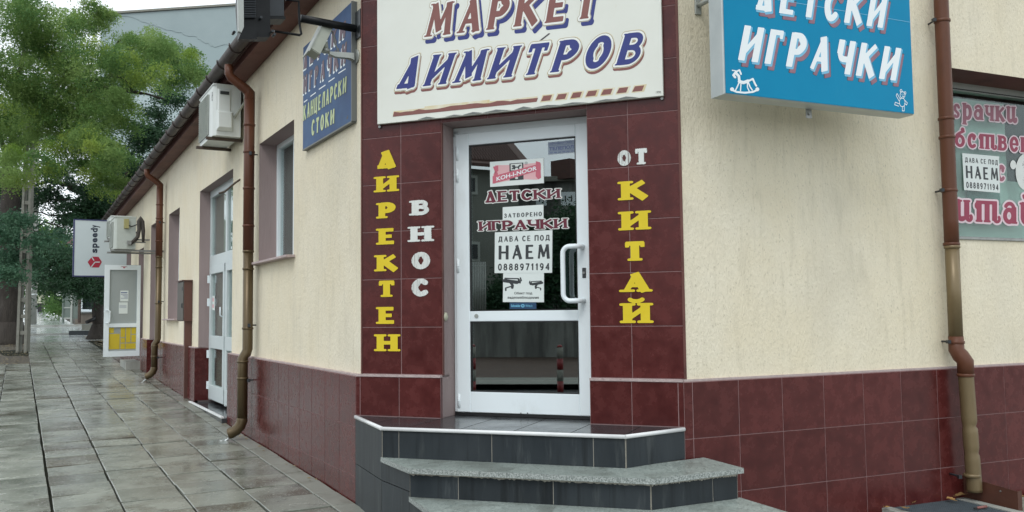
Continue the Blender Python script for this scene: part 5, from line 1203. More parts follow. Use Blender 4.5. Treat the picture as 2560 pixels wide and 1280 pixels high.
tA, zA = sT(291, 543, a1); tB, _ = sT(340, 547, a1); _, zC = sT(300, 622, a1)
t = ac_unit('old stained air conditioner with yellowed switch box and wrapped pipes, middle one of the units', a1, a1+.80, tB, tA+.02, zC, zA, 'ac_old', cover=False, boxy=True)
z6 = lambda x, y, s_: sT(180+x/6.4, 530+y/6.4, s_)
u0, v0 = z6(828, 265, a1); u1, v1 = z6(912, 112, a1); mb = MB(); mb.hexa([L.at(a1, v0, u0), L.at(a1, v0, u1), L.at(a1, v1, u1), L.at(a1, v1, u0)], [L.at(a1-.05, v0+.004, u0-.004), L.at(a1-.05, v0+.004, u1+.004), L.at(a1-.05, v1-.004, u1+.004), L.at(a1-.05, v1-.004, u0-.004)]); mb.build('switch_box', 'yellowed', t)
def p6(x, y, ds=-.03): u_, v_ = z6(x, y, a1+ds); return L.at(a1+ds, v_, u_)
mb = MB(); mb.tube([p6(912, 215), p6(960, 232), p6(1030, 205), p6(1060, 190)], .008, 6); mb.build('cable', 'rubber', t)
mb = MB(); mb.tube([p6(935, 500), p6(985, 460), p6(1050, 400), p6(1075, 280), p6(1070, 150), p6(1100, 95), p6(1130, 150), p6(1140, 300), p6(1140, 480)], [.018, .022, .03, .03, .034, .034, .028, .03, .02], 8); mb.tube([p6(940, 520), p6(1000, 480), p6(1060, 430)], .012, 6); mb.build('lagged_pipe', 'lagging', t)
mb = MB(); mb.obox(p6(915, 490), Vector((L.n[0], L.n[1], 0))*.03, (0, 0, .03), Vector((L.d[0], L.d[1], 0))*.02); mb.build('valve', 'steel', t)
a2 = 11.15
tA, zA = sT(278, 541, a2); _, zC = sT(280, 594, a2)
t = ac_unit('white air conditioner mostly hidden behind the stained one, farthest of the units', a2, a2+.78, tA-.34, tA+.0, zC, zA, 'ac_white', cover=False, boxy=True)

# ================================================================== METER BOX
a3 = 6.66
u0, v1 = sT(460, 702, a3); u1, _ = sT(481, 704, a3); _, v0 = sT(470, 803, a3)
u1 = max(u1, EL+.005)
t = thing('meter_box', 'brown metal meter cabinet on a flat post by the glazed side door', 'meter box', L.at(a3+.2, -1.08, .05))
mb = MB(); mb.fbox(L, a3, a3+.52, v0, v1, u1, u0-.004, .004); mb.m = 1; mb.fbox(L, a3+.01, a3+.51, v0+.01, v1-.01, u0-.004, u0+.006, .004); mb.build('cabinet', ['meter_side', 'meter_front'], t)
mb = MB(); mb.fbox(L, a3-.02, a3+.54, v1, v1+.012, u1, u0+.025); mb.build('lid', 'meter_side', t)
mb = MB(); mb.fbox(L, a3+.06, a3+.11, (v0+v1)/2-.09, (v0+v1)/2-.03, u0+.006, u0+.018, .003); mb.fbox(L, a3+.05, a3+.12, v1-.13, v1-.08, u0+.006, u0+.009); mb.build('latch', 'ac_dark', t)
mb = MB(); mb.fbox(L, a3+.03, a3+.10, -1.18, v0, u0-.11, u0-.02, .004); mb.build('post', 'meter_side', t)
mb = MB(); mb.fbox(L, a3+.02, a3+.06, -1.1, v0, EL+.003, u0-.13); mb.build('backing_strip', 'bracket', t)
mb = MB(); mb.tube([L.at(a3, v0, u0-.13), L.at(a3-.01, v0-.12, u0-.15), L.at(a3, v0-.2, u0-.13), L.at(a3+.03, v0-.1, u0-.16)], .014, 6); mb.build('cable_loop', 'cable', t)

# ================================================================== PROJECTING SPEEDY SIGN
DSg = 13.0
def s6(x, y): return sT(180+x/6.4, 530+y/6.4, DSg)
t = thing('blade_sign', 'pale grey projecting sign with dark sideways lettering and a red hexagon', 'sign', L.at(DSg, .78, .7))
ul, vt = s6(48, 128); ur = .16; _, vb = s6(30, 1015)
mb = MB(); mb.hexa(dq(ur, ul, vb, vt, DSg), dq(ur, ul, vb, vt, DSg+.12)); mb.build('panel', 'speedy_face', t)
mb = MB()
for t0, t1, z0, z1 in ((ur-.01, ul+.022, vb-.022, vb-.001), (ur-.01, ul+.022, vt+.001, vt+.020), (ul+.001, ul+.022, vb-.02, vt+.018)): mb.hexa(dq(t0, t1, z0, z1, DSg-.008), dq(t0, t1, z0, z1, DSg+.128))
mb.build('frame', 'speedy_edge', t)
def P6(x, y, o=0): u_, v_ = s6(x, y); return L.at(DSg-.003-o, v_, u_)
nS = (-L.d[0], -L.d[1])
# sideways word: reading upwards
q = Quad(P6(437, 655), P6(447, 208), P6(300, 208), P6(300, 655), nS)
for i, (ch, a, b, lo, hi) in enumerate((('s', 0, .155, .235, .80), ('p', .185, .345, 0, .80), ('e', .375, .530, .235, .80), ('e', .555, .71, .235, .80), ('d', .735, .885, .235, 1.0), ('y', .90, 1.0, -.04, .80))):
    mb = MB(); txt(mb, ch, q, a, b, lo, hi, 0, .035); mb.build('letter', 'ink_navy', t)
hx = [(250, 800), (318, 716), (425, 716), (478, 800), (430, 888), (302, 888)]
mb = MB(); mb.add([P6(x, y) for x, y in hx], [tuple(range(6))]); mb.build('hexagon', 'ink_red', t)
mb = MB(); 
for (x0, y0), (x1, y1) in (((316, 722), (352, 778)), ((304, 886), (366, 802)), ((366, 802), (446, 802))):
    d = Vector((x1-x0, y1-y0)).normalized()*8; nx, ny = -d.y, d.x; mb.add([P6(x0+nx, y0+ny, .003), P6(x1+nx, y1+ny, .003), P6(x1-nx, y1-ny, .003), P6(x0-nx, y0-ny, .003)], [(0, 1, 2, 3)])
mb.build('hexagon_lines', 'speedy_face', t)
mb = MB(); mb.tube([L.at(DSg+.06, vt-.2, ur), L.at(DSg+.06, vt-.2, EL)], .02, 8); mb.tube([L.at(DSg+.06, vb+.2, ur), L.at(DSg+.06, vb+.2, EL)], .02, 8); mb.build('bracket', 'dark_metal', t)

# ================================================================== FLOODLIGHT ON ITS ARM, SECURITY CAMERA
def az(x, y, s_): u_, v_ = sT(x, y, s_); return Vector(L.at(s_, v_, u_))
t = thing('floodlight', 'black floodlight with gear box on a pipe arm above the navy wall sign', 'lamp', L.at(.02, 1.98, EL))
sF = .04
p0, p1 = az(890, 72, sF), az(752, 46, sF)
mb = MB(); mb.tube([p0, p1], .027, 12); mb.build('arm', 'black_metal', t)
mb = MB(); c_ = az(893, 66, sF); mb.fbox(L, sF-.05, sF+.07, L.z(893, 66, EL)-.10, L.z(893, 66, EL)+.10, EL, EL+.012, .002); mb.build('wall_plate', 'dark_metal', t)
A = lambda x, y, ds=0: az(x, y, sF+ds)
z7b = lambda x, y, ds=0: A(560+x/4.922, y/4.922, ds)
mb = MB(); mb.tube([z7b(760, -5), z7b(920, 15), z7b(925, 170), z7b(930, 300), z7b(950, 420), z7b(930, 432), z7b(620, 385)], .0085, 8); mb.build('yoke', 'black_metal', t)
X1, X2 = Vector((L.d[0], L.d[1], 0)), Vector((0, 0, 1))
mb = MB()   # housing: ribbed box with tapered lower end
pr = [(140, -160), (400, -160), (560, -160), (570, 480), (150, 480), (135, 100)]
pr = [(195, -260), (560, -260), (572, 430), (560, 455), (215, 455), (185, 60)]
front = [z7b(x, y, -.10) for x, y in pr]; back = [z7b(x, y, -.10)+X1*.11 for x, y in pr]
mb.hexa(front, back); mb.build('housing', 'black_metal', t)
mb = MB(); 
pr = [(170, -200), (240, -200), (245, 330), (215, 400), (180, 380)]; mb.hexa([z7b(x, y, -.135) for x, y in pr], [z7b(x, y, -.135)+X1*.034 for x, y in pr]); mb.build('lens_rim', 'alu_grey', t)
for i in range(14):
    mb = MB(); y = -70+i*21; pr = [(242, y), (392, y), (392, y+9), (242, y+9)]; mb.hexa([z7b(a, b, -.125) for a, b in pr], [z7b(a, b, -.125)+X1*.024 for a, b in pr]); mb.build('cooling_fin', 'dark_metal', t)
mb = MB(); pr = [(245, 330), (400, 330), (405, 480), (175, 480)]; mb.hexa([z7b(a, b, -.13) for a, b in pr], [z7b(a, b, -.13)+X1*.03 for a, b in pr]); mb.build('end_cap', 'black_metal', t)
mb = MB(); pr = [(480, -150), (735, -150), (740, 195), (490, 195)]; mb.hexa([z7b(a, b, -.06) for a, b in pr], [z7b(a, b, -.06)+X1*.12 for a, b in pr]); mb.build('gear_box', 'dark_metal', t)
mb = MB(); pr = [(485, 197), (755, 200), (755, 235), (490, 232)]; mb.hexa([z7b(a, b, -.065) for a, b in pr], [z7b(a, b, -.065)+X1*.13 for a, b in pr]); mb.build('gear_box_flange', 'black_metal', t)
for x, y in ((128, 392), (460, 210), (600, 378), (625, 420)):
    mb = MB(); c_ = z7b(x, y, -.14); mb.tube([c_, c_+X1*.05], .009, 7); mb.build('bolt', 'dark_metal' if x != 128 else 'black_metal', t)
t = thing('security_camera', 'weathered grey security camera in front of the navy wall sign', 'camera', L.at(.07, 1.78, EL))
sC = .08
B = lambda x, y, ds=0: az(560+x/4.922, y/4.922, sC+ds)
mb = MB(); fz = L.z(885, 148, EL); mb.tube([L.at(sC, fz, EL), L.at(sC, fz, EL+.012)], .05, 14); mb.build('wall_flange', 'alu_grey', t)
mb = MB(); pr = [(1590, 655), (1300, 630), (1210, 600), (1200, 640), (1340, 690), (1560, 715), (1620, 760), (1625, 640)]
mb.hexa([B(a, b, -.015) for a, b in [(1600, 650), (1300, 632), (1300, 662), (1375, 695), (1560, 715), (1605, 740)]], [B(a, b, -.015)+X1*.04 for a, b in [(1600, 650), (1300, 632), (1300, 662), (1375, 695), (1560, 715), (1605, 740)]]); mb.build('arm', 'alu_grey', t)
mb = MB(); c_ = B(1250, 625, .0); mb.tube([c_-X2*.012, c_+X2*.012], .030, 14); mb.build('swivel_plate', 'alu_grey', t)
mb = MB(); mb.tube([B(1255, 615), B(1250, 560), B(1240, 520)], [.020, .017, .020], 10); mb.tube([B(1240, 520), B(1200, 560)], .012, 8); mb.build('swivel', 'cam_grey', t)
# body: rectangular housing running from rear (upper right) to lens (lower left, towards the street)
cr, cf = B(1250, 350, .02), B(1095, 665, -.05)
ax = (cf-cr); ln_ = ax.length; axn = ax.normalized(); side = X1.copy(); side = (side-axn*side.dot(axn)).normalized(); upv = side.cross(axn); 
mb = MB(); mb.obox((cr+cf)/2, axn*ln_/2, side*.045, upv*.036); mb.build('housing', 'cam_grey', t)
sg = 1 if (Vector(B(1000, 600))-Vector(B(1150, 600))).dot(upv) > 0 else -1
mb = MB(); mb.obox((cr+cf)/2+upv*sg*.040+axn*.012, axn*(ln_/2+.025), side*.052, upv*.004); mb.build('sunshield', 'alu_grey', t)
mb = MB(); mb.obox(cf+axn*.002, axn*.003, side*.040, upv*.031); mb.build('lens_window', 'cam_grey', t)
mb = MB(); mb.tube([cr, cr+Vector((0, 0, .02)), B(1340, 400), B(1360, 500), B(1400, 620), B(1470, 700), B(1600, 760)], .005, 6); mb.tube([cr, B(1310, 340), B(1350, 440), B(1365, 490)], .004, 6); mb.build('cable', 'cable', t)

# ================================================================== LIGHT WELL, GRATE, DEFLECTOR, LEAVES AT THE RIGHT
gR = lambda s_, o: gz(*(Rw.P+Rw.d*s_+Rw.n*o))
def rp(s_, o, dz): q = Rw.P+Rw.d*s_+Rw.n*o; return (q[0], q[1], gz(*q)+EYE+dz)
t = thing('light_well', 'concrete light well with a fine metal grate at the foot of the right wall', 'light well', rp(1.5, .25, 0))
wz = .012
for a, b, c_, d in ((1.12, 1.20, .0, .62), (1.80, 1.87, .0, .62), (1.20, 1.80, .50, .62)):
    p = [rp(a, c_, wz), rp(b, c_, wz), rp(b, d, wz), rp(a, d, wz)]; mb = MB(); mb.hexa([(x, y, z-.2) for x, y, z in p], p); mb.build('curb', 'concrete', t)
mb = MB(); mb.hexa([rp(1.2, 0, -.2), rp(1.8, 0, -.2), rp(1.8, .5, -.2), rp(1.2, .5, -.2)], [rp(1.2, 0, -.04), rp(1.8, 0, -.04), rp(1.8, .5, -.04), rp(1.2, .5, -.04)]); mb.build('pit_floor', 'pit', t)
mb = MB(); st_ = .017
for i in range(int(.6/st_)+1): s_ = 1.2+i*st_; mb.hexa([rp(s_-.003, .0, -.006), rp(s_+.003, .0, -.006), rp(s_+.003, .5, -.006), rp(s_-.003, .5, -.006)], [rp(s_-.003, .0, .004), rp(s_+.003, .0, .004), rp(s_+.003, .5, .004), rp(s_-.003, .5, .004)])
for i in range(int(.5/st_)+1): o_ = i*st_; mb.hexa([rp(1.2, o_-.003, -.004), rp(1.8, o_-.003, -.004), rp(1.8, o_+.003, -.004), rp(1.2, o_+.003, -.004)], [rp(1.2, o_-.003, .006), rp(1.8, o_-.003, .006), rp(1.8, o_+.003, .006), rp(1.2, o_+.003, .006)])
tag(mb.build('grate', 'grate', t), kind='stuff')
t = thing('splash_plate', 'rusty brown sheet metal plate standing out from the wall under the right drainpipe', 'metal plate', rp(1.9, .15, 0))
mb = MB(); sa, sb_ = 1.875, 1.945
pts = [Rw.at(sa, -1.155, .0), Rw.at(sb_, -1.205, .34)]
mb.hexa([rp(sa, .002, -.05), rp(sb_, .34, -.05), pts[1], pts[0]], [tuple(Vector(p)+Vector((Rw.d[0], Rw.d[1], 0))*.005) for p in (rp(sa, .002, -.05), rp(sb_, .34, -.05), pts[1], pts[0])]); mb.build('plate', 'rust_sheet', t)
mb = MB(); mb.hexa([rp(sb_, .34, -.05), rp(sb_+.035, .345, -.05), Rw.at(sb_+.035, -1.20, .345), Rw.at(sb_, -1.205, .34)], [tuple(Vector(p)+Vector((Rw.n[0], Rw.n[1], 0))*.005) for p in (rp(sb_, .34, -.05), rp(sb_+.035, .345, -.05), Rw.at(sb_+.035, -1.20, .345), Rw.at(sb_, -1.205, .34))]); mb.build('folded_edge', 'rust_sheet', t)
mb = MB(); c_ = Rw.at(1.925, -1.22, .24); mb.tube([c_, tuple(Vector(c_)-Vector((Rw.d[0], Rw.d[1], 0))*.006)], .006, 8); mb.build('rivet', 'steel', t)
def leaf(c_, size, rot, label, tilt=.25, fold=.25):
    mb = MB(); c_ = Vector(c_); pts = []; N = 14
    for i in range(N):
        a = 2*math.pi*i/N; r_ = size*(.55+.45*abs(math.cos(a*2.5+.3)))*(1 if i % 2 else .82); pts.append((r_*math.cos(a), r_*math.sin(a)*.8))
    ca, sa_ = math.cos(rot), math.sin(rot); vs = [(c_.x, c_.y, c_.z+size*.10)]
    for x, y in pts: vs.append((c_.x+x*ca-y*sa_, c_.y+x*sa_+y*ca, c_.z+.004+abs(y)*fold+x*tilt*.3+random.uniform(0, size*.18)))
    mb.add(vs, [(0, i+1, (i+1) % N+1) for i in range(N)], True)
    lo = len(vs); mb.tube([vs[0], (c_.x-size*1.3*ca, c_.y-size*1.3*sa_, c_.z+.004)], .0018, 4)
    tag(mb.build('fallen_leaf', 'leaf_dry'), label, 'leaf', 'dry leaves by the light well')
def gpx(x, y, dz=.0):
    X = ong(x, y, dz); return (X[0], X[1], X[2]+EYE)
leaf(gpx(2404, 1240, .03), .055, .3, 'tan curled leaf against the wall at the far corner of the grate')
leaf(gpx(2376, 1250, .02), .040, 2.0, 'pale crumpled leaf on the grate near its wall side')
leaf(gpx(2283, 1256, .02), .035, 1.0, 'small dull leaf at the wall end of the grate')
leaf(gpx(2264, 1273, .02), .045, 4.0, 'tan leaf on the near left edge of the grate')
leaf(gpx(2217, 1270, .02), .028, 5.0, 'small brown leaf on the concrete curb left of the grate')
for i, (x, y) in enumerate(((2536, 1234), (2546, 1238), (2555, 1243))): leaf(gpx(x, y, .01), .035, i*1.7, ('pale leaf just beyond the rusty plate', 'middle pale leaf of the three beyond the rusty plate', 'pale leaf at the right edge beyond the rusty plate')[i])
mb = MB(); p = Vector(gpx(2455, 1268, .02)); d = Vector((Rw.d[0], Rw.d[1], 0)); mb.tube([p-d*.05, p+d*.04], [.008, .010], 8); mb.m = 1; mb.tube([p-d*.075, p-d*.05], [.005, .008], 8); tag(mb.build('pencil_stub', ['ink_maroon', 'rubber']), 'small reddish stub lying on the grate curb beside the rusty plate', 'litter')
# litter flecks on the paving
mb = MB(); r3 = random.Random(5)
for i in range(750):
    s_ = r3.uniform(-.3, 9) if i < 520 else r3.uniform(9, 22); t_ = r3.choice((r3.uniform(.0, .25), r3.uniform(.1, 2.5), r3.gauss(.75, .25)))
    if not .0 < t_ < 2.5: continue
    z_ = .010; w_ = r3.uniform(.003, .009)*(1 if i < 520 else 1.8); a = r3.uniform(0, 6.3); c_ = Vector(gl(s_, t_, z_)); e1 = Vector((math.cos(a), math.sin(a), 0))*w_; e2 = Vector((-math.sin(a), math.cos(a), .15))*w_*.5
    mb.add([c_-e1, c_+e2, c_+e1, c_-e2], [(0, 1, 2, 3)])
tag(mb.build('leaf_flecks', 'fleck'), 'tiny pale leaf flecks scattered over the wet slabs', 'litter', kind='stuff')
mb = MB()
for i in range(7000):
    s_ = r3.uniform(14.4, 27); t_ = r3.uniform(1.8, 6) if i < 4600 else r3.uniform(-1.5, .1); c_ = Vector(gl(s_ if i < 4600 else r3.uniform(18, 27), t_, .0)); w_ = r3.uniform(.012, .03); a = r3.uniform(0, 6.3)
    e1 = Vector((math.cos(a), math.sin(a), r3.uniform(-.3, .3)))*w_; e2 = Vector((-math.sin(a), math.cos(a), r3.uniform(-.3, .3)))*w_*.6; mb.add([c_-e1, c_+e2, c_+e1, c_-e2], [(0, 1, 2, 3)])
tag(mb.build('leaf_litter', 'litter'), 'brown leaf litter under the street trees', 'litter', kind='stuff')
mb = MB()
for i in range(60):
    s_ = r3.uniform(.3, 6.5); t_ = abs(r3.gauss(0, .06))+.01; c_ = Vector(gl(s_, t_, .008)); w_ = r3.uniform(.008, .020); a = r3.uniform(0, 6.3)
    e1 = Vector((math.cos(a), math.sin(a), r3.uniform(-.2, .2)))*w_; e2 = Vector((-math.sin(a), math.cos(a), .3))*w_*.6; mb.add([c_-e1, c_+e2, c_+e1, c_-e2], [(0, 1, 2, 3)])
tag(mb.build('dry_leaf_bits', 'litter'), 'brown dry leaf bits gathered along the foot of the side wall', 'litter', kind='stuff')
# ================================================================== STREET TREES, POLES
def leaf_mass(name, mt, parent, clumps, seed, size=.05, droop=.5, kind='stuff', asp=.42, flat=.6):
    """clumps: (centre, radii, number of sprays, leaflets per spray)"""
    rg = np.random.default_rng(seed); V = []; tot = 0
    for c_, rad, ns, nl in clumps:
        u = rg.normal(size=(ns, 3)); u /= np.linalg.norm(u, axis=1, keepdims=True); rr_ = rg.random((ns, 1))**.45
        base = np.array(c_)+u*rr_*np.array(rad)
        d = u*np.array([1, 1, .3])+rg.normal(scale=.5, size=(ns, 3)); d[:, 2] -= droop; d /= np.linalg.norm(d, axis=1, keepdims=True)
        ll = size*rg.uniform(2.5, 6, (ns, 1))
        for j in range(nl):
            t_ = (j+rg.random((ns, 1)))/nl
            p = base+d*ll*t_+np.array([0, 0, -1])*(ll*t_)**2*droop*1.5+rg.normal(scale=size*.45, size=(ns, 3))
            a = rg.normal(size=(ns, 3)); a[:, 2] *= flat; a[:, 2] -= droop*.6; a /= np.linalg.norm(a, axis=1, keepdims=True)
            b = np.cross(a, rg.normal(size=(ns, 3))); b /= np.linalg.norm(b, axis=1, keepdims=True)
            sz = size*rg.uniform(.6, 1.25, (ns, 1)); a = a*sz*.6; b = b*sz*asp*.6
            V.append(np.stack([p-a, p+b, p+a, p-b], 1).reshape(-1, 3)); tot += ns
    V = np.concatenate(V).astype(np.float32); n_ = len(V)//4
    me = bpy.data.meshes.new(name); me.vertices.add(len(V)); me.vertices.foreach_set('co', V.ravel())
    me.loops.add(n_*4); me.loops.foreach_set('vertex_index', np.arange(n_*4, dtype=np.int32)); me.polygons.add(n_); me.polygons.foreach_set('loop_start', np.arange(0, n_*4, 4, dtype=np.int32))
    me.polygons.foreach_set('loop_total', np.full(n_, 4, np.int32)); me.materials.append(MATS[mt]); me.update(calc_edges=True)
    return link(name, me, parent, kind=kind)
def tufts(cl, per=55, seed=0, sub=.30):
    rr_ = np.random.default_rng(seed); o_ = []
    for c_, rad, ns, nl in cl:
        for _ in range(max(1, int(ns/per))):
            u = rr_.normal(size=3); u /= np.linalg.norm(u); u *= rr_.random()**.4
            k = rr_.uniform(.6, 1.4)*sub; rd = np.array(rad)
            o_.append((tuple(np.array(c_)+u*rd), (rd[0]*k*1.35, max(rd[1]*k, .12), rd[2]*k*.75), per, nl))
    return o_
def limb(mb, a, b, r0, r1, sag=0, n=7, seed=0):
    rr_ = random.Random(seed); a, b = Vector(a), Vector(b); P_ = []; 
    for i in range(n+1):
        t_ = i/n; p = a.lerp(b, t_)+Vector((rr_.uniform(-1, 1), rr_.uniform(-1, 1), rr_.uniform(-1, 1)))*(b-a).length*.03*(0 < i < n)+Vector((0, 0, sag*math.sin(math.pi*t_))); P_.append(p)
    mb.tube(P_, [r0+(r1-r0)*i/n for i in range(n+1)], 8); return P_
def P3(x, y, dist):                     # point seen at photo x,y at a forward distance
    D = ray(x, y); q = D*(dist/D[1]); return (float(q[0]), float(q[1]), float(q[2])+EYE)
def clump(x, y, dist, rpx, depth, ns, nl, ry=None):
    r_ = rpx*dist/F_PX; return (P3(x, y, dist), (r_, depth, (ry or rpx)*dist/F_PX), ns, nl)
# light honey locust whose crown fills the top left
tb = Vector(gpx(22, 858))
t = thing('locust_tree', 'tall light green feathery tree leaning over the pavement at the left, dark trunk', 'tree', tb)
mb = MB(); top = P3(20, 420, 25.0); limb(mb, tb-Vector((0, 0, .1)), Vector(top), .36, .24, 0, 8, 1)
mb.tube([tb-Vector((0, 0, .15)), tb+Vector((0, 0, .1)), tb+Vector((0, 0, .6))], [.55, .42, .36], 10); mb.build('trunk', 'bark', t)
mb = MB()
for i, (x, y, d, r1) in enumerate(((60, 130, 22, .05), (180, 180, 20, .04), (330, 215, 19, .03), (405, 245, 18.5, .012), (-60, 200, 24, .06), (120, 330, 21, .03), (300, 100, 20, .03))):
    st0 = top if i not in (2, 3) else P3(170, 190+20*i, 20.5); limb(mb, st0, P3(x, y, d), .13 if i < 2 else .06, r1, .3, 7, i+5)
limb(mb, P3(318, 228, 19), P3(410, 247, 18.6), .035, .012, 0, 6, 20); limb(mb, P3(322, 225, 19), P3(345, 200, 18.8), .025, .008, 0, 4, 21); limb(mb, P3(300, 222, 19), P3(322, 228, 19), .04, .035, 0, 3, 22)
mb.build('branches', 'bark', t)
cl = []
r4 = random.Random(11)
for x, y, r_, n_ in ((30, 60, 90, 1100), (120, 80, 80, 1000), (200, 60, 75, 850), (250, 45, 45, 260), (60, 190, 95, 1300), (160, 180, 90, 1300), (250, 150, 70, 900), (330, 130, 55, 520), (400, 140, 60, 620), (455, 135, 48, 430), (485, 165, 38, 420), (360, 170, 50, 500), (420, 110, 40, 350), (310, 170, 50, 500), (350, 95, 45, 380), (430, 180, 40, 260), (290, 210, 55, 600),
                     (30, 300, 90, 1500), (120, 290, 85, 1500), (210, 270, 75, 1300), (30, 400, 60, 420), (100, 395, 45, 260), (180, 405, 40, 260), (25, 450, 40, 180), (300, 250, 40, 300), (250, 330, 50, 500), (280, 380, 40, 380), (320, 300, 35, 220), (290, 290, 55, 520), (50, 360, 60, 420), (150, 350, 60, 420), (240, 360, 55, 600), (270, 430, 50, 520), (250, 400, 50, 420), (230, 330, 60, 500), (-40, 120, 90, 700), (-40, 280, 90, 700), (275, 470, 30, 180), (505, 175, 18, 80), (470, 110, 22, 90), (230, 20, 50, 300), (60, 5, 60, 450)):
    d = r4.uniform(17.5, 21.5); cl.append(clump(x, y, d, r_*.82, .8, n_, 7))
cl = tufts(cl, 60, 1, .42); r4.shuffle(cl); k_ = int(len(cl)*.68); k0_ = int(k_*.26)
cl = [(a_, b_, int(n_*1.35), l_) for a_, b_, n_, l_ in cl]
leaf_mass('crown', 'leaf_gold', t, cl[:k0_], 21, size=.044, droop=1.2)
leaf_mass('crown', 'leaf_light', t, cl[k0_:k_], 1, size=.045, droop=1.0); leaf_mass('crown', 'leaf_mid', t, cl[k_:], 2, size=.045, droop=1.0)
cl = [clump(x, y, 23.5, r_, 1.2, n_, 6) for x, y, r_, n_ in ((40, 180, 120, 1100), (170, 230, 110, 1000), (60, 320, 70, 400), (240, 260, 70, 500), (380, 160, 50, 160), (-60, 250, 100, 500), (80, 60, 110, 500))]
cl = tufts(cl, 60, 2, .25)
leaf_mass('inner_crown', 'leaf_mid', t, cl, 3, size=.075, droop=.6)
# dark tree behind the projecting sign
tb = Vector(gpx(247, 846))
t = thing('dark_tree', 'dark leaved tree standing behind the projecting grey sign', 'tree', tb)
mb = MB(); limb(mb, tb-Vector((0, 0, .1)), P3(252, 520, 28), .20, .17, 0, 8, 31); mb.tube([tb-Vector((0, 0, .15)), tb+Vector((0, 0, .08)), tb+Vector((0, 0, .45))], [.48, .34, .21], 10); mb.build('trunk', 'bark', t)
mb = MB()
for i, (x0, y0, x1, y1, r0, r1) in enumerate(((250, 530, 210, 480, .12, .09), (210, 480, 178, 462, .09, .07), (210, 486, 170, 470, .07, .06), (178, 464, 120, 452, .08, .04), (120, 452, 70, 470, .05, .02), (250, 540, 320, 430, .1, .04), (240, 560, 150, 540, .06, .03), (150, 540, 80, 530, .03, .012), (200, 500, 140, 500, .04, .015))): limb(mb, P3(x0, y0, 27), P3(x1, y1, 26.5), r0, r1, .0, 5, 40+i)
mb.build('branches', 'bark', t)
cl = [clump(x, y, r4.uniform(25, 27.5), r_*.85, .9, n_, 6) for x, y, r_, n_ in ((250, 500, 60, 900), (300, 450, 60, 800), (340, 400, 50, 600), (230, 530, 50, 700), (380, 330, 40, 400), (340, 340, 45, 450), (390, 290, 40, 350), (430, 240, 35, 260), (410, 200, 35, 220), (280, 510, 40, 500), (160, 440, 30, 200), (110, 470, 34, 230), (140, 505, 30, 190), (95, 430, 26, 150), (180, 520, 26, 200), (60, 500, 40, 300),
      (200, 700, 42, 550), (160, 720, 22, 190), (230, 705, 36, 400), (180, 680, 40, 450), (140, 690, 28, 260), (250, 730, 20, 160), (120, 470, 20, 60), (200, 420, 18, 60), (170, 560, 30, 200), (225, 560, 30, 300))]
cl = tufts(cl, 45, 3, .30)
leaf_mass('crown', 'leaf_dark', t, cl, 4, size=.085, droop=.35)
# bluish and mid-green lower boughs at the left
tb = Vector(gl(30, 5.5, 0))
t = thing('roadside_tree', 'blue green layered boughs of a tree at the left edge', 'tree', tb)
mb = MB(); limb(mb, tb, P3(-40, 300, 29), .22, .12, 0, 7, 60)
for i, (x, y) in enumerate(((60, 590), (150, 620), (100, 650), (40, 700), (160, 570))): limb(mb, P3(-60, 500+i*20, 27), P3(x, y, 24.5), .06, .012, .2, 6, 61+i)
mb.build('trunk', 'bark', t)
cl = []
for x, y, r_, n_ in ((20, 580, 45, 300), (50, 600, 40, 260), (100, 605, 34, 200), (140, 622, 26, 130), (30, 650, 45, 300), (80, 640, 30, 160), (20, 690, 30, 200), (50, 690, 22, 90), (140, 575, 22, 60), (170, 590, 16, 50), (60, 560, 30, 120), (20, 540, 30, 160)):
    cl.append(clump(x, y, r4.uniform(20, 24), r_*.9, .5, n_, 6, ry=r_*.5))
cl = tufts(cl, 30, 4, .35)
leaf_mass('crown', 'leaf_blue', t, cl, 5, size=.075, droop=.15)
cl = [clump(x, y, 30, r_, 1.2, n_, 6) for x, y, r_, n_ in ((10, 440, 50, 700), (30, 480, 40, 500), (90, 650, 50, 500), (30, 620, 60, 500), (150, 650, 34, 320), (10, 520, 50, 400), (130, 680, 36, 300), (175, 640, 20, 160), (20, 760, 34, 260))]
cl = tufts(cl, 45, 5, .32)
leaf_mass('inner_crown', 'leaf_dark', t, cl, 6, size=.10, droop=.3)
# bright tree farther off in the gap and bushes along the path
t = thing('distant_tree', 'small bright green tree seen in the gap left of the projecting sign', 'tree', Vector(gl(52, 3.5, 0)))
mb = MB(); limb(mb, gl(52, 3.5, -.1), P3(110, 640, 50), .2, .1, 0, 5, 80); mb.build('trunk', 'bark', t)
leaf_mass('crown', 'leaf_mid', t, [clump(x, y, 50, r_, 1.5, n_, 5) for x, y, r_, n_ in ((110, 575, 26, 260), (140, 600, 24, 220), (90, 600, 28, 260), (120, 640, 34, 350), (80, 690, 34, 350), (100, 715, 22, 200), (130, 712, 18, 130), (150, 630, 22, 180))], 7, size=.17, droop=.2)
t = thing('path_hedge', 'ragged green bushes beside the far path in front of the grey gate', 'bush', Vector(gpx(140, 785)))
mb = MB(); limb(mb, gpx(146, 788), P3(146, 750, 47), .04, .02, 0, 4, 81); limb(mb, gpx(133, 780), P3(134, 745, 55), .04, .02, 0, 4, 82); mb.build('stem', 'bark', t)
leaf_mass('foliage', 'leaf_mid', t, [clump(x, y, d, r_, .8, n_, 5) for x, y, d, r_, n_ in ((140, 760, 50, 10, 200), (146, 775, 46, 9, 190), (132, 770, 56, 7, 120), (150, 745, 47, 8, 110), (134, 750, 56, 7, 110))], 8, size=.11, droop=.2)
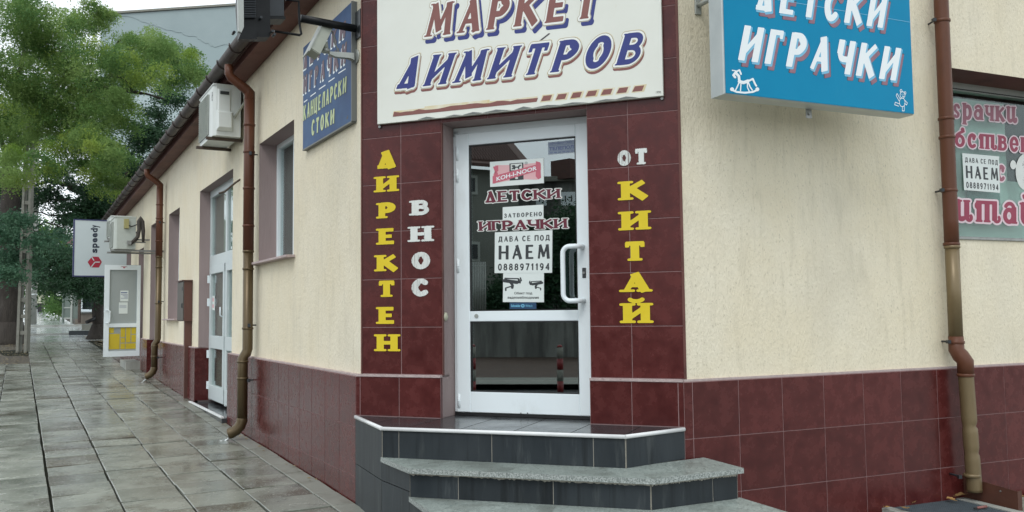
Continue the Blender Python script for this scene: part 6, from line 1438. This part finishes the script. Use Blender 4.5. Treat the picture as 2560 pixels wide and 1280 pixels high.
# openwork concrete pole and round concrete pole
pb = Vector(gpx(57, 878)); D0_ = pb.y
t = thing('lattice_pole', 'openwork concrete utility pole with two legs and rungs at the pavement edge', 'pole', pb)
topz = P3(63, 250, D0_)[2]; H_ = topz-pb.z
right = Vector((1, 0, 0)); fwd = Vector((0, 1, 0))
for sgn, nm in ((-1, 'pole_leg'), (1, 'pole_leg')):
    lo = []; hi = []
    for (dx, dy) in ((-.035, -.08), (.035, -.08), (.035, .08), (-.035, .08)):
        lo.append(pb+right*(sgn*.098+dx)+fwd*dy-Vector((0, 0, .1))); hi.append(pb+right*(.05+sgn*.066+dx*.8)+fwd*dy*.7+Vector((0, 0, H_)))
    mb = MB(); mb.hexa(lo, hi); mb.build(nm, 'concrete_old', t)
for i in range(17):
    z_ = .45+i*.40
    if z_ > H_: break
    k = z_/H_; mb = MB(); mb.obox(pb+right*.05*k+Vector((0, 0, z_)), (.10-.03*k, 0, 0), (0, .05, 0), (0, 0, .045)); mb.build('rung', 'concrete_old', t)
pb = Vector(gpx(80, 812)); t = thing('concrete_pole', 'round grey concrete street pole beyond the side lane', 'pole', pb)
mb = MB(); mb.tube([pb-Vector((0, 0, .1)), pb+Vector((0, 0, 9))], [.19, .13], 14); mb.build('shaft', 'concrete', t)
mb = MB(); mb.tube([pb+Vector((0, 0, 1.35)), pb+Vector((0, 0, 1.40))], [.195, .195], 14); mb.obox(pb+Vector((.0, -.185, 1.6)), (.06, 0, 0), (0, .006, 0), (0, 0, .1)); mb.build('paper_band', 'paper', t)
for a, b, nm in (((60, 548), (205, 590), 'lower'), ((60, 542), (205, 575), 'upper')):
    mb = MB(); mb.tube([P3(*a, 21), P3(*b, 30)], .008, 5); tag(mb.build('overhead_cable', 'wire'), nm+' thin overhead cable running from the lattice pole into the trees', 'cable')
# ================================================================== BUILDINGS AND THINGS BEYOND
def fbx(name, mt, parent, x0, x1, y0, y1, z0, z1): mb = MB(); mb.hexa([(x0, y0, z0), (x1, y0, z0), (x1, y1, z0), (x0, y1, z0)], [(x0, y0, z1), (x1, y0, z1), (x1, y1, z1), (x0, y1, z1)]); return mb.build(name, mt, parent)
YB = 58.; a, b, c_ = P3(252, 38, YB), P3(590, 15, YB), P3(252, 800, YB)
t = thing('apartment_block', 'tall blank grey rendered gable rising behind the trees and the shop roof', 'building', ((a[0]+b[0])/2, YB, .8))
xr = b[0]+14; zr = a[2]+(b[2]-a[2])*(xr-a[0])/(b[0]-a[0])
mb = MB(); mb.hexa([(a[0], YB, 0), (xr, YB, 0), (xr, YB+12, 0), (a[0], YB+12, 0)], [(a[0], YB, a[2]), (xr, YB, zr), (xr, YB+12, zr), (a[0], YB+12, a[2])]); mb.build('gable_wall', 'grey_render', t)
mb = MB(); mb.hexa([(a[0]-.15, YB-.15, a[2]+.002), (xr, YB-.15, zr+.002), (xr, YB+12.1, zr+.002), (a[0]-.15, YB+12.1, a[2]+.002)], [(a[0]-.15, YB-.15, a[2]+.14), (xr, YB-.15, zr+.14), (xr, YB+12.1, zr+.14), (a[0]-.15, YB+12.1, a[2]+.14)]); mb.build('roof_edge', 'concrete_old', t)
pp = [(300, 38), (338, 46), (372, 60), (398, 66), (420, 76), (448, 80), (468, 88), (492, 92), (506, 104), (522, 110), (536, 119), (556, 113), (590, 112), (640, 116)]
r6 = random.Random(8); ed = []
for (x0, y0), (x1, y1) in zip(pp[:-1], pp[1:]):
    for k in range(4): ed.append((x0+(x1-x0)*k/4+r6.uniform(-1.5, 1.5), y0+(y1-y0)*k/4+r6.uniform(-2.2, 2.2)))
mb = MB(); lo = [P3(x, y, YB-.03) for x, y in ed]
for p, q_ in zip(lo[:-1], lo[1:]):
    zt0, zt1 = [a[2]+(b[2]-a[2])*(v_[0]-a[0])/(b[0]-a[0])-.02 for v_ in (p, q_)]
    mb.hexa([(p[0], YB-.03, min(p[2], zt0-.01)), (q_[0], YB-.03, min(q_[2], zt1-.01)), (q_[0], YB-.03, zt1), (p[0], YB-.03, zt0)], [(p[0], YB+.01, min(p[2], zt0-.01)), (q_[0], YB+.01, min(q_[2], zt1-.01)), (q_[0], YB+.01, zt1), (p[0], YB+.01, zt0)])
mb.build('old_render_patch', 'grey_render_dark', t)
gh = Vector(gpx(195, 806)); YH = gh.y
H0, H1_ = P3(188, 800, YH)[0], P3(188, 800, YH)[0]+16
t = thing('roadside_house', 'small pale house with white framed window on a brick base, behind the dark tree', 'building', (H0+2, YH, gh.z))
zb0 = gh.z-.3; zbr = P3(200, 784, YH)[2]
fbx('brick_base', 'far_brick', t, H0, H1_, YH, YH+8, zb0, zbr); fbx('wall', 'far_wall', t, H0+.02, H1_, YH+.03, YH+8, zbr, zbr+3.4)
mb = MB(); mb.hexa([(H0-.4, YH-.5, zbr+3.4), (H1_, YH-.5, zbr+3.4), (H1_, YH+8.5, zbr+3.4), (H0-.4, YH+8.5, zbr+3.4)], [(H0-.4, YH+3.9, zbr+5.2), (H1_, YH+3.9, zbr+5.2), (H1_, YH+4.1, zbr+5.2), (H0-.4, YH+4.1, zbr+5.2)]); mb.build('roof', 'roof_tile', t)
wx0, wx1, wz0, wz1 = P3(203, 700, YH)[0], P3(262, 700, YH)[0], P3(203, 778, YH)[2], P3(203, 690, YH)[2]
mb = MB(); e = .09
for x0, x1, z0, z1 in ((wx0, wx0+e, wz0, wz1), (wx1-e, wx1, wz0, wz1), (wx0+e, wx1-e, wz0, wz0+e), (wx0+e, wx1-e, wz1-e, wz1)): mb.hexa([(x0, YH-.02, z0), (x1, YH-.02, z0), (x1, YH-.02, z1), (x0, YH-.02, z1)], [(x0, YH+.06, z0), (x1, YH+.06, z0), (x1, YH+.06, z1), (x0, YH+.06, z1)])
wf = mb.build('window_frame', 'pvc', t); fbx('glass_pane', 'glass_far', wf, wx0+e, wx1-e, YH+.0, YH+.02, wz0+e, wz1-e); fbx('window_sill', 'pvc', t, wx0-.1, wx1+.1, YH-.12, YH+.0, wz0-.05, wz0-.005)
# grey green gate with posts
gx0, gx1, gz0, gz1 = P3(158, 800, YH-1)[0], P3(184, 800, YH-1)[0], P3(158, 797, YH-1)[2], P3(158, 724, YH-1)[2]
t = thing('yard_gate', 'dull green metal yard gate with posts beside the brick-based house', 'gate', ((gx0+gx1)/2, YH-1, gz0))
fbx('gate_panel', 'gate_green', t, gx0+.03, gx1-.14, YH-1.0, YH-.97, gz0+.06, (gz0+gz1)/2-.2); fbx('gate_panel', 'gate_green', t, gx0+.03, gx1-.14, YH-1.0, YH-.97, (gz0+gz1)/2-.14, gz1-.05)
for z_ in (gz0+.0, (gz0+gz1)/2-.2, gz1-.05): fbx('rail', 'far_wall', t, gx0+.03, gx1-.14, YH-1.03, YH-.99, z_, z_+.055)
fbx('post', 'gate_green', t, gx0-.04, gx0+.03, YH-1.05, YH-.95, gz0-.3, gz1+.03); fbx('post', 'far_wall', t, gx1-.14, gx1-.06, YH-1.05, YH-.95, gz0-.3, gz1+.15); fbx('side_panel', 'gate_green', t, gx1-.06, gx1+.22, YH-.99, YH-.97, gz0, gz1); fbx('post', 'bracket', t, gx1+.22, gx1+.32, YH-1.05, YH-.95, gz0-.2, gz1+.12)
# steps and pipe of the next yard
sp0 = Vector(gl(27.9, .2, 0)); t = thing('yard_steps', 'low dark concrete steps beside the foot of the dark tree', 'steps', sp0)
for k, (x0, x1, ya, yb, h) in enumerate(((172, 262, 0, .5, .13), (186, 262, .5, 1.6, .34))):
    X0, X1 = P3(x0, 840, sp0.y)[0], P3(x1, 840, sp0.y)[0]; fbx('step', 'slate' if k == 0 else 'concrete_old', t, X0, X1, sp0.y+ya, sp0.y+yb, sp0.z-.2, sp0.z+h); fbx('step_top', 'granite', t, X0-.01, X1, sp0.y+ya-.01, sp0.y+yb, sp0.z+h+.001, sp0.z+h+.012)
mb = MB(); mb.tube([P3(216, 806, 27.2), P3(234, 798, 27.4), P3(240, 790, 27.6)], .055, 10); tag(mb.build('spout_pipe', 'rubber'), 'black spout pipe jutting out beside the dark tree trunk', 'pipe')
cb = Vector(gpx(98, 790)); t = thing('street_cabinet', 'pale cream cabinet standing on the far path beside the walker', 'cabinet', cb)
Yc = 66.; fbx('box', 'cabinet', t, P3(92, 740, Yc)[0], P3(105, 740, Yc)[0], Yc, Yc+.5, P3(98, 758, Yc)[2], P3(98, 731, Yc)[2]); fbx('base', 'rubber', t, P3(93, 740, Yc)[0], P3(103, 740, Yc)[0], Yc+.05, Yc+.45, gz(cb.x, Yc)+EYE, P3(98, 758, Yc)[2])
fbx('lid', 'far_wall', t, P3(91.5, 740, Yc)[0], P3(105.5, 740, Yc)[0], Yc-.03, Yc+.53, P3(98, 731, Yc)[2], P3(98, 731, Yc)[2]+.05)
# walker far up the path
def person():
    base = Vector(gpx(112, 774)); t = thing('person', 'distant walker in grey blue jacket and dark trousers on the far path', 'person', base)
    def skin(name, mt, vs, es, rs_):
        me = bpy.data.meshes.new(name); me.from_pydata([tuple(base+Vector(v)) for v in vs], es, []); ob = bpy.data.objects.new(name, me); col.objects.link(ob)
        sk = ob.modifiers.new('s', 'SKIN'); [setattr(me.skin_vertices[0].data[i], 'radius', (r_, r_)) for i, r_ in enumerate(rs_)]; me.skin_vertices[0].data[0].use_root = True
        sb = ob.modifiers.new('b', 'SUBSURF'); sb.levels = sb.render_levels = 1
        dg = bpy.context.evaluated_depsgraph_get(); m2 = bpy.data.meshes.new_from_object(ob.evaluated_get(dg)); m2.materials.clear(); m2.materials.append(MATS[mt]); bpy.data.objects.remove(ob); return link(name, m2, t)
    skin('body', 'skin', [(0, 0, .95), (0, 0, 1.15), (0, -.02, 1.38), (0, -.02, 1.5), (0, -.03, 1.64), (.18, 0, 1.38), (.24, .03, 1.12), (.22, -.08, .90), (-.18, 0, 1.38), (-.25, .0, 1.12), (-.20, -.14, .92), (.09, 0, .88), (.10, -.03, .48), (.11, .08, .08), (-.09, 0, .88), (-.10, -.10, .48), (-.11, -.14, .06)],
         [(0, 1), (1, 2), (2, 3), (3, 4), (2, 5), (5, 6), (6, 7), (2, 8), (8, 9), (9, 10), (0, 11), (11, 12), (12, 13), (0, 14), (14, 15), (15, 16)], [.13, .13, .14, .055, .095, .06, .045, .035, .06, .045, .035, .085, .06, .045, .085, .06, .045])
    skin('jacket', 'cloth_grey', [(0, 0, .88), (0, 0, 1.1), (0, -.02, 1.38), (.19, 0, 1.37), (.25, .03, 1.12), (.23, -.08, .95), (-.19, 0, 1.37), (-.26, 0, 1.12), (-.21, -.13, .96)], [(0, 1), (1, 2), (2, 3), (3, 4), (4, 5), (2, 6), (6, 7), (7, 8)], [.185, .18, .175, .085, .07, .06, .085, .07, .06])
    skin('trousers', 'cloth_dark', [(0, 0, .95), (.095, 0, .86), (.105, -.03, .48), (.115, .08, .05), (-.095, 0, .86), (-.105, -.10, .48), (-.115, -.14, .04)], [(0, 1), (1, 2), (2, 3), (0, 4), (4, 5), (5, 6)], [.14, .105, .08, .065, .105, .08, .065])
    skin('hair', 'hair', [(0, 0, 1.66), (0, .02, 1.71)], [(0, 1)], [.10, .085])
person()
# ================================================================== ACROSS THE STREET (reflected in the glass of the entrance door)
nC = np.array([C.n[0], C.n[1]]); O0 = C.P+C.n*OG
def refl(x, y, dist=None, zground=None):
    D = ray(x, y); t0 = (nC@O0)/(nC@D[:2]); Hh = D*t0; r_ = D.copy(); r_[:2] -= 2*(D[:2]@nC)*nC
    if dist is None:
        k = 0.
        for _ in range(4000):
            k += .02; X = Hh+r_*k
            if X[2] <= gz(X[0], X[1])+.02: break
    else: k = dist/np.linalg.norm(r_[:2])
    X = Hh+r_*k; return np.array([X[0], X[1], X[2]+EYE])
wl0, wl1 = refl(1174, 893), refl(1446, 893)
dw = (wl1-wl0); dw[2] = 0; dw /= np.linalg.norm(dw); away = np.array([-dw[1], dw[0], 0]); 
if away@(wl0-np.array([0, 5.5, 0])) < 0: away = -away
def ob(a, u, v): return a+dw*u+away*v
def along(p, q, z0, z1, th, name, mt, parent, ext=0.):
    d = q-p; d[2] = 0; d = d/np.linalg.norm(d); p = p-d*ext; q = q+d*ext; nn = away*th
    mb = MB(); mb.hexa([(p[0], p[1], z0), (q[0], q[1], z0), (q[0]+nn[0], q[1]+nn[1], z0), (p[0]+nn[0], p[1]+nn[1], z0)], [(p[0], p[1], z1), (q[0], q[1], z1), (q[0]+nn[0], q[1]+nn[1], z1), (p[0]+nn[0], p[1]+nn[1], z1)]); return mb.build(name, mt, parent)
dist_w = float(np.linalg.norm((wl0-np.append(O0, 0))[:2]))
wt = refl(1300, 800, dist_w)[2]
t = thing('retaining_wall', 'long streaked grey concrete garden wall across the street', 'wall', wl0)
along(wl0.copy(), wl1.copy(), wl0[2]-.5, wt, .25, 'wall_face', 'house_wall', t, 7); along(wl0-away*.04, wl1-away*.04, wt, wt+.08, .34, 'coping', 'concrete', t, 7)
hd = dist_w+4.
e0, e1 = refl(1180, 372, hd), refl(1296, 405, hd+1.5); g0 = refl(1180, 700, hd); 
t = thing('opposite_house', 'grey house with a tiled roof across the street, left one as mirrored in the door', 'building', (e0[0], e0[1], 0))
pL, pR_ = refl(1120, 600, hd), refl(1298, 600, hd+1.5); HT = refl(1240, 415, hd)[2]
along(pL.copy(), pR_.copy(), -.5, HT, 8, 'wall', 'house_wall_b', t, 0)
d = pR_-pL; d[2] = 0; Ln = np.linalg.norm(d); d /= Ln
def bx_on(u0, u1, z0, z1, o0, o1, name, mt): 
    mb = MB(); A_ = pL+d*u0-away*o1; B_ = pL+d*u1-away*o1; C_ = pL+d*u1-away*o0; D_ = pL+d*u0-away*o0; mb.hexa([(p[0], p[1], z0) for p in (A_, B_, C_, D_)], [(p[0], p[1], z1) for p in (A_, B_, C_, D_)]); return mb.build(name, mt, t)
mb = MB(); A_, B_ = pL-away*.6, pR_-away*.6+d*.5; C_, D_ = pR_+away*4+d*.5, pL+away*4
mb.hexa([(A_[0], A_[1], HT), (B_[0], B_[1], HT), (C_[0], C_[1], HT+2.2), (D_[0], D_[1], HT+2.2)], [(A_[0], A_[1], HT+.12), (B_[0], B_[1], HT+.12), (C_[0], C_[1], HT+2.35), (D_[0], D_[1], HT+2.35)]); rfo = mb.build('roof', 'roof_tile', t)
tm_ = MB()
for r_ in range(8):
    for i in range(26):
        f_ = (r_+.5)/9; p = A_+(D_-A_)*f_+d*(i+.5)*Ln/25; z_ = HT+.14+2.2*f_; k = Ln/25*.45
        tm_.hexa([(p[0]-d[0]*k, p[1]-d[1]*k, z_-.02), (p[0]+d[0]*k, p[1]+d[1]*k, z_-.02), (p[0]+d[0]*k+away[0]*.4, p[1]+d[1]*k+away[1]*.4, z_+.2), (p[0]-d[0]*k+away[0]*.4, p[1]-d[1]*k+away[1]*.4, z_+.2)], [(p[0]-d[0]*k*.4, p[1]-d[1]*k*.4, z_+.06), (p[0]+d[0]*k*.4, p[1]+d[1]*k*.4, z_+.06), (p[0]+d[0]*k*.4+away[0]*.4, p[1]+d[1]*k*.4+away[1]*.4, z_+.28), (p[0]-d[0]*k*.4+away[0]*.4, p[1]-d[1]*k*.4+away[1]*.4, z_+.28)])
tag(tm_.build('roof_tiles', 'roof_tile', t), kind='stuff')
for x0, x1, y0, y1 in ((1181, 1206, 440, 475), (1184, 1214, 608, 645)):
    a, b = refl(x0, y1, hd), refl(x1, y0, hd); u0, u1 = (a-pL)@d, (b-pL)@d; u0, u1 = min(u0, u1), max(u0, u1)
    bx_on(u0-.1, u1+.1, a[2]-.1, b[2]+.1, -.02, .06, 'window_frame', 'far_wall'); bx_on(u0, u1, a[2], b[2], .06, .08, 'glass_pane', 'ac_dark')
hf = dist_w+9.; a, b = refl(1296, 450, hf), refl(1500, 440, hf); t = thing('flat_roofed_house', 'flat roofed grey house across the street, right one as mirrored in the door', 'building', (a[0], a[1], 0))
HT2 = refl(1400, 455, hf)[2]; along(a.copy(), b.copy(), -.5, HT2, 8, 'wall', 'house_wall', t, 2); along(a-away*.3, b-away*.3, HT2, HT2+.2, 8.6, 'roof_slab', 'concrete_old', t, 2)
pL = a; d = b-a; d[2] = 0; Ln = np.linalg.norm(d); d /= Ln
for x0, x1 in ((1402, 1438), (1340, 1365)):
    p, q_ = refl(x0, 515, hf), refl(x1, 480, hf); u0, u1 = sorted(((p-pL)@d, (q_-pL)@d)); bx_on(u0, u1, p[2], q_[2], -.02, .06, 'window_frame', 'pvc'); bx_on(u0+.15, (u0+u1)/2-.1, p[2]+.15, q_[2]-.15, .06, .08, 'glass_pane', 'ac_dark'); bx_on((u0+u1)/2+.1, u1-.15, p[2]+.15, q_[2]-.15, .06, .08, 'glass_pane', 'ac_dark')
pL_, pR_ = refl(1300, 452, hf), refl(1450, 452, hf)
fb = refl(1420, 445, hf); t2 = MB(); t2.obox((fb[0], fb[1], fb[2]+.3), (.5, 0, 0), (0, .5, 0), (0, 0, .4)); t2.build('chimney', 'roof_tile', t)
t = thing('garden_hedge', 'dark garden bushes above the wall across the street', 'bush', wl0+away*2)
cl = []
for x, y, r_ in ((1410, 600, 1.6), (1370, 640, 1.5), (1440, 680, 1.7), (1330, 700, 1.3), (1390, 740, 1.5), (1290, 745, 1.2), (1250, 760, .9), (1450, 580, 1.4)):
    c_ = refl(x, y, dist_w+2.4); cl.append(((c_[0], c_[1], c_[2]), (r_*.8, r_*.8, r_*.7), 700, 5))
leaf_mass('foliage', 'leaf_dark', t, cl, 9, size=.12, droop=.2)
mb = MB(); [limb(mb, (c_[0][0], c_[0][1], wl0[2]-.1), c_[0], .06, .02, 0, 3, i) for i, c_ in enumerate(cl)]; mb.build('stem', 'bark', t)
# iron fence bars at its left end
t = thing('iron_railing', 'slim upright iron bars on the wall across the street', 'railing', refl(1180, 700, dist_w+.1))
for i in range(9):
    p = refl(1180+i*4.2, 700, dist_w+.1); zt = refl(1190, 655, dist_w+.1)[2]; mb = MB(); mb.tube([(p[0], p[1], wt+.05), (p[0], p[1], zt)], .02, 5); mb.build('bar', 'alu_grey', t)
p, q_ = refl(1178, 665, dist_w+.1), refl(1216, 665, dist_w+.1); mb = MB(); mb.tube([p, q_], .018, 5); mb.build('top_rail', 'alu_grey', t)
# verge with leaves, kerb and street on that side
def strip(name, mt, y0, y1, dz, ext=8, kind='structure'):
    a, b, c_, d_ = refl(1174, y0), refl(1446, y0), refl(1446, y1), refl(1174, y1)
    e = (b-a)/np.linalg.norm(b-a)*ext; P_ = [a-e, b+e, c_+e, d_-e]; mb = MB(); mb.add([(p[0], p[1], gz(p[0], p[1])+EYE+dz) for p in P_], [(0, 1, 2, 3)]); return mb.build(name, mt, kind=kind), P_
strip('leafy_verge', 'leaf_ground', 893, 945, .02)
strip('opposite_pavement', 'house_wall_b', 945, 962, .03)
k_, _ = strip('opposite_kerb', 'concrete_old', 962, 965, .10)
for x, lab in ((1401, 'red and white bollard at the opposite kerb, right one as mirrored in the door'), (1182, 'red and white bollard at the opposite kerb, left one as mirrored in the door')):
    p = refl(x, 978); p[2] = gz(p[0], p[1])+EYE; t = thing('bollard', lab, 'bollard', p, 'bollards across the street')
    for k in range(4):
        mb = MB(); mb.tube([(p[0], p[1], p[2]+.19*k), (p[0], p[1], p[2]+.19*(k+1)-.002)], .055, 12); mb.build('band', 'bollard_red' if k % 2 == 0 else 'concrete_old', t)
    mb = MB(); mb.tube([(p[0], p[1], p[2]+.76), (p[0], p[1], p[2]+.80)], [.055, .03], 12); mb.build('cap', 'bollard_red', t)
for o_ in list(bpy.data.objects):
    if o_.type == 'MESH' and o_.parent is None and 'kind' not in o_ and 'label' not in o_: print('UNTAGGED', o_.name)
